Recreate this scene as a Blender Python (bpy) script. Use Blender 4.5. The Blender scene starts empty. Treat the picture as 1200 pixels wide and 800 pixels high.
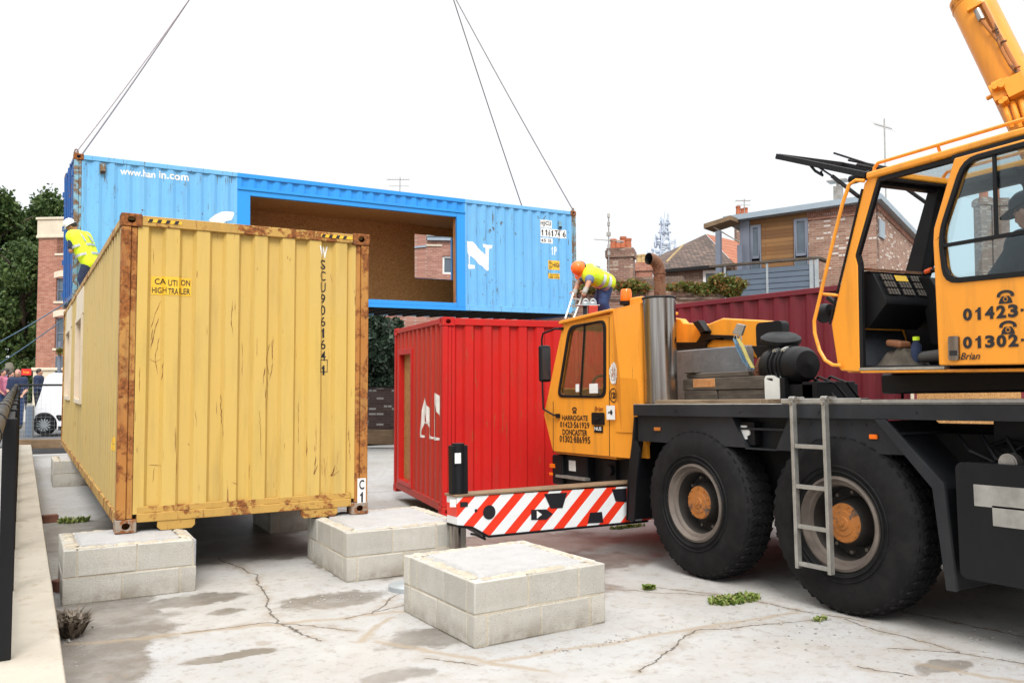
import bpy, bmesh, math, random
from math import sin, cos, pi, radians, tan, atan2, sqrt
from mathutils import Vector, Matrix, noise as mnoise
from mathutils.geometry import tessellate_polygon
random.seed(11)
SC = bpy.context.scene
COL = SC.collection
V = Vector

# ------------------------------------------------------------------ camera
FPX, PITCH, EYE, YAW = 993.2, radians(2.63), 1.83, radians(30.03)
CAM = V((0, 0, EYE))
RGT = V((cos(YAW), -sin(YAW), 0)); FWH = V((sin(YAW), cos(YAW), 0)); UPV = V((0, 0, 1))
FWD = FWH * cos(PITCH) + UPV * sin(PITCH); CUP = -FWH * sin(PITCH) + UPV * cos(PITCH)
def ray(u, v): return FWD + RGT * ((u - 600) / FPX) - CUP * ((v - 400) / FPX)
def at(u, v, D): return CAM + ray(u, v) * D
def atx(u, v, x): d = ray(u, v); return CAM + d * (x / d.x)
def aty(u, v, y): d = ray(u, v); return CAM + d * (y / d.y)
def atz(u, v, z): d = ray(u, v); return CAM + d * ((z - EYE) / d.z)
def onplane(u, v, o, n):
    d = ray(u, v); return CAM + d * ((o - CAM).dot(n) / d.dot(n))
cd = bpy.data.cameras.new('camera'); cam = bpy.data.objects.new('camera', cd); COL.objects.link(cam)
cam.location = CAM; cam.rotation_euler = (pi / 2 + PITCH, 0, -YAW)
cd.sensor_width = 36; cd.lens = FPX / 1200 * 36; cd.clip_start = .05; cd.clip_end = 2000
SC.camera = cam

# ------------------------------------------------------------------ mesh builder
class G:
    def __init__(s): s.v = []; s.f = []; s.m = []
    def add(s, vs, fs, m=0):
        o = len(s.v); s.v += [V(p) for p in vs]
        for f in fs: s.f.append([i + o for i in f]); s.m.append(m)
        return s
    def box(s, x0, y0, z0, x1, y1, z1, m=0):
        if x0 > x1: x0, x1 = x1, x0
        if y0 > y1: y0, y1 = y1, y0
        if z0 > z1: z0, z1 = z1, z0
        return s.add([(x0,y0,z0),(x1,y0,z0),(x1,y1,z0),(x0,y1,z0),(x0,y0,z1),(x1,y0,z1),(x1,y1,z1),(x0,y1,z1)],
              [(0,3,2,1),(4,5,6,7),(0,1,5,4),(1,2,6,5),(2,3,7,6),(3,0,4,7)], m)
    def obox(s, c, ax, ay, az, m=0):
        c, ax, ay, az = V(c), V(ax), V(ay), V(az)
        P = [c+ax*i+ay*j+az*k for k in (-1,1) for (i,j) in ((-1,-1),(1,-1),(1,1),(-1,1))]
        fl = [(0,3,2,1),(4,5,6,7),(0,1,5,4),(1,2,6,5),(2,3,7,6),(3,0,4,7)]
        if ax.cross(ay).dot(az) < 0: fl = [f[::-1] for f in fl]
        return s.add(P, fl, m)
    def bar(s, p0, p1, w, h, m=0, up=(0,0,1)):
        p0, p1 = V(p0), V(p1); d = p1-p0; L = d.length; d = d/L; up = V(up)
        if abs(d.dot(up)) > .98: up = V((1,0,0))
        a = d.cross(up).normalized(); b = a.cross(d)
        return s.obox((p0+p1)/2, d*L/2, a*w/2, b*h/2, m)
    def cyl(s, p0, p1, r0, r1=None, n=16, m=0, caps=True):
        p0, p1 = V(p0), V(p1); r1 = r0 if r1 is None else r1
        d = (p1-p0).normalized(); a = d.orthogonal().normalized(); b = d.cross(a)
        vs = [p0+(a*cos(2*pi*i/n)+b*sin(2*pi*i/n))*r0 for i in range(n)]+[p1+(a*cos(2*pi*i/n)+b*sin(2*pi*i/n))*r1 for i in range(n)]
        fs = [(i,(i+1)%n,n+(i+1)%n,n+i) for i in range(n)]
        if caps: fs += [tuple(range(n))[::-1], tuple(range(n,2*n))]
        return s.add(vs, fs, m)
    def tube(s, pts, r, n=8, m=0, closed=False, caps=True):
        pts = [V(p) for p in pts]; rings = []; k = len(pts); a = None
        for i, p in enumerate(pts):
            d = ((pts[min(i+1,k-1)]-pts[max(i-1,0)]) if not closed else (pts[(i+1)%k]-pts[i-1])).normalized()
            a = d.orthogonal().normalized() if a is None else (a-d*a.dot(d)).normalized()
            b = d.cross(a); rr = r[i] if isinstance(r,(list,tuple)) else r
            rings.append([p+(a*cos(2*pi*j/n)+b*sin(2*pi*j/n))*rr for j in range(n)])
        vs = [q for R in rings for q in R]; fs = []
        for i in range(k if closed else k-1):
            A, B = i*n, ((i+1)%k)*n
            fs += [(A+j, A+(j+1)%n, B+(j+1)%n, B+j) for j in range(n)]
        if caps and not closed: fs += [tuple(range(n))[::-1], tuple(range((k-1)*n,k*n))]
        return s.add(vs, fs, m)
    def lathe(s, prof, o, ax, n=32, m=0, closed=False):
        o, ax = V(o), V(ax).normalized(); a = ax.orthogonal().normalized(); b = ax.cross(a); k = len(prof)
        vs = [o+ax*h+(a*cos(2*pi*i/n)+b*sin(2*pi*i/n))*r for (r,h) in prof for i in range(n)]
        fs = [(j*n+i, j*n+(i+1)%n, ((j+1)%k)*n+(i+1)%n, ((j+1)%k)*n+i) for j in range(k if closed else k-1) for i in range(n)]
        return s.add(vs, fs, m)
    def ell(s, c, rx, ry, rz, nu=14, nv=9, m=0, R=None):
        c = V(c); vs = []; fs = []
        for j in range(nv+1):
            t = pi*j/nv
            for i in range(nu):
                p = V((rx*sin(t)*cos(2*pi*i/nu), ry*sin(t)*sin(2*pi*i/nu), rz*cos(t)))
                vs.append(c+(R@p if R else p))
        for j in range(nv):
            for i in range(nu):
                fs.append((j*nu+i, (j+1)*nu+i, (j+1)*nu+(i+1)%nu, j*nu+(i+1)%nu))
        return s.add(vs, fs, m)
    def plate(s, outer, holes, T, d0, d1, m=0, mside=None):
        """polygon (a,b) with holes, mapped by T(a,b,d), solid between d0 and d1"""
        loops = [[V((p[0],p[1],0)) for p in outer]]+[[V((p[0],p[1],0)) for p in h] for h in holes]
        tr = tessellate_polygon(loops); flat = [p for L in loops for p in L]; n = len(flat)
        o = len(s.v)
        s.v += [V(T(p.x,p.y,d0)) for p in flat]+[V(T(p.x,p.y,d1)) for p in flat]
        for t in tr:
            s.f.append([o+i for i in t]); s.m.append(m)
            s.f.append([o+n+i for i in t][::-1]); s.m.append(m)
        k = 0
        for L in loops:
            c = len(L)
            for i in range(c):
                s.f.append([o+k+i,o+k+(i+1)%c,o+n+k+(i+1)%c,o+n+k+i]); s.m.append(m if mside is None else mside)
            k += c
        return s
    def prism(s, poly, T, d0, d1, m=0): return s.plate(poly, [], T, d0, d1, m)
    def build(s, name, mats, parent=None, org=(0,0,0), xf=None, bevel=0, smooth=35, fixn=True, seg=1):
        org = V(org)
        if xf: s.v = [xf(p) for p in s.v]
        me = bpy.data.meshes.new(name)
        me.from_pydata([tuple(p-org) for p in s.v], [], s.f)
        if not isinstance(mats,(list,tuple)): mats = [mats]
        for q in mats: me.materials.append(q)
        me.polygons.foreach_set('material_index', s.m)
        if fixn:
            bm = bmesh.new(); bm.from_mesh(me); bmesh.ops.recalc_face_normals(bm, faces=bm.faces); bm.to_mesh(me); bm.free()
        if smooth:
            me.polygons.foreach_set('use_smooth', [True]*len(me.polygons))
            me.set_sharp_from_angle(angle=radians(smooth))
        o = bpy.data.objects.new(name, me); COL.objects.link(o); o.parent = parent
        if bevel:
            b = o.modifiers.new('edge','BEVEL'); b.width = bevel; b.segments = seg; b.limit_method='ANGLE'; b.angle_limit=radians(40)
            b.harden_normals = True if smooth else False
        return o

def tag(o, label, cat, group=None, kind=None):
    if label: o['label'] = label
    if cat: o['category'] = cat
    if group: o['group'] = group
    if kind: o['kind'] = kind
    return o
def thing(name, label, cat, loc=(0,0,0), rz=0, group=None):
    o = bpy.data.objects.new(name, None); COL.objects.link(o); o.empty_display_size = .2
    o.location = loc; o.rotation_euler = (0,0,rz)
    return tag(o, label, cat, group)
def dup(root, loc=None, rz=None):
    r = root.copy(); COL.objects.link(r)
    if loc is not None: r.location = loc
    if rz is not None: r.rotation_euler = (0,0,rz)
    for ch in list(root.children):
        c = ch.copy(); COL.objects.link(c); c.parent = r
        for g in list(ch.children):
            d = g.copy(); COL.objects.link(d); d.parent = c
    return r

# ------------------------------------------------------------------ node helpers
class NT:
    def __init__(s, name):
        s.mat = bpy.data.materials.new(name); s.mat.use_nodes = True; s.t = s.mat.node_tree; s.t.nodes.clear()
        s.out = s.t.nodes.new('ShaderNodeOutputMaterial'); s._o = None
    def n(s, typ, ins=None, **props):
        nd = s.t.nodes.new(typ)
        for k, v in props.items(): setattr(nd, k, v)
        for k, v in (ins or {}).items():
            if isinstance(v, bpy.types.NodeSocket): s.t.links.new(v, nd.inputs[k])
            else: nd.inputs[k].default_value = v
        return nd
    def obj(s):
        if s._o is None: s._o = s.n('ShaderNodeTexCoord').outputs['Object']
        return s._o
    def mapv(s, sc, vec=None, loc=(0,0,0), rot=(0,0,0)):
        return s.n('ShaderNodeMapping', {'Vector': vec or s.obj(), 'Scale': sc, 'Location': loc, 'Rotation': rot}).outputs[0]
    def noise(s, scale, detail=4, rough=.55, vec=None, dist=0):
        return s.n('ShaderNodeTexNoise', {'Vector': vec or s.obj(), 'Scale': scale, 'Detail': detail, 'Roughness': rough, 'Distortion': dist}).outputs[0]
    def ramp(s, f, stops, interp='LINEAR'):
        r = s.n('ShaderNodeValToRGB', {'Fac': f}); r.color_ramp.interpolation = interp; e = r.color_ramp.elements
        while len(e) < len(stops): e.new(.5)
        for i, (p, c) in enumerate(stops):
            e[i].position = p; e[i].color = (c,c,c,1) if not isinstance(c,(tuple,list)) else (*c[:3],1)
        return r.outputs[0]
    def mix(s, f, a, b, blend='MIX'):
        m = s.n('ShaderNodeMix', data_type='RGBA', blend_type=blend)
        for i, v in ((0,f),(6,a),(7,b)):
            if isinstance(v, bpy.types.NodeSocket): s.t.links.new(v, m.inputs[i])
            else: m.inputs[i].default_value = v if i == 0 else (*v[:3],1)
        return m.outputs[2]
    def math(s, op, a, b=0., c=None, clamp=False):
        m = s.n('ShaderNodeMath', operation=op); m.use_clamp = clamp
        for i, v in enumerate((a,b) if c is None else (a,b,c)):
            if isinstance(v, bpy.types.NodeSocket): s.t.links.new(v, m.inputs[i])
            else: m.inputs[i].default_value = v
        return m.outputs[0]
    def bump(s, h, strength=.3, dist=.01):
        return s.n('ShaderNodeBump', {'Height': h, 'Strength': strength, 'Distance': dist}).outputs[0]
    def bsdf(s, col, rough=.5, metal=0., normal=None, spec=.5, **kw):
        ins = {'Base Color': col if isinstance(col, bpy.types.NodeSocket) else (*col[:3],1), 'Roughness': rough, 'Metallic': metal, 'Specular IOR Level': spec}
        if normal is not None: ins['Normal'] = normal
        ins.update(kw)
        b = s.n('ShaderNodeBsdfPrincipled', ins); s.t.links.new(b.outputs[0], s.out.inputs[0]); return s.mat

def plain(name, col, rough=.5, metal=0., var=.12, scale=3., bump=.15, bscale=40., spec=.5):
    t = NT(name); n = t.noise(scale, 6, .6); f = t.ramp(n, [(.3, 1-var),(.7, 1+var*.6)])
    c = t.mix(1, col, f, 'MULTIPLY')
    r = t.ramp(t.noise(scale*2.3, 4), [(.3, max(0,rough-.08)),(.7, min(1,rough+.1))])
    nb = t.bump(t.noise(bscale, 3), bump, .004) if bump else None
    return t.bsdf(c, r, metal, nb, spec)

def paint(name, col, rough=.45, rust=.0, streak=.0, dirt=.15, fade=None, chips=.0, seed=0., rustlo=(.10,.035,.015), rusthi=(.36,.13,.035), dent=.25, spec=.32):
    """painted steel: tone drift, vertical runs of rust and grime, chips"""
    t = NT(name); o = t.mapv((1,1,1), loc=(seed,seed*1.7,seed*.6))
    n1 = t.noise(.9, 5, .6, o)
    c = t.mix(t.ramp(n1, [(.3,0.),(.72,1.)]), col, fade or tuple(x*.9 for x in col))
    g = t.noise(1., 5, .65, t.mapv((7,7,.7), o))                       # soft vertical runs of grime
    c = t.mix(t.math('MULTIPLY', t.ramp(g, [(.5,0.),(.75,1.)]), dirt), c, (.10,.075,.045))
    rr = t.ramp(t.noise(38, 3, .6, o), [(.3,rustlo),(.7,rusthi)])
    rf = rough
    if rust:
        m = t.noise(4.5, 8, .72, o, .3)
        k = t.ramp(m, [(.72-rust*.35,0.),(.76-rust*.33,1.)])
        c = t.mix(k, c, rr); rf = t.math('MULTIPLY_ADD', k, .4, rough)
    if streak:
        m = t.noise(1., 4, .6, t.mapv((26,26,2.4), o), .2); m2 = t.noise(1.1, 2, .5, o)
        k = t.math('MULTIPLY', t.ramp(m, [(.69-streak*.1,0.),(.73-streak*.08,1.)]), t.ramp(m2, [(.42,0.),(.55,1.)]))
        c = t.mix(t.math('MULTIPLY', k, .9), c, rr)
    if chips:
        m = t.noise(14, 5, .8, o); k = t.ramp(m, [(.735-chips*.1,0.),(.745-chips*.1,1.)])
        c = t.mix(k, c, rr)
    b = t.math('ADD', t.math('MULTIPLY', t.noise(3., 3, .5, o), dent), t.math('MULTIPLY', t.noise(60, 3, .6, o), .05))
    return t.bsdf(c, rf, 0, t.bump(b, .35, .03), spec)

def brick_mat(name, c1, c2, mortar, bw=.225, bh=.075, scale=1., mort=.012, dirt=.3, light=None):
    t = NT(name); o = t.obj(); sx = t.n('ShaderNodeSeparateXYZ', {0: o})
    uv = t.n('ShaderNodeCombineXYZ', {0: t.math('ADD', sx.outputs[0], sx.outputs[1]), 1: sx.outputs[2]}).outputs[0]
    b = t.n('ShaderNodeTexBrick', {'Vector': uv, 'Color1': (*c1,1), 'Color2': (*c2,1), 'Mortar': (*mortar,1), 'Scale': scale, 'Mortar Size': mort,
            'Mortar Smooth': .2, 'Bias': -.1, 'Brick Width': bw, 'Row Height': bh})
    cell = t.n('ShaderNodeTexWhiteNoise', {'Vector': t.n('ShaderNodeVectorMath', {0: uv, 1: (bw, bh, 1)}, operation='SNAP').outputs[0]}, noise_dimensions='2D').outputs[0]
    c = t.mix(t.ramp(cell, [(0,0.),(1,.55)]), b.outputs[0], tuple(x*.5 for x in c1))
    if light: c = t.mix(t.math('MULTIPLY', t.ramp(cell, [(.86,0.),(.87,1.)], 'CONSTANT'), t.math('SUBTRACT', 1., b.outputs[1])), c, light)
    c = t.mix(t.math('MULTIPLY', t.ramp(t.noise(.7, 6, .65), [(.4,0.),(.7,1.)]), dirt), c, (.06,.05,.045))
    return t.bsdf(c, .85, 0, t.bump(t.math('MULTIPLY', b.outputs[1], -1.), .5, .01))

def glass_mat(name, tint=(.8,.9,.92), mirror=.12, dark=0.):
    t = NT(name)
    tr = t.n('ShaderNodeBsdfTransparent', {0: (*[x*(1-dark) for x in tint],1)})
    gl = t.n('ShaderNodeBsdfGlossy', {'Color': (1,1,1,1), 'Roughness': .02})
    fr = t.n('ShaderNodeFresnel', {'IOR': 1.5})
    f = t.math('MULTIPLY', fr.outputs[0], mirror*3., clamp=True)
    mx = t.n('ShaderNodeMixShader', {0: f, 1: tr.outputs[0], 2: gl.outputs[0]})
    t.t.links.new(mx.outputs[0], t.out.inputs[0]); return t.mat

def leaf_mat(name, c1, c2, c3=None):
    t = NT(name); r = t.n('ShaderNodeNewGeometry').outputs['Random Per Island']
    st = [(0.,c1),(.6,c2)]+([(1.,c3)] if c3 else [])
    c = t.ramp(r, st)
    c = t.mix(t.ramp(t.noise(.35, 3), [(.35,0.),(.65,.5)]), c, c1)
    d = t.n('ShaderNodeBsdfPrincipled', {'Base Color': c, 'Roughness': .55, 'Specular IOR Level': .25})
    tl = t.n('ShaderNodeBsdfTranslucent', {0: c})
    mx = t.n('ShaderNodeMixShader', {0: .25, 1: d.outputs[0], 2: tl.outputs[0]})
    t.t.links.new(mx.outputs[0], t.out.inputs[0]); return t.mat

# ------------------------------------------------------------------ writing
def text2d(body, bold=0., res=3):
    cu = bpy.data.curves.new('t','FONT'); cu.body = body; cu.offset = bold; cu.resolution_u = res; cu.fill_mode = 'FRONT'
    ob = bpy.data.objects.new('t', cu); COL.objects.link(ob)
    dg = bpy.context.evaluated_depsgraph_get(); me = ob.evaluated_get(dg).to_mesh()
    vs = [(q.co.x, q.co.y) for q in me.vertices]; fs = [list(p.vertices) for p in me.polygons]
    ob.evaluated_get(dg).to_mesh_clear(); bpy.data.objects.remove(ob); bpy.data.curves.remove(cu)
    return vs, fs
def fit_text(body, a0, b0, a1, b1, bold=0., slant=0.):
    vs, fs = text2d(body, bold); xs = [p[0] for p in vs]; ys = [p[1] for p in vs]
    x0, x1, y0, y1 = min(xs), max(xs), min(ys), max(ys)
    out = []
    for x, y in vs:
        k = (y-y0)/(y1-y0)
        out.append((a0+(x-x0)/(x1-x0)*(a1-a0)+slant*k*(b1-b0), b0+k*(b1-b0)))
    return out, fs
ONE = [(.42,0),(.72,0),(.72,1),(.50,1),(.44,.86),(.22,.76),(.22,.60),(.42,.68)]
def fit_digits(body, a0, b0, a1, b1, bold=0.):
    """heavy numerals in equal cells, the 1 with its flag"""
    wt = [.5 if c in ' ·' else 1. for c in body]; tot = sum(wt); W = a1-a0; vs = []; fs = []; x = a0
    for c, w in zip(body, wt):
        cw = W*w/tot
        if c == ' ': x += cw; continue
        if c == '1': v2, f2 = poly2d([(x+cw*p, b0+(b1-b0)*q) for p, q in ONE])
        elif c == '·': v2, f2 = rect2d(x+cw*.25, b0+(b1-b0)*.40, x+cw*.75, b0+(b1-b0)*.60)
        else: v2, f2 = fit_text(c, x+cw*.08, b0, x+cw*.92, b1, bold)
        o = len(vs); vs += list(v2); fs += [[i+o for i in f] for f in f2]; x += cw
    return vs, fs
def put2d(g, shape, T, d=0., m=0, cuts=None):
    """flat 2-D shape (verts, faces) laid on a surface T(a,b,d), cut where the surface folds"""
    vs, fs = shape
    if cuts:
        bm = bmesh.new(); q = [bm.verts.new((x,y,0)) for x,y in vs]
        for f in fs:
            try: bm.faces.new([q[i] for i in f])
            except ValueError: pass
        xa, xb = min(x for x,_ in vs), max(x for x,_ in vs)
        for c in cuts:
            if xa < c < xb:
                bmesh.ops.bisect_plane(bm, geom=bm.verts[:]+bm.edges[:]+bm.faces[:], plane_co=(c,0,0), plane_no=(1,0,0), dist=1e-6)
        bm.verts.index_update(); vs = [(q.co.x,q.co.y) for q in bm.verts]; fs = [[w.index for w in f.verts] for f in bm.faces]; bm.free()
    g.add([T(x,y,d) for x,y in vs], fs, m); return g
def poly2d(pts):
    tr = tessellate_polygon([[V((p[0],p[1],0)) for p in pts]]); return list(pts), [list(t) for t in tr]
def rect2d(a0,b0,a1,b1): return [(a0,b0),(a1,b0),(a1,b1),(a0,b1)], [[0,1,2,3]]
def disc2d(a,b,r,n=20,rb=None): return [(a+r*cos(2*pi*i/n), b+(rb or r)*sin(2*pi*i/n)) for i in range(n)], [list(range(n))]
def ring2d(a,b,r0,r1,n=24):
    vs = [(a+r*cos(2*pi*i/n), b+r*sin(2*pi*i/n)) for r in (r0,r1) for i in range(n)]
    return vs, [[i,(i+1)%n,n+(i+1)%n,n+i] for i in range(n)]
def round_rect(a0,b0,a1,b1,r,n=4):
    out = []
    for cx,cy,t0 in ((a1-r,b1-r,0),(a0+r,b1-r,90),(a0+r,b0+r,180),(a1-r,b0+r,270)):
        out += [(cx+r*cos(radians(t0+90*i/n)), cy+r*sin(radians(t0+90*i/n))) for i in range(n+1)]
    return out
def round_poly(pts, r, n=4):
    out = []; k = len(pts)
    for i in range(k):
        p = V((*pts[i],0)); a = V((*pts[i-1],0))-p; b = V((*pts[(i+1)%k],0))-p
        rr = min(r, a.length*.45, b.length*.45); A = p+a.normalized()*rr; B = p+b.normalized()*rr
        for j in range(n+1):
            t = j/n; q = A*(1-t)**2+p*2*t*(1-t)+B*t*t; out.append((q.x,q.y))
    return out
def phone2d(a, b, w):
    """telephone symbol of width w centred at a, base at b"""
    h = w*.72; vs = []; fs = []
    def addp(P):
        v2, f2 = poly2d(P); o = len(vs); vs.extend(v2); fs.extend([[i+o for i in f] for f in f2])
    arc = [(a+w*.5*cos(t), b+h*.62+h*.38*sin(t)) for t in [pi*i/12 for i in range(13)]]
    inn = [(a+w*.3*cos(t), b+h*.60+h*.2*sin(t)) for t in [pi*i/12 for i in range(12,-1,-1)]]
    addp(arc+[(a-w*.5,b+h*.5),(a-w*.3,b+h*.5)]+inn[1:-1]+[(a+w*.3,b+h*.5),(a+w*.5,b+h*.5)])
    n = 14; cy = b+h*.32; r = w*.15
    body = [(a-w*.4,b),(a+w*.4,b),(a+w*.34,b+h*.3),(a+w*.2,b+h*.55),(a-w*.2,b+h*.55),(a-w*.34,b+h*.3)]
    loops = [[V((*p,0)) for p in body],[V((a+r*cos(2*pi*i/n), cy+r*sin(2*pi*i/n),0)) for i in range(n)]]
    tr = tessellate_polygon(loops); o = len(vs); vs.extend([(p.x,p.y) for L in loops for p in L]); fs.extend([[o+i for i in t] for t in tr])
    v2, f2 = disc2d(a, cy, r*.6, 12); o = len(vs); vs.extend(v2); fs.extend([[i+o for i in f] for f in f2])
    return vs, fs
# ------------------------------------------------------------------ materials
M = {}
def m_chrome():
    t = NT('polished_steel'); n = t.noise(1., 4, .6, t.mapv((14,14,.35))); n2 = t.noise(1.4, 4, .6)
    c = t.mix(t.ramp(n, [(.35,0.),(.65,1.)]), (.20,.17,.15), (.52,.49,.46)); c = t.mix(t.ramp(n2, [(.5,0.),(.7,.6)]), c, (.22,.13,.09))
    return t.bsdf(c, t.ramp(n2, [(.3,.16),(.7,.34)]), 1.)
M['amber_dull'] = plain('dull_amber_lens', (.42,.13,.02), .4, var=.2, bump=0)
M['yellow'] = paint('yellow_paint', (.588,.396,.098), .5, rust=.12, streak=.45, dirt=.24, fade=(.56,.386,.117), chips=.25, seed=3)
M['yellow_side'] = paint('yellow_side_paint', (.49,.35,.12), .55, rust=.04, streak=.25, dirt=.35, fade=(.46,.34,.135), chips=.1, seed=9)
M['yellow_rail'] = paint('yellow_rail_paint', (.50,.30,.075), .55, rust=.60, streak=.5, dirt=.3, chips=.6, seed=5)
M['rusty_post'] = paint('rusty_orange_paint', (.45,.235,.058), .6, rust=.66, streak=1.3, dirt=.5, fade=(.38,.14,.03), chips=.8, seed=2)
M['casting_rust'] = paint('casting_rust', (.16,.065,.03), .75, rust=.8, streak=.4, dirt=.4, chips=.5, seed=7)
M['casting_grey'] = paint('casting_grey', (.30,.25,.20), .7, rust=.55, dirt=.4, chips=.5, seed=8)
M['blue'] = paint('faded_blue_paint', (.14,.41,.73), .5, rust=.30, streak=.8, dirt=.2, fade=(.17,.45,.74), chips=.55, seed=4, rustlo=(.04,.07,.08), rusthi=(.16,.12,.08))
M['blue_post'] = paint('worn_blue_post_paint', (.20,.40,.52), .6, rust=.74, streak=.9, dirt=.5, chips=.9, seed=12, rustlo=(.09,.06,.045), rusthi=(.27,.19,.12))
M['blue_new'] = paint('bright_blue_paint', (.028,.30,.77), .35, dirt=.06, fade=(.034,.275,.71), seed=1)
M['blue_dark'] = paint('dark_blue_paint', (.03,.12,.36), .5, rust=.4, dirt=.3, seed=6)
M['red'] = paint('red_paint', (.58,.018,.012), .42, dirt=.25, streak=.5, fade=(.47,.012,.013), chips=.16, seed=14)
M['red_side'] = paint('faded_red_paint', (.50,.035,.025), .5, dirt=.22, streak=.3, fade=(.42,.045,.025), chips=.2, seed=15)
M['maroon'] = paint('maroon_paint', (.19,.022,.032), .5, dirt=.2, streak=.2, fade=(.155,.02,.03), chips=.1, seed=16)
M['orange'] = paint('orange_paint', (.85,.33,.033), .32, dirt=.30, streak=.12, fade=(.79,.295,.030), chips=.12, rustlo=(.10,.05,.02), rusthi=(.30,.13,.05), seed=17, dent=.1)
M['orange_worn'] = paint('worn_orange_paint', (.40,.145,.032), .55, rust=.55, dirt=.4, chips=.5, seed=18, rustlo=(.05,.035,.03), rusthi=(.15,.1,.07))
M['black'] = paint('worn_black_paint', (.006,.0063,.0075), .5, dirt=.05, fade=(.009,.0095,.0115), chips=.12, spec=.22, seed=19, rustlo=(.15,.12,.1), rusthi=(.3,.26,.22))
M['black_scuff'] = paint('scuffed_black_paint', (.009,.010,.012), .5, dirt=.07, fade=(.030,.033,.038), chips=.22, spec=.25, seed=20, rustlo=(.15,.14,.13), rusthi=(.32,.3,.27))
M['rubber'] = plain('black_rubber', (.007,.007,.008), .5, var=.2, bump=.05, spec=.25)
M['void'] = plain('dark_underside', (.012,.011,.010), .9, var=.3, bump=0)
M['chrome'] = m_chrome()
M['steel'] = plain('bare_steel', (.42,.40,.37), .42, .9, .3, 8, .1, 30)
M['alu'] = plain('dull_aluminium', (.43,.42,.39), .45, .75, .25, 9, .08, 40)
M['pipe_rust'] = paint('rusty_pipe', (.13,.045,.025), .5, rust=.6, dirt=.3, fade=(.2,.1,.05), seed=21, rustlo=(.05,.02,.015), rusthi=(.25,.1,.05))
M['white'] = plain('white_vinyl', (.78,.78,.76), .4, var=.1, bump=0)
M['white_worn'] = plain('worn_white_paint', (.80,.80,.78), .55, var=.12, scale=9, bump=0)
M['letter'] = plain('black_lettering', (.012,.012,.016), .4, var=.1, bump=0)
M['letter_red'] = plain('brown_lettering', (.20,.04,.015), .4, var=.1, bump=0)
M['sticker'] = plain('yellow_sticker', (.80,.47,.03), .4, var=.1, bump=0)
M['amber'] = plain('amber_lens', (.85,.16,.006), .15, var=.1, bump=0)
M['hiyellow'] = plain('hi_vis_yellow', (.66,.88,.02), .6, var=.12, scale=7, bump=.3, bscale=18)
M['hiorange'] = plain('hi_vis_orange', (.85,.10,.012), .5, var=.1, bump=.2, bscale=18)
M['silver'] = plain('reflective_tape', (.42,.43,.45), .35, .3, .1, bump=0)
M['navy'] = plain('navy_cloth', (.018,.03,.075), .85, var=.3, scale=9, bump=.5, bscale=22)
M['jeans'] = plain('denim_cloth', (.03,.06,.16), .85, var=.35, scale=9, bump=.5, bscale=22)
M['shirt'] = plain('blue_grey_shirt', (.11,.15,.27), .85, var=.25, scale=9, bump=.5, bscale=22)
M['darkcloth'] = plain('charcoal_cloth', (.016,.019,.026), .85, var=.3, scale=9, bump=.15, bscale=22)
M['pinkcloth'] = plain('pink_cloth', (.42,.13,.20), .85, var=.2, scale=9, bump=.4, bscale=22)
M['skin'] = plain('skin', (.48,.25,.165), .5, var=.1, scale=14, bump=.1, bscale=60)
M['skin_tan'] = plain('tanned_skin', (.36,.17,.10), .5, var=.12, scale=14, bump=.1, bscale=60)
M['hair'] = plain('dark_hair', (.02,.014,.01), .6, var=.3, bump=.4, bscale=60)
M['hair_pink'] = plain('fair_pinkish_hair', (.50,.22,.19), .6, var=.2, bump=.4, bscale=60)
M['glove'] = plain('work_glove', (.28,.26,.23), .8, var=.3, scale=20, bump=.3)
M['hatwhite'] = plain('white_helmet_plastic', (.80,.80,.80), .3, var=.04, bump=0)
M['hatorange'] = plain('orange_helmet_plastic', (.90,.17,.02), .3, var=.04, bump=0)
M['boot'] = plain('boot_leather', (.03,.026,.022), .6, var=.3, bump=.3)
M['glass'] = glass_mat('window_glass', (.86,.93,.95), .14)
M['glass_dark'] = glass_mat('tinted_glass', (.86,.88,.88), .2)
M['pane'] = plain('house_glass', (.10,.13,.16), .08, var=.3, scale=1.5, bump=0)
M['slate'] = None

def m_osb():
    t = NT('osb_board'); o = t.mapv((1,1,1)); w = t.n('ShaderNodeVectorMath', {0: o, 1: t.n('ShaderNodeTexNoise', {'Vector': o, 'Scale': 9.}).outputs[1]}, operation='ADD').outputs[0]
    cols = None
    for i, (rot, sc) in enumerate((((.3,.2,.5),(38,38,14)),((-.4,.9,1.2),(34,14,34)),((.8,-.3,.2),(14,30,34)))):
        v = t.n('ShaderNodeTexVoronoi', {'Vector': t.mapv(sc, w, rot=rot), 'Scale': .8}); s = t.n('ShaderNodeSeparateColor', {0: v.outputs['Color']}).outputs[0]
        c = t.ramp(s, [(0.,(.22,.09,.025)),(.35,(.38,.18,.052)),(.7,(.48,.25,.08)),(1.,(.60,.36,.14))])
        cols = c if cols is None else t.mix(t.ramp(t.noise(6+i*4, 2), [(.45,0.),(.55,1.)]), cols, c)
    return t.bsdf(cols, .75, 0, t.bump(t.noise(50, 3), .25, .004))
M['osb'] = m_osb()

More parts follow.
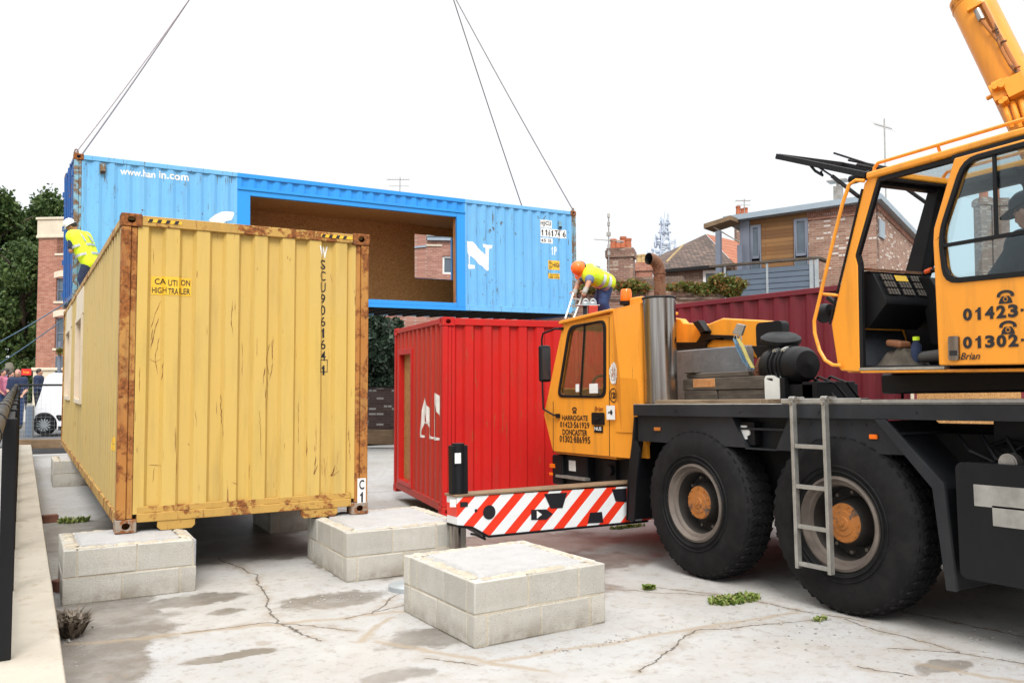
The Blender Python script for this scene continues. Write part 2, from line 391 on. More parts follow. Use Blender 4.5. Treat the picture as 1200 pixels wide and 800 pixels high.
def wood(name, a, b, sc=(30,3,30), rough=.75):
    t = NT(name); n = t.noise(1., 6, .65, t.mapv(sc), .6)
    c = t.mix(t.ramp(n, [(.3,0.),(.7,1.)]), a, b); c = t.mix(t.ramp(t.noise(2.5, 5), [(.45,0.),(.75,.6)]), c, tuple(x*.5 for x in a))
    return t.bsdf(c, rough, 0, t.bump(n, .4, .006))
M['timber_old'] = wood('weathered_timber', (.045,.035,.026), (.125,.10,.075), (30,4,30))
M['timber_cut'] = wood('fresh_cut_timber', (.40,.15,.045), (.58,.30,.12), (20,20,20))
M['plank'] = wood('deck_plank_timber', (.16,.105,.06), (.33,.24,.15), (30,2,30))
M['cladding'] = brick_mat('cedar_cladding', (.22,.10,.033), (.36,.185,.065), (.07,.04,.02), 2.3, .135, 1., .006, .35)
M['sleeper'] = wood('sleeper_timber', (.16,.10,.055), (.28,.19,.11), (3,30,30))

def m_block(name, a, b):
    t = NT(name); n = t.noise(5., 6, .65); f = t.noise(120, 3, .7)
    r = t.n('ShaderNodeNewGeometry').outputs['Random Per Island']
    c = t.mix(t.ramp(n, [(.3,0.),(.7,1.)]), a, b)
    c = t.mix(1, c, t.ramp(r, [(0.,.80),(1.,1.08)]), 'MULTIPLY')
    c = t.mix(t.ramp(f, [(.57,0.),(.66,.6)]), c, tuple(x*.4 for x in a))
    c = t.mix(t.ramp(t.noise(9., 7, .75), [(.52,0.),(.70,.35)]), c, tuple(x*.66 for x in a))
    c = t.mix(t.ramp(f, [(.30,.3),(.40,0.)]), c, (.66,.63,.56))
    z = t.n('ShaderNodeSeparateXYZ', {0: t.obj()}).outputs[2]
    st = t.math('MULTIPLY', t.ramp(z, [(.0,1.),(.16,0.)]), t.ramp(t.noise(3.2, 5, .7), [(.38,0.),(.62,.75)]))   # splash dirt at the foot
    c = t.mix(st, c, (.17,.13,.085))
    return t.bsdf(c, .92, 0, t.bump(t.noise(80, 5, .8), .9, .010))
M['block'] = m_block('concrete_block', (.50,.475,.42), (.58,.56,.505))
M['block_grey'] = m_block('grey_mortar_fill', (.36,.37,.39), (.45,.455,.47))
M['mortar'] = m_block('mortar', (.50,.44,.34), (.58,.52,.42))
M['screed'] = m_block('screed_top', (.44,.435,.43), (.52,.515,.51))
M['coping'] = None

def m_coping():
    t = NT('coping_stone'); n = t.noise(2.2, 7, .65); c = t.mix(t.ramp(n, [(.3,0.),(.7,1.)]), (.39,.35,.285), (.47,.43,.36))
    c = t.mix(t.ramp(t.noise(4.5, 6, .7, t.mapv((1.5,1,1))), [(.56,0.),(.70,.6)]), c, (.27,.19,.12))
    return t.bsdf(c, .85, 0, t.bump(t.noise(45, 5, .7), .35, .006))
M['coping'] = m_coping()

def m_ground():
    """yard slab: pale worn concrete, damp stains, joints, cracks and moss in the cracks"""
    t = NT('yard_concrete'); o = t.obj()
    wv = t.n('ShaderNodeVectorMath', {0: t.n('ShaderNodeTexNoise', {'Vector': o, 'Scale': 2.6, 'Detail': 5., 'Roughness': .65}).outputs[1], 1: (.5,.5,.5)}, operation='SUBTRACT').outputs[0]
    ws = t.n('ShaderNodeVectorMath', {0: wv, 3: .22}, operation='SCALE').outputs[0]
    w = t.n('ShaderNodeVectorMath', {0: o, 1: ws}, operation='ADD').outputs[0]
    sp = t.n('ShaderNodeSeparateXYZ', {0: w}); X, Y = sp.outputs[0], sp.outputs[1]
    def seg(p, q):
        dx, dy = q[0]-p[0], q[1]-p[1]; L2 = dx*dx+dy*dy
        ax, ay = t.math('SUBTRACT', X, p[0]), t.math('SUBTRACT', Y, p[1])
        h = t.math('MULTIPLY', t.math('MULTIPLY_ADD', ax, dx, t.math('MULTIPLY', ay, dy)), 1/L2, clamp=True)
        ex, ey = t.math('MULTIPLY_ADD', h, -dx, ax), t.math('MULTIPLY_ADD', h, -dy, ay)
        return t.math('SQRT', t.math('MULTIPLY_ADD', ex, ex, t.math('MULTIPLY', ey, ey)))
    def blob(p, rx, ry):
        ax, ay = t.math('MULTIPLY', t.math('SUBTRACT', X, p[0]), 1/rx), t.math('MULTIPLY', t.math('SUBTRACT', Y, p[1]), 1/ry)
        return t.math('SQRT', t.math('MULTIPLY_ADD', ax, ax, t.math('MULTIPLY', ay, ay)))
    def mn(L):
        r = L[0]
        for a in L[1:]: r = t.math('MINIMUM', r, a)
        return r
    c = t.mix(t.ramp(t.noise(1.3, 6, .6), [(.3,0.),(.7,1.)]), (.325,.318,.30), (.42,.412,.395))
    c = t.mix(t.ramp(t.noise(.45, 4, .6), [(.45,0.),(.62,.6)]), c, (.40,.405,.415))
    c = t.mix(t.ramp(t.noise(5., 6, .7), [(.52,0.),(.70,.55)]), c, (.31,.28,.24))
    c = t.mix(t.ramp(t.noise(11., 6, .75), [(.53,0.),(.64,.6)]), c, (.235,.21,.18))
    c = t.mix(t.ramp(t.noise(160, 2, .6), [(.62,0.),(.72,.4)]), c, (.25,.23,.20))
    # brown damp stains with their own outline, plus shade painted under the yellow container
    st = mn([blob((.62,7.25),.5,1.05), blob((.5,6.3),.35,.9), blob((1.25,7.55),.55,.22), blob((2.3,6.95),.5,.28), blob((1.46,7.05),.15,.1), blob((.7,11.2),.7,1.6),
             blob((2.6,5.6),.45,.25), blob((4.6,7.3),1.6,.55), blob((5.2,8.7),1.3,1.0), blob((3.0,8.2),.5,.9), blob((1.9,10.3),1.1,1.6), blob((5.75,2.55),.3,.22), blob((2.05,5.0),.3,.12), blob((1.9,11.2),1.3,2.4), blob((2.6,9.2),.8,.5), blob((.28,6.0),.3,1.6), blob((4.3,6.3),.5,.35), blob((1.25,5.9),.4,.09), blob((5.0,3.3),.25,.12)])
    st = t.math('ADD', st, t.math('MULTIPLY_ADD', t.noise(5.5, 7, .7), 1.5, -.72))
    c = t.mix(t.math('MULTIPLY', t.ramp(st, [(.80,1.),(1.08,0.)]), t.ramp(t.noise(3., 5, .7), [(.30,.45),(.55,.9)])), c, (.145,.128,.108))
    spots = t.n('ShaderNodeTexVoronoi', {'Vector': w, 'Scale': 1.9}); 
    sr = t.n('ShaderNodeSeparateColor', {0: spots.outputs['Color']}).outputs[0]
    c = t.mix(t.math('MULTIPLY', t.ramp(t.math('MULTIPLY_ADD', sr, -.12, spots.outputs['Distance']), [(.02,1.),(.05,0.)]), .5), c, (.24,.19,.14))
    c = t.mix(t.ramp(t.noise(70, 5, .8), [(.56,0.),(.68,.5)]), c, (.27,.25,.22))
    c = t.mix(t.ramp(t.noise(.8, 6, .65, t.mapv((1,1,1),loc=(7,3,0))), [(.50,0.),(.60,.35)]), c, (.33,.30,.265))
    cr = mn([seg((1.80,9.2),(1.95,8.2)), seg((1.95,8.2),(1.72,6.55)), seg((1.72,6.55),(1.85,5.95)), seg((2.35,5.2),(2.6,4.9)), seg((5.0,6.0),(5.3,5.3)), seg((5.3,5.3),(5.36,4.85)), seg((5.36,4.85),(5.5,4.3)),
             seg((5.42,4.4),(5.35,3.4)), seg((5.35,3.4),(5.5,2.9)), seg((5.35,3.4),(5.05,3.7)), seg((4.55,6.2),(5.3,5.35)), seg((6.0,4.6),(6.1,3.0)), seg((2.2,6.4),(3.2,6.55)), seg((4.6,3.6),(4.72,3.3)),
             seg((1.7,6.55),(2.15,6.0)), seg((4.3,8.8),(5.0,10.2)), seg((3.0,11.6),(5.2,12.0)), seg((4.4,14.2),(8.4,13.9)), seg((1.72,6.55),(1.05,6.6)), seg((3.4,4.3),(4.3,4.75)), seg((4.3,4.75),(5.2,4.5)), seg((1.2,9.6),(1.8,9.2)), seg((3.1,7.1),(2.4,6.4)), seg((4.6,6.2),(3.9,6.9))])
    jt = mn([seg((.3,6.72),(2.4,6.38)), seg((2.4,6.38),(3.0,6.25)), seg((2.7,4.95),(5.3,4.7)), seg((2.2,5.7),(2.9,4.6)), seg((5.3,2.4),(4.9,3.4)), seg((2.1,5.78),(2.5,6.2))])
    c = t.mix(t.ramp(jt, [(.006,.8),(.05,0.)]), c, (.30,.24,.17))
    c = t.mix(t.math('MULTIPLY', t.ramp(cr, [(.015,.75),(.09,0.)]), t.ramp(t.noise(6., 4, .7), [(.4,0.),(.6,1.)])), c, (.27,.22,.165))
    c = t.mix(t.ramp(cr, [(.002,1.),(.011,0.)]), c, (.06,.048,.035))
    # dirt washed along the feet of the block piers
    h = t.math('ADD', t.math('MULTIPLY', t.ramp(cr, [(.0,0.),(.02,1.)]), .5), t.math('MULTIPLY', t.noise(14, 6, .7), .4))
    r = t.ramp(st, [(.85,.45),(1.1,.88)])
    return t.bsdf(c, r, 0, t.bump(h, .5, .02))
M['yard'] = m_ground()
M['asphalt'] = plain('asphalt', (.10,.10,.105), .9, var=.2, scale=1.2, bump=.5, bscale=90)
M['paving'] = plain('paving', (.30,.285,.26), .85, var=.2, scale=2, bump=.3, bscale=60)
M['earth'] = plain('yard_earth', (.12,.10,.08), .95, var=.3, scale=.6, bump=.5, bscale=20)

M['brick_red'] = brick_mat('red_brick', (.40,.13,.075), (.48,.18,.11), (.40,.32,.26), dirt=.15)
M['brick_old'] = brick_mat('old_mixed_brick', (.27,.115,.075), (.36,.19,.13), (.36,.30,.25), dirt=.45, light=(.48,.36,.28))
M['brick_brown'] = brick_mat('brown_brick', (.17,.10,.07), (.23,.14,.10), (.26,.22,.18), dirt=.5, light=(.30,.22,.17))
M['brick_reclaimed'] = brick_mat('reclaimed_brick', (.34,.16,.105), (.45,.27,.19), (.42,.35,.29), dirt=.2, light=(.66,.58,.52))
M['brick_dark'] = brick_mat('sooty_brick', (.07,.035,.03), (.11,.06,.05), (.10,.08,.07), dirt=.5, light=(.4,.38,.36))
M['brick_pink'] = brick_mat('pale_red_brick', (.42,.17,.12), (.48,.21,.15), (.42,.33,.28), dirt=.1)
def roof_mat(name, a, b, w=.25, h=.16):
    t = NT(name); o = t.obj(); sx = t.n('ShaderNodeSeparateXYZ', {0: o})
    uv = t.n('ShaderNodeCombineXYZ', {0: t.math('ADD', sx.outputs[0], sx.outputs[1]), 1: sx.outputs[2]}).outputs[0]
    br = t.n('ShaderNodeTexBrick', {'Vector': uv, 'Color1': (*a,1), 'Color2': (*b,1), 'Mortar': (*[x*.35 for x in a],1), 'Scale': 1., 'Mortar Size': .012, 'Brick Width': w, 'Row Height': h})
    c = t.mix(t.ramp(t.noise(1.1, 6, .7), [(.4,0.),(.7,.55)]), br.outputs[0], tuple(x*.5 for x in a))
    return t.bsdf(c, .8, 0, t.bump(t.math('MULTIPLY', br.outputs[1], -1.), .6, .02))
M['slate'] = roof_mat('slate_roof', (.13,.14,.16), (.19,.20,.23), .3, .14)
M['tile_dark'] = roof_mat('dark_tile_roof', (.075,.055,.045), (.20,.13,.10), .17, .075)
M['pantile'] = roof_mat('pantile_roof', (.36,.115,.055), (.42,.165,.085), .22, .22)
M['zinc'] = plain('zinc_sheet', (.33,.40,.46), .5, .2, .08, 2, .03, 20)
M['stone'] = plain('cream_stone', (.62,.54,.42), .8, var=.12, scale=2, bump=.2, bscale=30)
M['frame_grey'] = plain('grey_window_frame', (.17,.19,.24), .4, var=.08, bump=0)
M['slat_grey'] = plain('slate_grey_boards', (.115,.15,.20), .5, var=.12, scale=4, bump=.1)
M['galv'] = plain('galvanised_steel', (.42,.46,.48), .45, .5, .15, 7, .05, 30)
M['terracotta'] = plain('terracotta', (.46,.14,.065), .8, var=.3, scale=5, bump=.2)
M['old_brick'] = plain('old_loose_brick', (.20,.085,.055), .9, var=.4, scale=9, bump=.3)
M['buff_pot'] = plain('buff_clay', (.50,.36,.17), .8, var=.3, scale=5, bump=.2)
M['vanwhite'] = plain('white_van_paint', (.80,.81,.82), .25, var=.03, bump=0)
M['mast'] = plain('pale_galvanised_mast', (.50,.56,.66), .5, .1, .1, 2, 0)
M['bark'] = plain('bark', (.07,.05,.035), .9, var=.4, scale=5, bump=.8, bscale=12)
M['leaf_dark'] = leaf_mat('dark_leaves', (.03,.062,.018), (.08,.13,.036), (.14,.185,.06))
M['leaf_fir'] = leaf_mat('conifer_leaves', (.020,.038,.022), (.04,.065,.04), (.075,.10,.07))
M['leaf_hedge'] = leaf_mat('hedge_leaves', (.07,.11,.025), (.20,.19,.045), (.36,.085,.035))
M['leaf_weed'] = leaf_mat('weed_leaves', (.10,.17,.03), (.22,.27,.06), (.42,.38,.17))
M['leaf_dry'] = leaf_mat('dry_leaves', (.10,.08,.06), (.20,.16,.12), (.30,.25,.2))
M['plastic_white'] = plain('white_plastic', (.70,.70,.66), .4, var=.1, bump=.05)
M['strap_blue'] = plain('blue_webbing', (.12,.22,.32), .8, var=.2, bump=.2)
M['strap_yellow'] = plain('yellow_webbing', (.40,.34,.10), .8, var=.2, bump=.2)
M['ballast'] = m_block('ballast_concrete', (.16,.165,.17), (.24,.245,.25))
M['rope'] = plain('wire_rope', (.30,.27,.28), .5, .5, .2, 30, .2, 200)
M['rim_shade'] = plain('rim_recess_shade', (.028,.023,.019), .8, var=.3, bump=0)  # rim recess and hub side darkened in colour, standing in for shade
M['rim'] = plain('dusty_rim', (.13,.105,.087), .65, .1, .3, 5, .2, 30)
M['tyre'] = None
def m_tyre():
    t = NT('tyre_rubber'); n = t.noise(6, 6, .7); c = t.mix(t.ramp(n, [(.4,0.),(.72,.8)]), (.006,.006,.0065), (.017,.0168,.0163))
    return t.bsdf(c, .75, 0, t.bump(t.noise(30, 4), .2, .006), .2)
M['tyre'] = m_tyre()
CHEV = .30
def m_chevron():
    t = NT('red_white_chevrons'); s = t.n('ShaderNodeSeparateXYZ', {0: t.obj()})
    a = t.math('SUBTRACT', s.outputs[0], t.math('MULTIPLY', s.outputs[2], 1.06))
    f = t.math('FRACT', t.math('MULTIPLY_ADD', a, 1/.283, CHEV))
    k = t.math('LESS_THAN', f, .46)
    c = t.mix(k, (.72,.74,.75), (.72,.035,.012))
    c = t.mix(t.ramp(t.noise(4, 5, .7), [(.55,0.),(.75,.25)]), c, (.3,.26,.22))
    return t.bsdf(c, .35, 0)
M['chevron'] = m_chevron()
M['tube_tape'] = paint('tape_wrapped_tube', (.012,.012,.013), .5, rust=.5, dirt=.2, seed=41, rustlo=(.08,.065,.05), rusthi=(.20,.17,.13))
M['boot_grey'] = plain('worn_boot_leather', (.055,.05,.045), .6, var=.3, bump=.3)
# ------------------------------------------------------------------ world and sun
wd = bpy.data.worlds.new('World'); SC.world = wd; wd.use_nodes = True
wt = wd.node_tree; wt.nodes.clear()
SUN_EL, SUN_AZ = radians(48), radians(205)
sky = wt.nodes.new('ShaderNodeTexSky'); sky.sky_type = 'NISHITA'; sky.sun_disc = False
sky.sun_elevation = SUN_EL; sky.sun_rotation = SUN_AZ; sky.air_density = 1.; sky.dust_density = 4.; sky.ozone_density = 1.
hs = wt.nodes.new('ShaderNodeHueSaturation'); hs.inputs['Saturation'].default_value = .12
wt.links.new(sky.outputs[0], hs.inputs['Color'])
mx = wt.nodes.new('ShaderNodeMix'); mx.data_type = 'RGBA'; mx.inputs[0].default_value = .82     # cloud deck over the clear sky
wt.links.new(hs.outputs[0], mx.inputs[6])
tc = wt.nodes.new('ShaderNodeTexCoord'); sp = wt.nodes.new('ShaderNodeSeparateXYZ'); wt.links.new(tc.outputs['Generated'], sp.inputs[0])
cr = wt.nodes.new('ShaderNodeValToRGB'); e = cr.color_ramp.elements
e[0].position = 0.; e[0].color = (.30,.30,.31,1); e[1].position = 1.; e[1].color = (1.6,1.6,1.6,1)
q = cr.color_ramp.elements.new(.02); q.color = (.44,.455,.465,1); q = cr.color_ramp.elements.new(.45); q.color = (.50,.51,.515,1)
wt.links.new(sp.outputs[2], cr.inputs[0])
sc_ = wt.nodes.new('ShaderNodeVectorMath'); sc_.operation = 'SCALE'; sc_.inputs[3].default_value = 17.
wt.links.new(cr.outputs[0], sc_.inputs[0]); wt.links.new(sc_.outputs[0], mx.inputs[7])
bg = wt.nodes.new('ShaderNodeBackground'); bg.inputs[1].default_value = .1
wt.links.new(mx.outputs[2], bg.inputs[0]); wo = wt.nodes.new('ShaderNodeOutputWorld'); wt.links.new(bg.outputs[0], wo.inputs[0])
sl = bpy.data.lights.new('sun','SUN'); so = bpy.data.objects.new('sun', sl); COL.objects.link(so)
sl.energy = 1.9; sl.angle = radians(25); sl.color = (1,.97,.93)
sd = V((sin(SUN_AZ)*cos(SUN_EL), cos(SUN_AZ)*cos(SUN_EL), sin(SUN_EL)))
so.rotation_euler = sd.to_track_quat('Z','Y').to_euler()
so.location = (0,0,30)
SC.view_settings.view_transform = 'Standard'; SC.view_settings.look = 'None'; SC.view_settings.exposure = .48; SC.view_settings.gamma = 1
SC.cycles.use_denoising = True; SC.cycles.max_bounces = 8; SC.cycles.transparent_max_bounces = 16

# ------------------------------------------------------------------ ground
def gz(x, y):
    k = min(1, max(0, (x-3.6)/1.5)); k = k*k*(3-2*k)
    d = max(-.12, min(.16, .03*(5.2-y)))
    return k*d
g = G(); nx, ny = 60, 72; X0, X1, Y0, Y1 = .15, 15., -2., 24.2
for j in range(ny+1):
    for i in range(nx+1):
        x = X0+(X1-X0)*i/nx; y = Y0+(Y1-Y0)*j/ny
        g.v.append(V((x, y, gz(x,y)+.006*mnoise.noise(V((x*.9,y*.9,0))))))
for j in range(ny):
    for i in range(nx):
        a = j*(nx+1)+i; g.f.append([a,a+1,a+nx+2,a+nx+1]); g.m.append(0)
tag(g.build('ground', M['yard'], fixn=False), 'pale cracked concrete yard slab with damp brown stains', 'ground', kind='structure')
g = G(); g.add([(-400,-60,-.16),(400,-60,-.16),(400,600,-.16),(-400,600,-.16)], [(0,1,2,3)])
tag(g.build('terrain', M['earth']), 'bare earth ground reaching out beyond the yard', 'ground', kind='structure')
g = G(); g.box(-14,24.6,-.1,14,33,.2)
tag(g.build('road', M['asphalt']), 'grey asphalt street beyond the yard fence', 'road', kind='structure')
g = G(); g.box(-5,-3,-.1,-.13,24.5,.16); g.box(-30,33,-.1,3,60,.45)
tag(g.build('pavement', M['paving'], bevel=.02), 'paved footway along the railing and plaza over the street', 'pavement', kind='structure')

# boundary wall with broad coping stones
root = thing('boundary_wall', 'low brick wall with broad cream coping stones under the black railing', 'wall', (.06,10,0))
g = G(); y = -2.; 
while y < 23.4:
    L = 1.82 if y+1.82 < 23.4 else 23.4-y
    g.box(-.11,y+.003,.215,.235,y+L-.003,.30); y += L
g.build('coping', M['coping'], root, (.06,10,0), bevel=.012)
g = G(); g.box(-.07,-2,-.1,.17,23.4,.213); g.build('brickwork', M['brick_old'], root, (.06,10,0))
# railing
root = thing('railing', 'black steel railing with taped tubular handrail on the cream coping', 'railing', (-.05,12,.3))
rzz = lambda y: 1.635+.085*(y-5.)/18+.005*sin(y*1.3)
g = G(); pts = [(-.10,y,rzz(y)) for y in [2.25+i*.9 for i in range(24)]]
g.tube(pts, .040, 12)
y = 2.7
while y < 22.6:
    g.tube([(-.10+.041*cos(t), y+.03*t/6, rzz(y)+.041*sin(t)) for t in [i*pi/5 for i in range(14+int(y*7)%12)]], .005, 5, 1); y += .5+1.*random.random()
for i in range(10): y = 5.5+i*1.75; g.cyl((-.10,y,rzz(y)-.03),(-.05,y,1.58),.012,n=6)
g.build('handrail', [M['tube_tape'], M['black']], root, (-.05,12,.3))
for i in range(11): 
    y = 5.5+(i-1)*1.75; g = G(); g.box(-.085,y-.04,.30,-.015,y+.04,1.62) if i else g.box(-.155,2.30,.16,-.115,2.38,1.62); g.build('post', M['black'], root, (-.05,12,.3), bevel=.006)
g = G(); y = 5.62
while y < 23.2: g.cyl((-.05,y,.40),(-.05,y,1.59),.011,n=8); y += .125
g.box(-.067,5.5,.385,-.033,23.2,.415); g.box(-.067,5.5,1.575,-.033,23.2,1.605)
g.build('baluster_panel', M['black'], root, (-.05,12,.3))

# ------------------------------------------------------------------ block piers
def pier(label, x, y, w, l, yaw=0., h=.445, flip=0):
    root = thing('block_pier', label, 'block pier', (x,y,gz(x+w/2,y+l/2)), yaw, 'concrete block piers')
    rnd = random.Random(int(x*100+y*10)); gb = G(); t = .10; ch = h/2
    for c in range(2):
        z0, z1 = c*ch+.004, (c+1)*ch-.006
        if c == 1: z1 = h
        def run(L, off, put):
            s = off; first = True; segs = []
            if off > 0: segs.append((0, off-.01, 0))
            while s < L-1e-6:
                e = min(s+.44, L); 
                segs.append((s, e, 1 if e-s < .09 else 0)); s = e+.01
            for a, b, mm in segs:
                if b-a < .02: continue
                j = rnd.uniform(-.003,.003); put(a, b, j, mm)
        o1 = 0 if (c+flip) % 2 == 1 else .11
        inset = 0 if (c+flip) % 2 == 1 else t+.01
        run(w, o1, lambda a,b,j,mm: gb.box(a, j, z0, b, t+j, z1, mm))
        run(w, o1, lambda a,b,j,mm: gb.box(a, l-t+j, z0, b, l+j, z1, mm))
        LL = l-2*(t+.01)
        run(LL, .0 if o1 else .33, lambda a,b,j,mm: gb.box(j, a+t+.01, z0, t+j, b+t+.01, z1, mm))
        run(LL, .0 if o1 else .33, lambda a,b,j,mm: gb.box(w-t+j, a+t+.01, z0, w+j, b+t+.01, z1, mm))
    for q in gb.v: q += V((rnd.uniform(-.003,.003),rnd.uniform(-.003,.003),rnd.uniform(-.002,.002)))
    gb.build('block_courses', [M['block'], M['block_grey']], root, bevel=.009, seg=2)
    gm = G(); gm.box(.0045,.0045,0,w-.0045,l-.0045,h-.012); 
    gt = G(); n = 26; a0, b0, a1, b1 = .105,.105,w-.105,l-.105
    for j in range(n+1):
        for i in range(n+1):
            px_, py_ = a0+(a1-a0)*i/n, b0+(b1-b0)*j/n; ed = min(i,n-i,j,n-j)
            px_ += .02*mnoise.noise(V((px_*9,py_*9,x))); py_ += .02*mnoise.noise(V((px_*9,py_*9,x+7)))
            z = h+.012+.006*mnoise.noise(V((px_*5,py_*5,y))) if ed > 0 else h-.03
            gt.v.append(V((px_,py_,z)))
    for j in range(n):
        for i in range(n): q = j*(n+1)+i; gt.f.append([q,q+1,q+n+2,q+n+1]); gt.m.append(0)
    gt.build('screed_cap', M['screed'], root)
    gs = gm                                                            # mortar squeezed out along the cap
    for k in range(90):
        e = rnd.random(); side = rnd.randrange(4); p = .05+rnd.random()*.05
        cx, cy = ((a0-.03+e*(a1-a0+.06), b0-p*.5),(a0-.03+e*(a1-a0+.06), b1+p*.5),(a0-p*.5, b0+e*(b1-b0)),(a1+p*.5, b0+e*(b1-b0)))[side]
        gs.ell((cx,cy,h+.001), .02+rnd.random()*.05, .015+rnd.random()*.035, .006+rnd.random()*.008, 7, 4, R=Matrix.Rotation(rnd.random()*6,3,'Z'))
    gm.build('mortar_core', M['mortar'], root)
    return root
pier('free-standing concrete block pier nearest the camera carrying nothing', 2.721, 5.219, 1.147, 1.114, .0513)
pier('concrete block pier under the near rusty corner post of the yellow container', .325, 7.85, 1.03, .92, 0, flip=1)
pier('concrete block pier under the C1 corner of the yellow container', 2.59, 7.48, 1.22, 1.22, 0)
pier('concrete block pier under the far end of the yellow container beside the coping', .5, 16.6, 1.3, 1.1, 0, flip=1)
pier('shadowed concrete block pier beneath the middle of the yellow container', 2.62, 10.32, .75, .9, 0)

# ------------------------------------------------------------------ shipping containers
def corr(L, pitch, depth, crest, slope, start=0.):
    pts = [(0.,0.)]; s = start
    tr = pitch-crest-2*slope
    while s < L:
        for q, d in ((s,0.),(s+slope,depth),(s+slope+tr,depth),(s+2*slope+tr,0.)):
            if q < L-.002 and q > pts[-1][0]+1e-4: pts.append((q,d))
        s += pitch
    pts.append((L,0.)); return pts
def dval(prof, s):
    for (a,da),(b,db) in zip(prof, prof[1:]):
        if a <= s <= b: return da+(db-da)*(s-a)/(b-a) if b > a else da
    return 0.
def corr_wall(g, prof, z0, z1, T, opens=(), m=0):
    bs = sorted(set([p[0] for p in prof]+[q for o in opens for q in o[:2]]))
    for a, b in zip(bs, bs[1:]):
        if b-a < 1e-5: continue
        mid = (a+b)/2; cuts = [(z0,z1)]
        for o in opens:
            if o[0] < mid < o[1]:
                cuts = [r for (p,q) in cuts for r in ((p,min(q,o[2])),(max(p,o[3]),q)) if r[1]-r[0] > 1e-4]
        da, db = dval(prof,a), dval(prof,b)
        for p, q in cuts: g.add([T(a,p,da),T(b,p,db),T(b,q,db),T(a,q,da)], [(0,1,2,3)], m)
def faces(LX, LY):
    """surface maps of the four upright faces: (s,z,d) with d inwards; s runs to the viewer's right"""
    return {'front': lambda s,z,d: V((s,d,z)), 'left': lambda s,z,d: V((d,LY-s,z)), 'back': lambda s,z,d: V((LX-s,LY-d,z)), 'right': lambda s,z,d: V((LX-d,s,z))}
def casting(root, x, y, z, sx, sy, top, mat):
    """corner casting with its oval holes; x,y,z = outer corner, sx/sy = inward directions"""
    w, l, h = .178, .162, .118; g = G(); t = .022; z1 = z+h
    def fr(nm):
        hole = [(w/2+.038*cos(a), h/2+(.030)*sin(a)) for a in [2*pi*i/14 for i in range(14)]]
        return hole
    out = [(0,0),(w,0),(w,h),(0,h)]; hole = [(w*.5+.034*cos(a), h*.5+.030*sin(a)) for a in [2*pi*i/14 for i in range(14)]]
    g.plate(out, [hole], lambda a,b,d: V((x+sx*a, y+sy*d, z+b)), 0, t)
    g.plate([(t,0),(l,0),(l,h),(t,h)], [[(l*.5+.024*cos(a), h*.5+.034*sin(a)) for a in [2*pi*i/14 for i in range(14)]]], lambda a,b,d: V((x+sx*d, y+sy*a, z+b)), 0, t)
    g.box(x+sx*w, y+sy*t, z, x+sx*(w-t), y+sy*l, z1); g.box(x+sx*t, y+sy*l, z, x+sx*(w-t), y+sy*(l-t), z1)
    g.box(x+sx*t, y+sy*t, z, x+sx*(w-t), y+sy*(l-t), z+t); g.box(x+sx*t, y+sy*t, z1-t, x+sx*(w-t), y+sy*(l-t), z1)
    g.build('corner_casting', mat, root, bevel=.006)
    return g
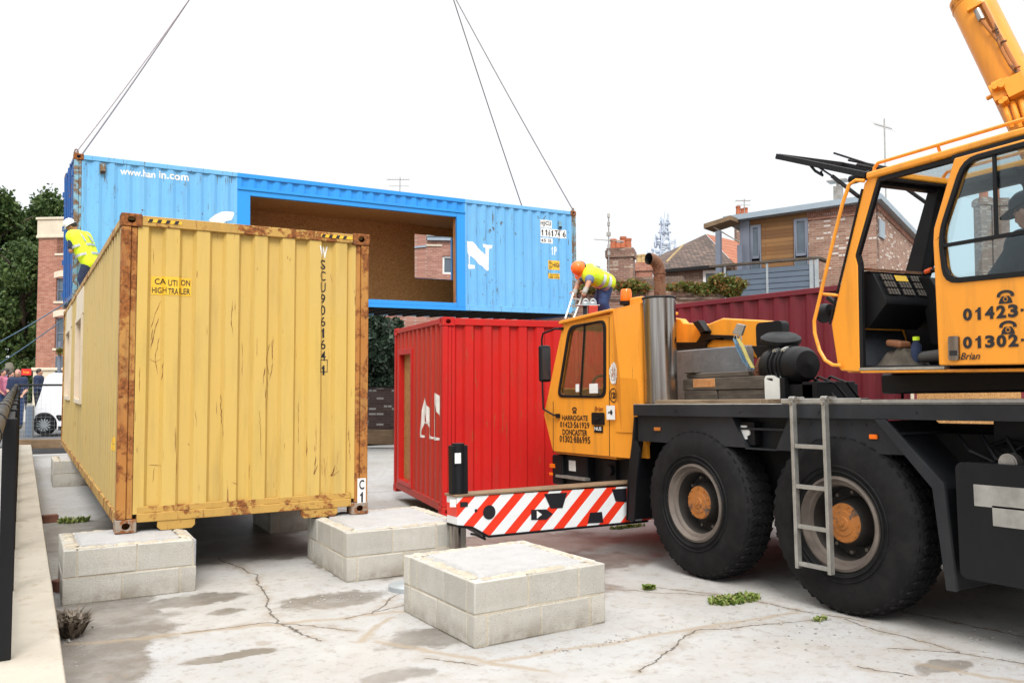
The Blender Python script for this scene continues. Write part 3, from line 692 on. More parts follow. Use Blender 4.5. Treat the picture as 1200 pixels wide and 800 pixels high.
def container(name, label, loc, rz, tilt, LX, LY, H, mt, pf, pl, front_open=(), left_open=(), back_open=(), skip=(), extra=None):
    root = thing(name, label, 'shipping container', loc, rz)
    root.rotation_euler = Matrix.Rotation(rz,4,'Z').to_euler() if not tilt else (Matrix.Rotation(rz,3,'Z') @ Matrix(tilt)).to_euler()
    F = faces(LX, LY)
    for (x,y,sx,sy) in ((0,0,1,1),(LX,0,-1,1),(LX,LY,-1,-1),(0,LY,1,-1)):
        for top in (0,1): casting(root, x, y, H-.118 if top else 0, sx, sy, top, mt['cast_top' if top else 'cast'])
        g = G(); w = .145
        g.box(x+sx*.006, y+sy*.006, .118, x+sx*(w*.62), y+sy*.05, H-.118); g.box(x+sx*.006, y+sy*.05, .118, x+sx*.05, y+sy*(w*.72), H-.118)
        g.box(x+sx*w*.62, y+sy*.020, .118, x+sx*w, y+sy*.06, H-.118)
        g.build('corner_post', mt['post'], root, bevel=.010)
    tz = H-.012
    for k, (a,b) in enumerate((((.178,.010),(LX-.178,.07)),((.178,LY-.07),(LX-.178,LY-.010)))):
        g = G(); g.box(a[0],a[1],H-.105,b[0],b[1],tz); g.build('top_rail', mt.get('rail_t', mt['rail']), root, bevel=.006)
        g = G(); g.box(a[0],a[1],.085,b[0],b[1],.165); g.box(a[0],a[1]+.012,.165,b[0],b[1]-.012,.225); g.build('bottom_rail', mt['rail'], root, bevel=.006)
    for k, (a,b) in enumerate((((.010,.162),(.07,LY-.162)),((LX-.07,.162),(LX-.010,LY-.162)))):
        g = G(); g.box(a[0],a[1],H-.085,b[0],b[1],tz); g.build('top_rail', mt['side_rail'], root, bevel=.006)
        g = G(); g.box(a[0],a[1],.055,b[0],b[1],.165); g.build('bottom_rail', mt['side_rail'], root, bevel=.006)
    P = {}
    for nm, L, o, c, mm in (('front',LX,front_open,pf,mt['front']),('left',LY,left_open,pl,mt['side']),('back',LX,back_open,pf,mt['front']),('right',LY,(),pl,mt['side'])):
        inn = L-.29; pr = corr(inn, *c); pr = [(s+.145, d+.024) for s, d in pr]; P[nm] = pr
        if nm in skip: continue
        g = G(); corr_wall(g, pr, .16, H-.085, F[nm], o)
        if extra and nm == 'front': extra(g, F, pr)
        ob = g.build('corrugated_wall', mm, root, smooth=20, fixn=False)
    g = G(); g.box(.06,.06,H-.05,LX-.06,LY-.06,H-.02); g.build('roof', mt['side'], root)
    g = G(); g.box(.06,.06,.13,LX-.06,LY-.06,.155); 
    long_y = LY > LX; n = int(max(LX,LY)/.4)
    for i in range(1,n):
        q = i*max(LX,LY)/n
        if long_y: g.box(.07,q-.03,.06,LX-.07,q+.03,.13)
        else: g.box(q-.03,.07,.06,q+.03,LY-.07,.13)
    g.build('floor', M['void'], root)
    return root, F, P

def squig(g, pts, w, prof, rnd, F):
    P = [aty(u,v,8.3788)-V((.7499,8.3788,.46)) for u,v in pts]; P = [(p.x,p.z) for p in P]; Q = []
    for a, b in zip(P, P[1:]):
        n = max(2,int(sqrt((b[0]-a[0])**2+(b[1]-a[1])**2)/.03))
        Q += [(a[0]+(b[0]-a[0])*i/n+rnd.uniform(-.004,.004), a[1]+(b[1]-a[1])*i/n) for i in range(n)]
    Q.append(P[-1]); k = len(Q)
    W = [w*.00062*(.2+rnd.random())*min(1,min(i,k-1-i)/2+.25) for i in range(k)]
    for i in range(k-1):
        (a,b),(c,d) = Q[i],Q[i+1]; dx,dz = c-a,d-b; L = sqrt(dx*dx+dz*dz) or 1; nx_,nz_ = -dz/L,dx/L
        put2d(g, ([(a+nx_*W[i],b+nz_*W[i]),(a-nx_*W[i],b-nz_*W[i]),(c-nx_*W[i+1],d-nz_*W[i+1]),(c+nx_*W[i+1],d+nz_*W[i+1])],[[0,1,2,3]]), lambda s,z,dd: F['front'](s,z,dval(prof,s)+dd), -.0025, 1, [p[0] for p in prof])
def scratches(g, F, prof):
  rnd = random.Random(4)
  for pts, w in (([(190,352),(183,368),(178,383)],6),([(187,372),(181,392),(178,408)],7),([(180,385),(178,398)],9),([(188,395),(183,420),(186,438)],5),([(176,420),(184,424),(190,420)],4),([(192,425),(190,445)],6),
    ([(273,350),(272,378),(274,394)],6),([(276,352),(277,368)],4),([(320,400),(322,425),(318,445)],5),([(318,402),(313,424),(318,440)],5),([(311,430),(309,450)],9),([(260,462),(261,490),(262,512)],5),([(312,455),(313,480)],7),([(316,440),(315,470)],4),
    ([(371,535),(369,556),(373,545)],9),([(394,545),(390,558),(398,552)],10),([(212,322),(213,338),(211,346)],9),([(303,313),(302,316)],5),([(181,290),(182,310)],4),([(338,300),(338,303)],7),([(341,302),(341,306)],8),([(174,545),(190,546)],5),([(272,565),(280,568)],6),
    ([(255,470),(256,486)],4),([(390,320),(392,330)],6),([(286,400),(286,440)],3),([(305,480),(307,540)],3),([(230,480),(231,500)],3),([(352,470),(352,520)],3),([(206,500),(206,530)],4),([(243,380),(243,392)],4),([(411,500),(412,540)],5),([(164,430),(164,460)],4),([(222,520),(224,522)],7),([(182,548),(180,566)],5)):
    squig(g, pts, w, prof, rnd, F)

# --- yellow
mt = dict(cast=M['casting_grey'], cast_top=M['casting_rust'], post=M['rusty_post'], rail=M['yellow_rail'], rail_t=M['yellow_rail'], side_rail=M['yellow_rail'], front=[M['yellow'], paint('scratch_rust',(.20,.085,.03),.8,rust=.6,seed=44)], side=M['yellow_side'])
YL, YW, YH = 12.19, 2.379, 2.896
yw_open = [(YL-b, YL-a, 1.10, 2.33) for a, b in ((5.78,7.25),(9.25,10.85))]
yel, F, PF = container('shipping_container', 'weathered yellow shipping container with rusty corner posts on block piers', (.7499,8.3788,.4875-.028), 0, None, YW, YL, YH, mt,
      (.272,.045,.118,.030,.09), (.278,.036,.072,.068,.05), left_open=yw_open, extra=scratches)
yel.rotation_euler.x = -.0036
yel.location.z = .46
def on_front(root_o, F, prof, g, shape, m=0, d=-.003, key='front'):
    return put2d(g, shape, lambda s,z,dd: F[key](s,z,dval(prof,s)+dd), d, m, cuts=[p[0] for p in prof])
for i, (a,b,z0,z1) in enumerate(yw_open):
    s0, s1 = a, b; g = G(); fw = .06
    T = F['left']
    for (p,q,r,t_) in ((s0-fw,z0-fw,s1+fw,z0),(s0-fw,z1,s1+fw,z1+fw),(s0-fw,z0,s0,z1),(s1,z0,s1+fw,z1)):
        g.plate([(p,q),(r,q),(r,t_),(p,t_)], [], lambda A,B,d: T(A,B,d), -.004, .075)
    wf = g.build('window', M['stone'], yel)
    wf['label'] = 'boarded window opening with cream steel frame'
    g = G(); g.plate([(s0,z0),(s1,z0),(s1,z1),(s0,z1)], [], lambda A,B,d: T(A,B,d), .07,.085); g.build('board', M['osb'], wf)
    g = G(); g.plate([(s0-.15,z1+fw+.004),(s1+.15,z1+fw+.004),(s1+.15,2.79),(s0-.15,2.79)], [], lambda A,B,d: T(A,B,d), .012,.03); g.build('head_plate', M['stone'], yel)
g = G(); on_front(yel, F, PF['front'], g, rect2d(.270,2.165,.622,2.335)); cs = g.build('caution_sticker', M['sticker'], yel)
g = G()
on_front(yel,F,PF['front'],g, fit_text('CA', .300,2.262,.392,2.318,.012), d=-.005); on_front(yel,F,PF['front'],g, fit_text('UTI', .412,2.250,.492,2.306,.012), d=-.005); on_front(yel,F,PF['front'],g, fit_text('ON', .530,2.262,.612,2.318,.012), d=-.005)
on_front(yel,F,PF['front'],g, fit_text('HIGH', .278,2.180,.398,2.236,.012), d=-.005); on_front(yel,F,PF['front'],g, fit_text('TRA', .412,2.172,.502,2.228,.012), d=-.005); on_front(yel,F,PF['front'],g, fit_text('ILER', .512,2.180,.614,2.236,.012), d=-.005)
g.build('caution_text', M['letter'], cs)
g = G(); on_front(yel,F,PF['front'],g, fit_text('W', 1.848,2.622,1.945,2.742,.02)); g.build('serial_letter', M['white_worn'], yel)
ser = 'SCU9061641'; 
z = 2.602; g = G()
for i, ch in enumerate(ser):
    w = .066
    c = 1.892+.002*i
    if i == 9: z -= .03
    on_front(yel,F,PF['front'],g, (fit_digits if ch.isdigit() else fit_text)(ch, c-w/2, z-.098, c+w/2, z, .004)); z -= .1165
q = (1.868,1.455,1.956,1.582)
g.build('serial_number', M['letter'], yel)
g = G()
for r in ((q[0],q[1],q[2],q[1]+.006),(q[0],q[3]-.006,q[2],q[3]),(q[0],q[1]+.006,q[0]+.006,q[3]-.006),(q[2]-.006,q[1]+.006,q[2],q[3]-.006)): on_front(yel,F,PF['front'],g, rect2d(*r))
g.build('check_digit_box', M['letter'], yel)
g = G(); put2d(g, rect2d(2.262,.105,2.352,.365), lambda a,b,d: V((a,.006+d,b)), -.003); c1 = g.build('berth_sticker', M['white'], yel)
g = G(); put2d(g, fit_text('C',2.28,.25,2.335,.35,.02), lambda a,b,d: V((a,.006+d,b)), -.006); put2d(g, fit_digits('1',2.275,.12,2.34,.225,.02), lambda a,b,d: V((a,.006+d,b)), -.006); g.build('berth_text', M['letter'], c1)
for a, b in ((.355,.685),(1.685,2.06)):
    g = G(); g.prism([(a,.085),(b,.085),(b-.0,.03),(b-.03,.0),(a+.03,.0),(a,.03)], lambda p,q,d: V((p,d,q)), .02, .05); g.build('pocket_plate', M['yellow_rail'], yel, bevel=.004)
for a, b in ((.225,.52),(1.86,2.19)):
    st = None
    for k in range(2):
        g = G()
        if k == 0: g.plate([(a,H_:=YH-.068),(b,H_),(b,H_+.030),(a,H_+.030)], [], lambda p,q,d: V((p,d,q)), .006, .012); st = g.build('hazard_strip', M['sticker'], yel)
        else:
            s = a
            while s < b-.05: put2d(g, poly2d([(s,YH-.068),(s+.035,YH-.068),(s+.048,YH-.038),(s+.015,YH-.038)]), lambda p,q,d: V((p,.003+d,q)), 0); s += .075
            g.build('hazard_stripes', M['letter'], st)
g = G()
for k, (y0,z0) in enumerate(((.55,.70),(.72,.70),(.55,.77))):
    sx_ = YL-y0-.14
    put2d(g, rect2d(sx_,z0,sx_+.14,z0+.06), lambda s,z,d: F['left'](s,z,dval(PF['left'],s)+d), -.003, 0, [p[0] for p in PF['left']])
g.build('worn_label', M['sticker'], yel)

# --- blue
yb, tb = radians(1.75), radians(.6)
Rt = Matrix.Rotation(-tb, 3, 'Y')
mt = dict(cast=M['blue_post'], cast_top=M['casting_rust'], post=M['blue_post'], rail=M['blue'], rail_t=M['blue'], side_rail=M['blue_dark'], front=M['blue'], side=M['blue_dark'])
BL, BW, BH = 12.19, 2.438, 2.896
blu, F, PF = container('shipping_container', 'long faded blue shipping container hung on slings with a big side opening', (.818,18.576,3.40), yb, [list(r) for r in Rt], BL, BW, BH, mt,
      (.278,.036,.072,.068,.03), (.278,.036,.11,.04,.05), skip=('front','back'))
OS0, OS1, OZ0, OZ1 = 3.43, 8.515, .262, 2.41
pr = PF['front']
for hole in ((3.155,99,-1,9),(-1,8.75,-1,9)): g = G(); corr_wall(g, [p for p in pr if (p[0] < 3.155) == (hole[1] > 50)]+([(3.155,dval(pr,3.155))] if hole[1] > 50 else []) if hole[1] > 50 else [(8.75,dval(pr,8.75))]+[p for p in pr if p[0] > 8.75], .16, BH-.085, F['front']); g.build('corrugated_wall', M['blue'], blu, smooth=20, fixn=False)
g = G(); corr_wall(g, pr, 2.56, BH-.085, F['front'], [(-1,3.155,-1,9),(8.75,20,-1,9)]); g.build('repainted_wall', M['blue_new'], blu, smooth=20, fixn=False)
g = G(); T = F['front']
for p,q,r,t_ in ((3.155,.165,OS0,2.56),(OS1,.165,8.75,2.56),(OS0,OZ1,OS1,2.56),(OS0,.165,OS1,OZ0)):
    g.plate([(p,q),(r,q),(r,t_),(p,t_)], [], T, .012, .09)
for p,q,r,t_ in ((3.155,2.52,8.75,2.575),):
    g.plate([(p,q),(r,q),(r,t_),(p,t_)], [], T, -.014, .011)
g.build('opening_frame', M['blue_new'], blu, bevel=.006)
g = G(); g.box(3.155,.004,.08,8.75,.0095,.163); g.box(3.155,.004,BH-.10,8.75,.0095,BH-.014); g.build('repainted_rail', M['blue_new'], blu)
lin = 'lining_board'
WO = (8.435,9.64,1.105,2.315)
g = G(); g.plate([(2.2,.17),(11.6,.17),(11.6,2.62),(2.2,2.62)], [[(WO[0],WO[2]),(WO[1],WO[2]),(WO[1],WO[3]),(WO[0],WO[3])]], lambda a,b,d: V((a,BW-.14+d,b)), 0, .018); g.build(lin, M['osb'], blu)
g = G(); g.box(2.2,.1,2.55,11.6,BW-.145,2.568); g.build(lin, M['osb'], blu)
g = G(); g.box(2.2,.1,.158,11.6,BW-.145,.176); g.build(lin, M['plank'], blu)
g = G(); g.box(2.18,.1,.18,2.198,BW-.145,2.55); g.build(lin, M['osb'], blu)
g = G(); g.box(11.602,.1,.18,11.62,BW-.145,2.55); g.build(lin, M['osb'], blu)
g = G(); g.box(OS1-.0,.092,OZ0,OS1+.03,.22,OZ1); g.box(OS0-.03,.092,OZ0,OS0,.22,OZ1); g.build('opening_stud', M['timber_cut'], blu)
g = G(); corr_wall(g, PF['back'], .16, BH-.085, F['back'], [(BL-WO[1]-.02,BL-WO[0]+.02,WO[2]-.02,WO[3]+.02)]); g.build('corrugated_wall', M['blue'], blu, smooth=20, fixn=False)
g = G(); g.box(WO[1]-.045,BW-.12,WO[2],WO[1]-.02,BW-.03,WO[3]); g.box(WO[0],BW-.12,WO[2],WO[1]-.045,BW-.03,WO[2]+.02); g.build('window_reveal', M['blue_new'], blu)
def bf(shape, m, name, d=-.003, parent=None):
    g = G(); on_front(blu, F, pr, g, shape, 0, d); return g.build(name, m, parent or blu)
bf(fit_text('www.han', .84,2.575,1.50,2.72,.022), M['white_worn'], 'web_address'); bf(fit_text('in.com', 1.57,2.585,2.16,2.74,.022), M['white_worn'], 'web_address')
nz = [(178,150),(255,150),(340,235),(430,330),(432,230),(400,215),(395,172),(535,178),(525,225),(490,235),(485,545),(455,560),(425,540),(385,490),(330,455),(240,360),(222,365),(222,480),(280,490),(280,540),(205,545),(190,490),(208,475),(208,350),(185,300)]
bf(poly2d([(8.805+(a-175)/360*.75, 1.83-(b-150)/410*.72) for a,b in nz]), M['white_worn'], 'painted_letter')
sz = [(330,570),(420,480),(520,430),(640,412),(690,412),(705,440),(690,490),(665,540),(600,560),(560,575),(500,640),(420,640)]
bf(poly2d([(2.58+(a-340)/365*.52, 2.03-(b-412)/145*.21) for a,b in sz]), M['white_worn'], 'painted_letter')
for (a0,b0,a1,b1,tx) in ((11.02,2.37,11.42,2.58,'HJCU'),(11.03,2.13,11.88,2.355,'116174 6'),(11.03,1.96,11.44,2.10,'45 G1')):
    w = bf(rect2d(a0,b0,a1,b1), M['white_worn'], 'number_patch')
    bf((fit_digits if tx[0].isdigit() else fit_text)(tx, a0+.03, b0+.03, a1-.03, b1-.03, .015), M['letter'], 'number_text', -.006, w)
bf(fit_digits('1P', 11.38,1.66,11.55,1.88,.03), M['white_worn'], 'stencil_mark')
w = bf(rect2d(11.265,1.26,11.66,1.51), M['sticker'], 'height_sticker'); bf(fit_text('9\'6', 11.29,1.40,11.40,1.49,.015), M['letter'], 'height_text', -.006, w); bf(fit_text('2.9', 11.29,1.285,11.40,1.37,.015), M['letter'], 'height_text', -.006, w); bf(fit_text('HIGH', 11.43,1.33,11.65,1.45,.02), M['letter'], 'height_text', -.006, w)
w = bf(rect2d(11.265,1.02,11.66,1.165), M['sticker'], 'height_sticker'); bf(fit_text('CAUTION', 11.34,1.105,11.59,1.15,.008), M['letter'], 'height_text', -.006, w); bf(fit_text('2.9M HIGH', 11.29,1.035,11.64,1.085,.008), M['letter'], 'height_text', -.006, w)
for s_, z_ in ((.52,2.66),(11.66,2.50)):
    g = G(); g.box(s_-.055,.0,z_-.12,s_+.055,.03,z_+.1); v = g.build('air_vent', M['blue_post'], blu, bevel=.01)
    g = G(); g.box(s_-.045,-.004,z_-.115,s_+.045,.001,z_-.06); g.build('vent_slot', M['void'], v)
bf(poly2d([(.97+.11*cos(t), 1.02+.13*sin(t)) for t in (0,pi/2,pi,3*pi/2)]), M['blue_post'], 'faded_patch'); bf(rect2d(.90,.62,1.05,.82), M['blue_post'], 'faded_patch'); bf(rect2d(.30,.30,.62,.72), paint('repainted_patch',(.10,.33,.56),.5,seed=31), 'faded_patch')
g = G()                                                                  # locking bars and hinges of the door end, seen edge on
for y in (.55,.95,1.5,1.9): g.cyl((-.018,y,.12),(-.018,y,BH-.1),.016,n=8)
for z in (.3,1.0,1.75,2.5): g.box(-.03,.02,z-.05,-.002,.14,z+.05); g.box(-.03,BW-.14,z-.05,-.002,BW-.02,z+.05)
g.build('locking_bar', M['blue_dark'], blu)

# --- red
RY = radians(-9.3); RO = V((4.882,10.323,.02)); RLX, RLY, RH = 6.06, 2.89, 2.665
mt = dict(cast=M['red'], cast_top=M['red'], post=M['red'], rail=M['red'], side_rail=M['red_side'], front=M['red'], side=M['red_side'])
ex = V((cos(RY),sin(RY),0)); ey = V((-sin(RY),cos(RY),0))
def redleft(u, v): p = onplane(u, v, RO, ex)-RO; return RLY-p.dot(ey), p.z
d0 = redleft(468,416); d1 = redleft(480,563)
ro = [(d0[0], d1[0], .24, (d0[1]))]
red, F, PF = container('shipping_container', 'bright red shipping container with a tall boarded slot standing behind the crane cab', tuple(RO), RY, None, RLX, RLY, RH, mt,
      (.262,.040,.11,.034,.04), (.262,.036,.10,.034,.04), left_open=ro)
T = F['left']; a, b, z0, z1 = ro[0]; g = G(); fw = .09
for (p,q,r,t_) in ((a-fw,z1,b+fw,z1+.09),(a-fw,.17,a,z1),(b,.17,b+fw,z1),(a,.17,b,z0)):
    g.plate([(p,q),(r,q),(r,t_),(p,t_)], [], T, -.004, .10)
w = g.build('slot_frame', M['red'], red, bevel=.004)
g = G(); g.plate([(a,z0),(b,z0),(b,z1),(a,z1)], [], T, .085,.10); g.build('board', M['osb'], w)
def rz4(p): return redleft(455+p[0]/5.333, 380+p[1]/5.333)
for polys in ([[(207,425),(213,430),(245,570),(250,690),(266,708),(266,716),(235,714),(238,700),(229,600),(214,500)], [(205,460),(215,510),(207,590),(198,680),(200,690),(212,700),(212,708),(190,705),(189,680),(198,590)], [(205,598),(232,612),(233,622),(204,610)]],
              [[(270,428),(290,430),(308,478),(309,640),(281,490),(282,700),(303,714),(303,722),(277,726),(274,700)]]):
    g = G()
    for P_ in polys: put2d(g, poly2d([rz4(p) for p in P_]), lambda s,z,d: T(s,z,dval(PF['left'],s)+d), -.004, 0, [p[0] for p in PF['left']])
    g.build('painted_letter', M['white_worn'], red)

# --- maroon
mt = dict(cast=M['maroon'], cast_top=M['maroon'], post=M['maroon'], rail=M['maroon'], side_rail=M['maroon'], front=M['osb'], side=M['maroon'])
mar, F, PF = container('shipping_container', 'dull maroon shipping container with a boarded end behind the crane deck', (8.85,6.15,.45), 0, None, 2.438, 6.06, 2.591, mt,
      (.262,.036,.11,.034,.04), (.278,.036,.072,.068,.05), skip=('front',))
g = G(); g.plate([(.15,.17),(2.29,.17),(2.29,2.49),(.15,2.49)], [], F['front'], .03,.05); g.build('end_board', M['osb'], mar)
g = G(); g.box(-.006,-.004,.12,.05,.004,2.45); g.build('edge_batten', M['stone'], mar)
pier('concrete block pier hidden under the near end of the maroon container', 8.7, 6.1, 1.1, 1.1); pier('concrete block pier hidden under the far end of the maroon container', 8.7, 11.2, 1.1, 1.0)
# ------------------------------------------------------------------ mobile crane
CO = V((6.87, 5.2, 0)); TL = -.026                                    # stands nose down a little
Rc = Matrix.Rotation(TL, 4, 'X')
def tilt(p): return CO + Rc.to_3x3() @ (V(p)-CO)
Ri = Rc.to_3x3().transposed()
def untilt(p): return CO + Ri @ (V(p)-CO)
crane = thing('mobile_crane', 'orange and black mobile crane with open operator cab and striped outrigger beam', 'crane', CO); crane.rotation_euler = (TL,0,0)
def cb(g, name, mats, parent=None, **k):
    return g.build(name, mats, parent or crane, org=CO, **k)
def tx(u, v, X):
    """photo direction met at the side plane X, in the crane's own (untilted) frame, as (y, z)"""
    p = untilt(atx(u, v, X)); return p.y, p.z
NX, FX = 5.5, 8.24
def side(X): return lambda a,b,d: V((X+d, a, b))                      # plates on the near side: (y,z), d inwards

# chassis and deck
g = G(); g.box(6.2,-4.2,.78,6.42,8.3,1.42); g.box(7.32,-4.2,.78,7.54,8.3,1.42)
for y in (-3,-1.2,.9,2.9,5.2,7.2): g.box(6.42,y-.1,.85,7.32,y+.1,1.35)
for y in (6.06,4.41): g.box(5.95,y-.07,.62,7.8,y+.07,.78); g.ell((6.87,y,.7),.3,.24,.24)
g.box(6.42,-4,1.36,7.32,7.0,1.42)
g.box(5.98,-4.2,.72,7.75,8.2,1.40); g.box(7.6,-4.2,.34,8.2,3.6,1.45); g.box(5.56,-4.2,.40,6.2,-2.4,1.45); g.box(6.2,-4.2,.5,7.6,3.4,.72)  # unseen filler boxes added under the crane to block light
cb(g, 'chassis_with_light_blocks', M['void'])
g = G(); g.box(NX,-4.2,1.512,FX,6.965,1.622); g.box(NX-.0,-4.2,1.622,NX+.03,6.965,1.632,1)
g.box(NX+.03,3.0,1.622,6.1,4.95,1.634,1)
cb(g, 'deck', [M['black_scuff'], M['alu']], bevel=.006)
g = G(); y0 = 3.02
g.box(NX-.004,4.2,1.632,NX+.1,4.98,1.672); g.box(NX-.002,-4,1.632,NX+.05,4.2,1.66)
cb(g, 'deck_edge_rail', M['alu'], bevel=.004)
# mudguards
A0 = tx(745,488,NX+.06)
def poly(px, X): return [tx(u,v,X) for u,v in px]
g = G(); X = NX+.05
g.plate([(6.955,1.512),(6.955,1.25),(5.45,1.245),(5.60,1.512)], [], side(X), 0, .03)
g.plate([(5.60,1.512),(5.45,1.245),(5.10,1.236),(4.95,1.512)], [], side(X+.16), 0, .03)
g.add([(X,5.60,1.51),(X,5.45,1.246),(X+.17,5.45,1.246),(X+.17,5.60,1.51)], [(0,1,2,3)]); g.add([(X,4.95,1.51),(X,5.10,1.236),(X+.17,5.10,1.236),(X+.17,4.95,1.51)], [(0,1,2,3)])
g.plate([(4.95,1.512),(5.10,1.236),(4.55,1.245),(3.82,1.258),(4.06,1.512)], [], side(X), 0, .03)
g.box(X,5.10,1.232,X+.19,5.45,1.244)
g.box(X+.03,3.9,1.40,6.15,6.95,1.42)
cb(g, 'mudguard', M['black_scuff'], bevel=.006)
g = G(); pth = [(6.95,1.50),(6.99,1.25),(7.08,.85),(7.12,.42)]                # front flap, bent sheet
for (a,b),(c,d) in zip(pth, pth[1:]): g.add([(NX+.02,a,b),(6.15,a,b),(6.15,c,d),(NX+.02,c,d),(NX+.02,a+.03,b),(6.15,a+.03,b),(6.15,c+.03,d),(NX+.02,c+.03,d)], [(0,1,2,3),(4,5,6,7),(0,3,7,4),(1,2,6,5),(0,1,5,4),(3,2,6,7)])
g.plate([(6.955,1.25),(6.99,1.25),(7.085,.85),(7.14,.42),(7.02,.42),(6.97,.80),(6.90,1.15)], [], side(NX+.02), 0, .02)
cb(g, 'mud_flap', M['black'])
g = G(); pth = [(4.06,1.50),(3.62,1.035),(3.55,.36)]                          # rear guard
for (a,b),(c,d) in zip(pth, pth[1:]): g.add([(NX,a,b),(6.15,a,b),(6.15,c,d),(NX,c,d),(NX,a-.03,b),(6.15,a-.03,b),(6.15,c-.03,d),(NX,c-.03,d)], [(0,1,2,3),(4,5,6,7),(0,3,7,4),(1,2,6,5),(0,1,5,4),(3,2,6,7)])
g.plate([(4.08,1.512),(3.645,1.045),(3.575,.36),(3.50,.36),(3.555,1.08),(3.99,1.512)], [], side(NX-.01), 0, .03)
cb(g, 'mudguard', M['black_scuff'], bevel=.004)
g = G(); yc, zc = tx(885,506,NX+.2); g.box(NX+.10,yc-.085,zc-.115,NX+.19,yc+.085,zc+.095); lb = cb(g, 'work_lamp', M['black'], bevel=.008)
g = G(); g.box(NX+.09,yc-.005,zc-.06,NX+.102,yc+.065,zc+.06); g.cyl((NX+.088,yc-.012,zc),(NX+.10,yc-.012,zc),.03,n=14); cb(g, 'lens', M['white'], lb)
for u,v,w in ((771,502.5,.045),(1024.5,511.5,.035)):
    y, z = tx(u,v,NX+.05); g = G(); g.box(NX+.03,y-w,z-.018,NX+.052,y+w,z+.018); cb(g, 'marker_lamp', M['amber_dull' if u < 800 else 'amber'], bevel=.006)

# wheels
def wheel(y, xs, s):
    """s=1 outer face towards -X"""
    w = bpy.data.objects.new('wheel', None); COL.objects.link(w); w.parent = crane; w.location = V((xs,y,.70))-CO
    ax = V((1*s,0,0)); g = G()
    prof = [(.355,.035),(.375,.012),(.42,.004),(.50,-.006),(.57,-.002),(.630,.014),(.665,.034),(.685,.055),(.692,.080),(.694,.19),(.692,.30),(.685,.325),(.665,.346),(.60,.37),(.5,.385),(.38,.37),(.355,.345)]
    g.lathe(prof, (0,0,0), ax, 72)
    for r in (.405,.445): g.lathe([(r-.006,-.000),(r,-.012),(r+.006,-.002)], (0,0,0), ax, 64)
    n = 46
    for k in range(n):
        t = 2*pi*k/n; e = V((0,cos(t),sin(t))); q = V((0,-sin(t),cos(t)))
        for h, dr, hw, tw in ((.098,.692,.034,.029),(.282,.692,.034,.029),(.150,.694,.028,.031),(.232,.692,.028,.031)):
            tt = q if h in (.072,.305) else (q+ax*(.5 if h < .2 else -.5)).normalized()
            oth = ax if h in (.072,.305) else (ax-q*(.5 if h < .2 else -.5)).normalized()
            g.obox(ax*h+e*dr, oth*hw, tt*tw, e*.010)
        g.obox(ax*.040+e*.661, ax*.010, q*.022, e*.013)
    g.build('tyre', M['tyre'], w, smooth=40)
    g = G(); g.lathe([(.372,.03),(.366,.005),(.345,-.004),(.335,.012),(.322,.035),(.302,.042),(.288,.07)], (0,0,0), ax, 56); g.lathe([(.288,.07),(.276,.23),(.22,.24),(.12,.24)], (0,0,0), ax, 56, 1)
    for k in range(10):
        t = 2*pi*k/10; c = V((0,cos(t),sin(t)))*.235; g.cyl(c+ax*.20, c+ax*.165, .016, n=6)
    g.build('rim', [M['rim'], M['rim_shade']], w, smooth=40)
    g = G(); g.lathe([(.20,.24),(.172,.13),(.160,.088),(.154,.078)], (0,0,0), ax, 40, 1); g.lathe([(.154,.078),(.148,.070),(.10,.066),(.096,.060),(.055,.058),(.05,.050),(.0,.048)], (0,0,0), ax, 40)
    for k in range(10):
        t = 2*pi*k/10+.3; c = V((0,cos(t),sin(t)))*.135; g.cyl(c+ax*.09, c+ax*.060, .010, n=6)
    g.cyl(ax*.055, ax*.036, .022, n=6)
    g.build('hub', [M['orange_worn'], M['rim_shade']], w, smooth=24)
    return w
w0 = wheel(6.10, NX+.01, 1)
def wdup(y, x, flip):
    w = w0.copy(); COL.objects.link(w); w.location = V((x,y,.70))-CO; w.rotation_euler = (radians(37*y),0,pi if flip else 0)
    for c in w0.children:
        d = c.copy(); COL.objects.link(d); d.parent = w
wdup(4.465, NX+.01, False); wdup(6.10, FX-.01, True); wdup(4.465, FX-.01, True); wdup(.1, NX+.01, False); wdup(-1.55, NX+.01, False)

# rear stabiliser box with taped plates
g = G(); (ya,za),(yb_,zb) = tx(1124,556,NX), tx(1124,684,NX)
g.plate(round_rect(1.0, .46, 3.475, 1.235, .05), [], side(NX), 0, .62); sb = cb(g, 'stabiliser_box', M['black'], bevel=.012, seg=2)
g = G()
for r in ((1141,567,1230,592),(1163,592,1230,615.5)):
    a = tx(r[0],r[1],NX); b = (tx(r[2],r[3],NX)[0], tx(r[0],r[3],NX)[1]); g.plate([(a[0],a[1]),(b[0],a[1]),(b[0],b[1]+ (0)),(a[0],b[1])], [], side(NX-.004), 0, .003)
cb(g, 'tape_plate', M['alu'], sb)
g = G(); y, z = tx(1186,542,NX+.1); g.cyl((NX+.05,y,z),(NX+.12,y,z),.062,n=24); g.cyl((NX+.045,y,z),(NX+.05,y,z),.05,n=24); cb(g, 'reflector', M['steel'])
g = G()
for k in range(5): g.tube([(NX+.3+.03*k,3.4-.12*i,1.33+.05*sin(i*1.3+k)-.03*k) for i in range(9)], .014, 6)
g.box(NX+.35,2.0,1.24,6.2,3.4,1.5)
cb(g, 'hose_bundle', M['black'])

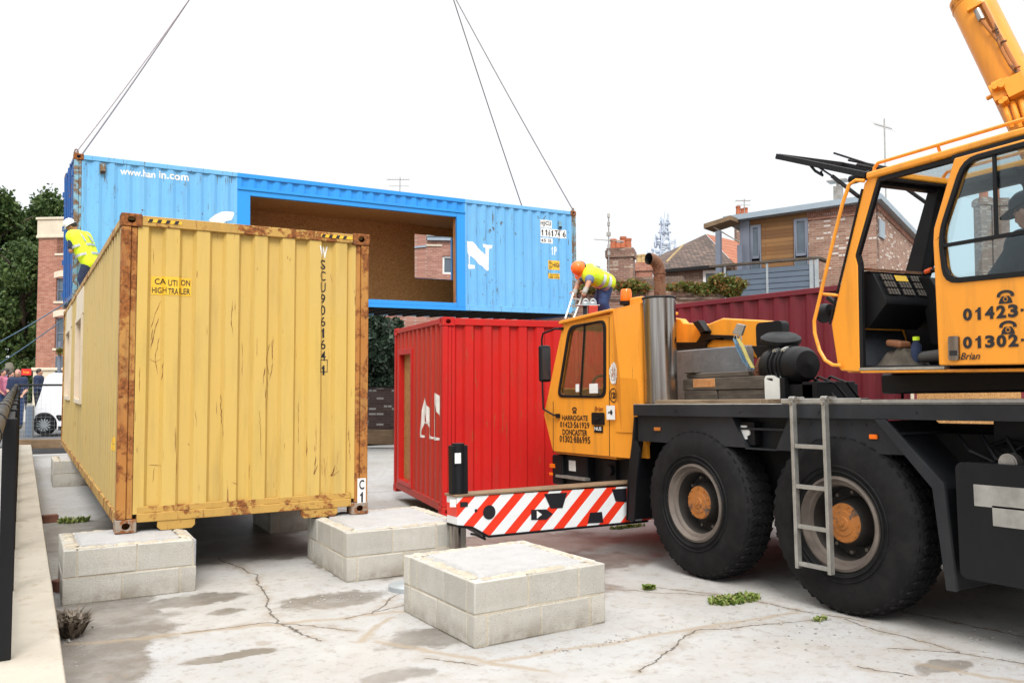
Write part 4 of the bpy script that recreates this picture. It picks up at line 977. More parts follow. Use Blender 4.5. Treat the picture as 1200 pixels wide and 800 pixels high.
# front outrigger beam with chevrons
BY = 7.22
def bp(u, v): p = untilt(aty(u, v, BY)); return p.x, p.z
tl, bl_, bm_, tr_, br_ = bp(536.5,582.5), bp(536.5,615), bp(573,627), bp(760,568.5), bp(760,609)
bl2 = bp(554,616.5)
bf_ = lambda a,b,d: V((a, BY+d, b))
g = G(); g.plate([tl, bl_, bl2, bm_, br_, (5.95,br_[1]), (5.95,tr_[1]), tr_], [], bf_, 0, .22); ob = cb(g, 'outrigger_beam', M['chevron'], bevel=.004)
g = G(); g.box(tl[0]-.02,BY-.012,tl[1],5.95,BY+.232,tl[1]+.02); cb(g, 'beam_cap', M['sleeper'], ob, bevel=.004)
g = G(); pp = [bl_, bl2, bm_, (br_[0],br_[1])]
for a, b in zip(pp, pp[1:]): g.bar((a[0],BY+.11,a[1]-.012), (b[0],BY+.11,b[1]-.012), .24, .02)
cb(g, 'beam_foot_edge', M['black'], ob)
g = G()
g = G(); put2d(g, disc2d(*bp(574,600), .068, 24), bf_, -.005); cb(g, 'beam_marking', M['letter'], ob)
g = G(); put2d(g, disc2d(*bp(558.5,598), .016, 12), bf_, -.005); cb(g, 'beam_marking', M['letter'], ob)
g = G(); put2d(g, poly2d([bp(638.5,578.5),bp(665.5,577),bp(660,595),bp(646,595.5)]), bf_, -.005); cb(g, 'beam_marking', M['letter'], ob)
g = G(); put2d(g, poly2d([bp(689,613),bp(692,600.5),bp(706,599.5),bp(707.5,612)]), bf_, -.005); cb(g, 'beam_marking', M['letter'], ob)
g = G(); put2d(g, poly2d([bp(718,573),bp(735,572),bp(735,588),bp(722,587)]), bf_, -.005); cb(g, 'beam_marking', M['letter'], ob)
g = G(); put2d(g, poly2d([bp(623,597),bp(641,596.5),bp(648.5,602),bp(641,608.5),bp(623,609)]), bf_, -.005); cb(g, 'beam_marking', M['letter'], ob)
g = G(); put2d(g, poly2d([bp(540,588),bp(549,588),bp(549,593.5),bp(540,594)]), bf_, -.005); cb(g, 'beam_marking', M['letter'], ob)

g = G(); put2d(g, poly2d([bp(629.5,598),bp(635.5,602.5),bp(629.5,607.5)]), bf_, -.008); cb(g, 'beam_marking', M['white'], ob); g = G(); put2d(g, poly2d([bp(527.8,585),bp(535,585),bp(535,594),bp(527.8,594)]), bf_, -.006); cb(g, 'beam_marking', M['white'], ob)
(xa,zt),(xb,_) = bp(532,520), bp(552,520)
g = G(); g.cyl(((xa+xb)/2+.012,BY+.09,tl[1]+.02),((xa+xb)/2+.012,BY+.09,zt),.062,n=20); g.box(xa+.018,BY+.045,tl[1]+.02,xb+.006,BY+.135,zt-.02); pt = cb(g, 'outrigger_post', M['black'], bevel=.006)
g = G(); a = bp(536,531); b = bp(543,543); g.box(a[0],BY+.022,b[1],b[0],BY+.027,a[1]); cb(g, 'post_label', M['white'], pt)
xc = bp(540,620)[0]
g = G(); g.cyl((xc,BY+.11,bl_[1]-.02),(xc,BY+.11,.10),.055,n=20); jk = cb(g, 'outrigger_jack', M['chrome'])
g = G(); g.cyl((xc,BY+.11,.06),(xc,BY+.11,.12),.17,.1,n=24); cb(g, 'jack_pad', M['steel'], jk)
g = G(); q0 = bp(551,625); q1 = bp(570,629); g.tube([(q0[0],BY-.02,q0[1]),(q0[0]+.05,BY-.03,q0[1]-.01),(q1[0]-.02,BY-.02,q1[1]-.015),(q1[0],BY+.05,q1[1])], .012, 8); cb(g, 'locking_lever', M['black'], ob)

# ---- carrier cab
CX = 5.60; CF = 6.50
def cp(u, v): return tx(u, v, CX)
prof = [cp(660,376.5), cp(650,425), cp(637.5,486), cp(648,531), cp(716,536), cp(743,536), cp(757,536)]
rt = [cp(757,360), cp(740,361), cp(722,364)]
Ybk = 6.93; ztop = 2.62; zb0 = cp(716,535)[1]
fr = [(cp(660,376.5)[0], ztop-.02), (cp(650,425)[0], cp(650,425)[1]), (cp(637.5,486)[0], cp(637.5,486)[1]), (cp(648,531)[0], zb0+.01)]
outer = [fr[0], fr[1], fr[2], fr[3], (7.50, zb0), (7.08, zb0+.0), (7.08, cp(725,506)[1]), (Ybk, cp(725,506)[1]), (Ybk, ztop+.07), (7.42, ztop+.05), (7.46, ztop+.0)]
win = round_poly([cp(656,462.5), cp(669,385), cp(707.5,377), cp(707.5,463.5)], .09)
win_o = round_poly([cp(653.2,465.5), cp(666.8,382), cp(710.5,374), cp(710.5,466.5)], .11)
win_f = round_poly([(7.62,win[0][1]) if False else (cp(656,462.5)[0],cp(656,462.5)[1]), cp(669,385), (7.60,cp(707,377)[1]), (7.60,cp(707,463)[1])], .07)
cab = G()
cab.plate(outer, [win], side(CX), 0, .04)
outer_f = [(max(p[0],7.45),p[1]) for p in outer[:4]]+[(7.45,zb0),(7.45,ztop+.05)]
cab.plate(outer_f, [win_f], side(CF), -.04, 0)
cw = lambda i, t=0: fr[i]
def strip(p, q, x0=CX+.04, x1=CF-.04, th=.03):
    d = V((0,q[0]-p[0],q[1]-p[1])); n = V((0,-d.z,d.y)).normalized()*th
    cab.add([(x0,*p),(x1,*p),(x1,*q),(x0,*q)]+[(x0,p[0]+n.y,p[1]+n.z),(x1,p[0]+n.y,p[1]+n.z),(x1,q[0]+n.y,q[1]+n.z),(x0,q[0]+n.y,q[1]+n.z)], [(0,1,2,3),(4,5,6,7),(0,1,5,4),(2,3,7,6),(1,2,6,5),(0,3,7,4)])
def lerp(a,b,t): return (a[0]+(b[0]-a[0])*t, a[1]+(b[1]-a[1])*t)
strip(fr[2], fr[3]); strip(lerp(fr[1],fr[2],.5), fr[2]); strip(fr[0], lerp(fr[0],fr[1],.18))
for xx in ((CX+.04,CX+.10),(CF-.10,CF-.04)): strip(lerp(fr[0],fr[1],.18), fr[1], *xx); strip(fr[1], lerp(fr[1],fr[2],.5), *xx)
cab.add([(CX+.04,Ybk,1.2),(CF,7.45,1.2),(CF,7.45,ztop+.05),(CX+.04,Ybk,ztop+.07),(CX+.04,Ybk+.03,1.2),(CF,7.48,1.2),(CF,7.48,ztop+.05),(CX+.04,Ybk+.03,ztop+.07)],[(0,1,2,3),(4,5,6,7),(0,3,7,4),(1,2,6,5)])
cab.add([(CX+.04,7.42,ztop+.05),(CF,7.42,ztop+.05),(CF,7.45,ztop+.05),(CX+.04,Ybk,ztop+.07)],[(0,1,2,3)]); strip(fr[3],(7.45,zb0))
carrier = cb(cab, 'carrier_cab', M['orange'], bevel=.012, seg=2)
g = G(); g.plate([(fr[0][0]+.05,ztop-.035),(7.40,ztop+.02),(7.40,ztop+.055),(fr[0][0]+.02,ztop+.012),(fr[0][0]+.06,ztop-.01)], [], side(CX-.035), 0, CF-CX+.07); cb(g, 'roof', M['orange'], carrier, bevel=.012, seg=2)
g = G(); g.plate(win_o, [win], side(CX), -.012, .03); cb(g, 'window_seal', M['rubber'], carrier, bevel=.004)
g = G(); g.plate(win, [], side(CX), .012, .016); cb(g, 'window_pane', M['glass_dark'], carrier)
g = G(); g.plate(win_f, [], side(CF), -.016, -.012); a,b,c,d = fr[0], lerp(fr[1],fr[2],.5), fr[1], 0
for p,q in ((lerp(fr[0],fr[1],.18),fr[1]),(fr[1],lerp(fr[1],fr[2],.5))): g.add([(CX+.12,p[0]-.01,p[1]),(CF-.12,p[0]-.01,p[1]),(CF-.12,q[0]-.01,q[1]),(CX+.12,q[0]-.01,q[1])], [(0,1,2,3)])
cb(g, 'windscreen', M['glass_dark'], carrier)
g = G(); a, b = cp(684,380), cp(679,463); g.bar((CX+.02,a[0],a[1]),(CX+.02,b[0],b[1]),.02,.022); cb(g, 'window_divider', M['rubber'], carrier)
def qoff(y, z):
    zf = cp(745,444)[1]; zl = cp(725,506)[1]; zu = ztop+.04
    h = max(0,1-(z-zf)/(zu-zf)) if z > zf else max(0,1-(zf-z)/(zf-zl)*.9)
    return .006+.062*h*min(1,max(0,(7.40-y)/.18))
# door seams
g = G()
for p, q in (((714,371),(714.5,534)),((650.5,530),(714.5,534.5)),((648.5,470),(648.5,530))):
    a, b = cp(*p), cp(*q); g.bar((CX-.0005,a[0],a[1]),(CX-.0005,b[0],b[1]),.004,.010,up=(1,0,0))
cb(g, 'door_seam', M['letter'], carrier)
g = G(); a = cp(685,508); q = cp(708,508)
Tn = lambda a,b,d: V((CX+d-(.0 if -a > 7.40 else qoff(-a,b)), -a, b))                                   # writing on the near side reads towards -Y
def wr(g, tx_, p0, p1, bold=.03, d=-.004, slant=0.):
    a = cp(p0[0],p1[1]); b = cp(p1[0],p0[1]); put2d(g, fit_digits(tx_, -a[0], a[1], -b[0], b[1], bold) if tx_[0].isdigit() else fit_text(tx_, -a[0], a[1], -b[0], b[1], bold, slant), Tn, d)
g = G(); y, z = cp(673.5,483); put2d(g, phone2d(-y, z-.01, .10), Tn, -.004)
wr(g,'HARROGATE',(659,486.6),(689,492.2),.022); wr(g,'01423·561929',(656.5,494.6),(691,500.4),.022); wr(g,'DONCASTER',(659.5,503.6),(688.5,509.2),.022); wr(g,'01302·886995',(656,511.6),(692,517.4),.022)
cb(g, 'cab_lettering', M['letter'], carrier)
g = G(); wr(g,'Brian',(697,476),(706.5,481.5),.01,-.004,.3); cb(g, 'name_lettering', M['letter_red'], carrier)
g = G(); y, z = cp(719.5,463); put2d(g, ring2d(-y,z,.068,.080), Tn, -.004); put2d(g, fit_text('128',-y-.050,z-.036,-y+.050,z+.036,.045), Tn, -.004); cb(g, 'fleet_number', M['letter'], carrier)
g = G(); y, z = cp(720.3,437.5); K = 1.3                                    # white rose badge
for i in range(5):
    t = pi/2+2*pi*i/5; put2d(g, disc2d(-y+.052*cos(t), z+.052*K*sin(t), .046, 14, .046*K), Tn, -.004-.0006*i)
    t += pi/5; put2d(g, poly2d([(-y+.066*cos(t-.2), z+.066*K*sin(t-.2)),(-y+.108*cos(t), z+.108*K*sin(t)),(-y+.066*cos(t+.2), z+.066*K*sin(t+.2))]), Tn, -.0035)
rs = cb(g, 'rose_badge', M['white'], carrier)
g = G()
for i in range(5):
    t = pi/2+2*pi*i/5; put2d(g, ring2d(-y+.05*cos(t), z+.05*K*sin(t), .020, .025, 14), Tn, -.0085)
    t += pi/5; put2d(g, poly2d([(-y+.022*cos(t-.3), z+.022*K*sin(t-.3)),(-y+.075*cos(t), z+.075*K*sin(t)),(-y+.022*cos(t+.3), z+.022*K*sin(t+.3))]), Tn, -.0085)
put2d(g, ring2d(-y,z,.012,.018,12), Tn, -.0085); cb(g, 'rose_line', M['orange_worn'], rs)
g = G(); a, b = cp(713.5,475), cp(723.5,491.5); g.plate([a,(b[0],a[1]),b,(a[0],b[1])], [], side(CX-.03), -.005, -.001); st = cb(g, 'warning_sticker', M['white'], carrier)
g = G(); y, z = cp(719.5,483); TS = lambda a,b,d: V((CX-.035+d,-a,b)); put2d(g, disc2d(-y,z,.022,14,.028), TS, -.003); put2d(g, rect2d(-y-.058,z-.008,-y-.026,z+.008), TS, -.003); cb(g, 'sticker_mark', M['letter'], st)
g = G(); a, b = cp(694,483), cp(709,498); g.plate(round_rect(b[0],b[1],a[0],a[1],.02), [], side(CX), -.014, .0); dh = cb(g, 'door_handle', M['rubber'], carrier, bevel=.004)
g = G(); y, z = cp(701,491); g.box(CX-.035,y-.05,z-.012,CX-.018,y+.045,z+.014); a, b = cp(696.5,498.5), cp(707,507); g.plate([a,(b[0],a[1]),b,(a[0],b[1])], [], side(CX), -.008, 0); cb(g, 'handle_grip', M['rubber'], dh, bevel=.003)
g = G(); wr(g,'NUS',(697.5,500),(705.5,504),.02,-.0095); cb(g, 'handle_label', M['white'], dh)
# creased quarter panel behind the door
g = G(); yq0, yq1 = 7.40, Ybk-.002; zf = cp(745,444)[1]; zlo_ = cp(725,506)[1]; zup = ztop+.04
x_a, x_f, x_l = CX-.006, CX-.065, CX-.012; ym_ = 7.22
vq = [(x_a,yq0,zup),(x_a,ym_,zup),(x_a,yq1,zup+.02),(x_a,yq0,zf),(x_f,ym_,zf+.02),(x_f,yq1,zf),(x_a,yq0,zlo_),(x_l,ym_+.06,zlo_),(x_l,yq1,zlo_),(CX+.03,yq1,zup+.02),(CX+.03,yq1,zlo_)]
g.add(vq, [(0,1,4,3),(1,2,5,4),(3,4,7,6),(4,5,8,7),(2,9,5),(5,9,10),(5,10,8)]); cb(g, 'quarter_panel', M['orange'], carrier, smooth=0)
# set-back lower panel behind the door
g = G(); a, b = cp(718,506.5), cp(741,536); g.plate([(7.08,zb0+.01),(7.08,a[1]),(Ybk+.0,a[1]),(Ybk+.0,zb0+.01)], [], side(CX+.05), 0, .03); g.add([(CX+.01,7.08,a[1]),(CX+.05,7.08,a[1]),(CX+.05,Ybk,a[1]),(CX+.01,Ybk,a[1])],[(0,1,2,3)])
cb(g, 'step_panel', M['orange'], carrier)
# mirror
g = G(); ya, zt_ = cp(642,404); yb2, zb_ = cp(646,447); g.box(CX-.07,ya+.06,zb_,CX+.09,ya+.13,zt_); mi = cb(g, 'mirror', M['rubber'], carrier, bevel=.03, seg=3)
g = G(); g.box(CX-.05,ya+.052,zb_+.03,CX+.07,ya+.059,zt_-.03); cb(g, 'mirror_glass', plain('mirror_dark_reflection',(.03,.032,.035),.12,bump=0), mi)  # glass coloured dark in place of the dark scene it would reflect
g = G(); p0 = cp(659,385); p1 = cp(655,487)
g.tube([(CX-.0,p0[0],p0[1]),(CX-.03,p0[0]+.12,p0[1]+.005),(CX-.03,ya+.06,p0[1]-.03),(CX-.03,ya+.09,p0[1]-.10),(CX-.03,ya+.09,zt_),(CX-.03,ya+.09,zb_-.1),(CX-.03,ya+.08,p1[1]+.08),(CX-.04,p1[0]+.06,p1[1]+.01),(CX,p1[0],p1[1])], .012, 8)
g.box(CX-.03,p1[0]-.03,p1[1]-.025,CX,p1[0]+.03,p1[1]+.025); g.box(CX-.03,p0[0]-.03,p0[1]-.015,CX,p0[0]+.03,p0[1]+.015)
cb(g, 'mirror_arm', M['rubber'], mi)
# cab interior
g = G(); g.box(5.78,7.5,1.3,6.35,7.95,1.45); g.box(5.78,7.4,1.45,6.35,7.52,2.15); g.box(5.7,8.25,1.25,6.42,8.5,1.62); g.box(5.66,7.5,1.12,6.44,8.55,1.16)
cb(g, 'cab_seat', M['darkcloth'], carrier, bevel=.03)
g = G(); c = V((6.05,8.1,1.80)); nrm = V((0,-.75,.65)).normalized(); a = nrm.orthogonal().normalized(); b = nrm.cross(a)
g.tube([c+(a*cos(t)+b*sin(t))*.22 for t in [2*pi*i/24 for i in range(24)]], .016, 8, closed=True); g.cyl(c, c-nrm*.35, .03, n=8); g.bar(c-a*.2,c+a*.2,.03,.02); cb(g, 'steering_wheel', M['rubber'], carrier)
g = G()
for (u0,v0,u1,v1) in ((674,450,678,459),(690,449.5,700,460.5)):
    a, b = cp(u0,v0), cp(u1,v1); g.plate([a,(b[0],a[1]),b,(a[0],b[1])], [], side(CX), .006, .009)
cb(g, 'window_notice', M['white'], carrier)
# beacon
g = G(); y, z = tx(734,365,CX+.12); BX_ = CX+.12; zt0 = ztop+.06
yb3 = tx(734,360,BX_)[0]; g.cyl((BX_,yb3,zt0-.06),(BX_,yb3,zt0+.045),.03,n=14); g.cyl((BX_,yb3,zt0+.03),(BX_,yb3,zt0+.07),.068,.075,n=20); bc = cb(g, 'beacon', M['rubber'], carrier)
g = G(); g.lathe([(.060,.0),(.066,.02),(.060,.115),(.05,.135),(.0,.14)], (BX_,yb3,zt0+.07), (0,0,1), 20); cb(g, 'beacon_lens', M['amber'], bc)
g = G(); p = tx(744,362,CX+.1); q = tx(757,350,CX+.1); g.box(CX+.1,Ybk+.12,ztop+.06,CX+.42,p[0]+.1,ztop+.16); cb(g, 'roof_box', M['orange'], carrier, bevel=.02, seg=2)
# under the cab: bumper, lamps, step
g = G(); g.box(CX+.1,8.1,.62,8.0,8.72,1.03); g.box(CX+.05,8.55,.66,8.05,8.78,1.02); g.box(CX+.2,7.2,.60,8.0,8.1,1.04); bmp = cb(g, 'bumper', M['black'], bevel=.02)
for m_, (u,v), w, h in (('amber',(648,545.5),.05,.025),('amber',(646.5,555),.03,.018)):
    y, z = tx(u,v,CX+.05); g = G(); g.box(CX+.03,y-w,z-h,CX+.06,y+w,z+h); cb(g, 'marker_lamp', M[m_], bmp, bevel=.005)
g = G(); a, b = tx(667,539,CX+.1), tx(675,552,CX+.1); g.plate([a,(b[0],a[1]),b,(a[0],b[1])], [], side(CX+.1), -.006, -.001); cb(g, 'plate', M['white'], bmp)
g = G(); a, b = tx(655,558,CX+.08), tx(690,563,CX+.08); g.box(CX+.03,b[0],b[1],CX+.1,a[0],b[1]+.03); cb(g, 'step', M['alu'], bmp)
g = G(); y, z = tx(722,550,CX+.25); g.box(CX+.15,y-.12,z-.15,CX+.4,y+.12,z+.12); g.cyl((CX+.1,y-.05,z),(CX+.35,y-.05,z),.06,n=12); cb(g, 'steering_linkage', M['black'], bevel=.01)

# ---- exhaust
EX = 5.75
(yl_,_),(yr_,_) = tx(757,410,EX), tx(791,410,EX); ey_, er = (yl_+yr_)/2, (yl_-yr_)/2*.74
zb1 = 1.64; zt1 = tx(773,350,EX)[1]
g = G(); g.cyl((EX,ey_,zb1),(EX,ey_,zt1),er,n=40); exh = cb(g, 'exhaust_stack', M['chrome'], smooth=60)
g = G(); g.lathe([(er+.004,-.006),(er+.012,.004),(er+.004,.018),(.0,.02)], (EX,ey_,zt1), (0,0,1), 40); cb(g, 'stack_cap', M['rubber'], exh)
pr_ = .062; yp = tx(773,330,EX)[0]
p_top = tx(773,312,EX)[1]; o_ = tx(760,298,EX)
g = G(); pts = [(EX,yp,zt1),(EX,yp,p_top-.06)]; R_ = .13; dh_ = V((-.98,-.05,0)).normalized()
for k in range(1,9):
    t = k/8*radians(84); q = V((EX,yp,p_top-.06))+dh_*R_*(1-cos(t))+V((0,0,R_*sin(t))); pts.append(tuple(q))
e_ = V(pts[-1]); pts.append(tuple(e_+dh_*.03))
g.tube(pts, pr_, 20, caps=False); g.tube(pts, pr_-.006, 20, 1, caps=False)
g.lathe([(pr_+.006,-.01),(pr_+.006,.01)], (EX,yp,p_top-.075), (0,0,1), 20)
cb(g, 'tail_pipe', [M['pipe_rust'], M['void']], exh, smooth=60)

# ---- engine cover behind the stack
EXC = 6.55
def ec(u, v): return tx(u, v, EXC)
g = G(); cov = [ec(786,372), ec(797,373.5), ec(801,378), ec(829,379.5), ec(846,372.5), ec(900,375.5), ec(907,380), ec(907,420), ec(786,420)]
g.plate(cov, [], side(EXC), 0, .10); ecv = cb(g, 'engine_cover', M['orange'], bevel=.02, seg=2)
g = G(); g.plate([ec(792,401),ec(818,401),ec(823,393),ec(819,378),ec(826,375.5),ec(834.5,388),ec(833,392),ec(865,393),ec(865,398.5),ec(836,398),ec(830,403),ec(828,409),ec(792,406.5)], [], side(EXC-.03), 0, .025)
g.plate([ec(819,378),ec(826,375.5),ec(834.5,388),ec(829,391)], [], side(EXC-.10), 0, .07)
cb(g, 'cover_bracket', M['rubber'], ecv, bevel=.004)
g = G(); g.plate([ec(797,407),ec(862,407),ec(862,425),ec(797,425)], [], side(EXC-.1), 0, .08); cb(g, 'cover_sill', M['black'], ecv)

# ---- air filter
AX = 6.2
(y0a,za_),(y1a,_) = tx(905,430,AX), tx(962,430,AX); zc_ = tx(935,428,AX)[1]; ra = .175
ra = abs(tx(930,407,AX)[1]-tx(930,450,AX)[1])/2
g = G(); g.lathe([(.0,.0),(ra*.86,.0),(ra,.03),(ra,.14),(ra*.97,.15),(ra*.97,.33),(ra,.34),(ra*1.0,.42),(ra*.94,.50),(ra*.72,.56),(.0,.58)], (AX,y0a,zc_), (-.25,-1,0), 32)
for h in (.17,.23,.31,.36): g.lathe([(ra+.002,h-.012),(ra+.012,h-.01),(ra+.012,h+.01),(ra+.002,h+.012)], (AX,y0a,zc_), (-.25,-1,0), 32)
af = cb(g, 'air_filter', M['rubber'], smooth=40)
(ym,zm) = tx(915,398,AX); g = G(); g.cyl((AX,ym-.02,zc_+.05),(AX,ym,zm-.03),.085,.065,n=18)
g.lathe([(.06,-.04),(.17,-.035),(.185,-.015),(.185,.02),(.15,.045),(.10,.055),(.0,.06)], (AX,ym,zm), (-.2,-.25,1), 30); cb(g, 'intake_cap', M['rubber'], af, smooth=40)
hs_ = [tx(u,v,AX-.08) for u,v in ((912,424),(903,420),(895,424),(890,436),(889,448))]
g = G(); g.tube([(AX-.08,y,z) for y,z in hs_], .062, 16); cb(g, 'intake_hose', M['pipe_rust'], af, smooth=60)
(yb4,zb4),(yb5,zb5) = tx(875,378,AX), tx(907,406,AX)
g = G(); g.plate(round_rect(yb5,zb5,yb4,zb4,.05), [], side(AX+.12), 0, .10); g.plate([tx(876,405,AX),tx(905,405,AX),tx(900,420,AX),tx(884,421,AX)], [], side(AX+.05), 0, .2); cb(g, 'oil_tank', M['rubber'], bevel=.02, seg=2)
(yc1,zc1),(yc2,zc2) = tx(915,451,AX), tx(971,463,AX)
g = G(); g.box(AX-.2,yc2,1.635,AX+.4,yc1,zc1); g.box(AX-.26,yc1-.28,1.635,AX-.2,yc1-.22,1.86); g.box(AX-.2,yc2-.05,1.64,AX+.3,yc2+.12,zc1+.02); cb(g, 'filter_tray', M['black'], bevel=.006)
(y,z) = tx(868,385,AX-.15); br = tx(861,398,AX-.15)
g = G(); g.plate([tx(866,379,AX-.15),tx(875,381,AX-.15),tx(871,393,AX-.15),tx(860,391,AX-.15)], [], side(AX-.15), -.03, .0); cb(g, 'strap_anchor', M['alu'], bevel=.004)

# clutter on the deck and under it
g = G()
for h in (.20,.335):
    c = V((AX,y0a,zc_))+V((-.25,-1,0)).normalized()*h; g.obox(c+V((-.10,.0,ra*.86)), V((.03,0,.012)), V((0,.022,0)), V((0,0,.012)))
cb(g, 'strap_clip', M['alu'], af)
for k in range(5):
    r_ = random.Random(k); yy = 5.0+.10*k; g = G()
    g.tube([(AX+.15+.03*k, 5.75-.06*k, 1.70), (AX+.05*k, 5.6-.1*k, 1.86+.03*r_.random()), (AX-.05, 5.35-.13*k, 1.80), (AX-.1+.05*k, 5.15-.08*k, 1.66)], .012, 6); cb(g, 'air_line', M['rubber'], crane)
for k in range(6):
    g = G(); y = 3.3-.17*k; g.tube([(NX+.25,y+.3,1.40),(NX+.14+.02*k,y+.15,1.30-.05*(k%3)),(NX+.2,y,1.22+.02*k),(NX+.35,y-.15,1.38)], .016, 6); cb(g, 'air_line', M['black'], crane)
g = G()
for k in range(9): y = -.5+k*.85; g.cyl((NX-.006,y,1.567),(NX+.01,y,1.567),.014,n=8)
for k in range(6): y = 4.2+k*.13; g.cyl((NX+.044,y,1.47),(NX+.06,y,1.47),.010,n=6)
cb(g, 'bolt_row', M['black_scuff'], crane)

# ---- slewing ring, superstructure, lift cylinder, boom
g = G(); g.cyl((6.87,1.6,1.42),(6.87,1.6,1.78),.80,n=40); cb(g, 'slewing_ring', M['black'])
ca = radians(7); fw = V((sin(ca),cos(ca),0)); rw = V((cos(ca),-sin(ca),0)); pc = V((6.95,1.6,0))
def sup(f, r, z): return pc+fw*f+rw*r+V((0,0,z))
g = G()
def sbox(f0,f1,r0,r1,z0,z1,m=0): g.obox(sup((f0+f1)/2,(r0+r1)/2,(z0+z1)/2), fw*(f1-f0)/2, rw*(r1-r0)/2, V((0,0,(z1-z0)/2)), m)
sbox(-2.2,2.05,-.62,.95,1.80,2.25); sbox(-2.6,.4,-.62,-.52,2.25,3.3); sbox(-2.6,.4,.2,.3,2.25,3.3); sbox(-3.4,-2.2,-1.2,1.2,1.9,3.1)
sbox(.3,2.6,-1.35,-.62,1.70,1.86)
cb(g, 'superstructure', M['black'], bevel=.02)
CXP = 6.62
cb0 = V((CXP,2.45,1.9)); l0 = atx(1139,3,CXP); l1 = atx(1206,140,CXP)
ax_ = (l0-l1).normalized()
# barrel radius from the width it shows
pL = atx(1112,5,CXP); dd = (pL-l0); rad = (dd-ax_*dd.dot(ax_)).length*.97
b0 = l1-ax_*1.4; b1 = l0+ax_*.02
g = G(); g.cyl(b0, b1, rad, n=36); g.lathe([(rad,-.05),(rad+.004,-.048),(rad+.004,-.04),(rad,-.038),(rad,.03),(rad*.8,.04),(0,.04)], b1, ax_, 36)
lc = cb(g, 'lift_cylinder', M['orange'], xf=untilt, smooth=50)
g = G(); g.cyl(b1, b1+ax_*4.0, rad*.62, n=28); cb(g, 'piston_rod', M['chrome'], lc, xf=untilt, smooth=50)
vw = (CAM-l1); vw = (vw-ax_*vw.dot(ax_)).normalized(); sd_ = ax_.cross(vw)
if sd_.dot(RGT) < 0: sd_ = -sd_
def cl(u, v, h=0.):
    """point on the barrel's camera-side skin below the given photo direction"""
    o = l1+vw*(rad*.8+h); return onplane(u, v, o, vw)
g = G(); 
def vb(u0,v0,u1,v1,h0,h1,m=0):
    a = cl((u0+u1)/2,(v0+v1)/2); s = (a-CAM).dot(FWD)/FPX; L1 = abs(v1-v0)*s/2; L2 = abs(u1-u0)*s/2
    g.obox(a+vw*(h0+h1)/2, ax_*L1, sd_*L2, vw*(h1-h0)/2, m)
vb(1135,9,1152,13,0,.06); cb(g, 'hose_bracket', M['orange'], lc, xf=untilt, bevel=.004); g = G(); vb(1165,99,1185,121,0,.09); vb(1182,94,1204,118,0,.12)
for u,v in ((1168,107),(1176,105),(1180,121),(1176,124)): p = cl(u,v,.05); g.cyl(p, p+vw*.09, .022, n=10)
for u0,v0,u1,v1 in ((1176,122,1186,150),(1186,120,1196,150),(1196,118,1206,150)): g.tube([cl(u0,v0,.04),cl((u0+u1)/2,(v0+v1)/2,.08),cl(u1,v1,.05)], .022, 8)
for u,v in ((1170,96),(1178,94),(1164,112)): p = cl(u,v,.03); g.cyl(p-sd_*.05, p+sd_*.03, .018, n=8)
cb(g, 'valve_block', M['orange'], lc, xf=untilt, bevel=.004)
g = G(); g.tube([cl(u,v,.07) for u,v in ((1146,13),(1150,24),(1160,36),(1170,48),(1176,62),(1184,76),(1193,86),(1200,96),(1205,112))], .014, 8)
g.tube([cl(u,v,.03) for u,v in ((1151,4),(1157,16),(1168,38),(1180,60),(1193,84),(1206,108))], .02, 8)
for u,v in ((1165,36),(1175,50),(1191,80)): g.tube([cl(u-3,v+1,.05),cl(u,v-1,.1),cl(u+4,v-2,.08)], .01, 6)
cb(g, 'hydraulic_hose', M['orange_worn'], lc, xf=untilt)
g = G(); p = cl(1145,12,.07); g.cyl(p, p+ax_*-.1, .026, n=12); cb(g, 'hose_coupling', M['chrome'], lc, xf=untilt)
foot = sup(-2.3,-.1,3.2); tip = V((7.6,20.2,46.0)); bd = (tip-foot).normalized()
g = G(); g.bar(foot, foot+bd*13, .62, .8, up=bd.cross(rw)); g.bar(foot+bd*13, tip, .5, .62, up=bd.cross(rw)); cb(g, 'boom', M['orange'], xf=untilt, bevel=.05)

# ---- operator cab
oa = radians(7); OA = atx(985,437,5.45); ob_ = V((-sin(oa),-cos(oa),0)); om = V((cos(oa),-sin(oa),0))
def oc(s, o, z): return OA+ob_*s+om*o+V((0,0,z-OA.z))
def opx(u, v, off=0.):
    p = onplane(u, v, OA+om*off, om)-OA; return p.dot(ob_), p.z+OA.z
So = lambda off: (lambda a,b,d: oc(a, off+d, b))
def ocb(g, name, mats, parent=None, **k): return g.build(name, mats, parent or crane, org=CO, xf=untilt, **k)
OWD = .78; SE = 2.35
pil = [(.33,3.35),(.27,3.30),(.063,2.716),(-.089,2.267),(-.035,1.96),(.0,1.905),(.19,1.895),(.19,2.69),(.165,2.77),(.385,3.30),(.40,3.35)]
g = G(); g.plate(pil, [], So(0), 0, .05); g.plate([(.19,1.885),(2.3,1.885),(2.3,1.905),(.19,1.905)], [], So(0), .0, OWD)
g.plate([(-.03,1.96),(.02,1.89),(.06,1.89),(.02,1.99),(-.05,2.27),(-.08,2.27)], [], So(.05), 0, OWD-.1)
oper = ocb(g, 'operator_cab', M['orange'], bevel=.012, seg=2)
g = G(); g.plate([(.19,1.906),(.93,1.906),(.93,1.925),(.19,1.925)], [], So(-.002), 0, .05); ocb(g, 'door_sill', M['alu'], oper)
g = G()                                                                 # door seal strips
for p, q in (((.205,1.92),(.205,2.70)),((.205,2.70),(.182,2.775)),((.182,2.775),(.40,3.295)),((.40,3.30),(1.08,3.30))):
    g.bar(oc(p[0],.02,p[1]), oc(q[0],.02,q[1]), .03, .03)
g.bar(oc(1.06,-.02,3.293), oc(2.3,-.02,3.293), .05, .035)
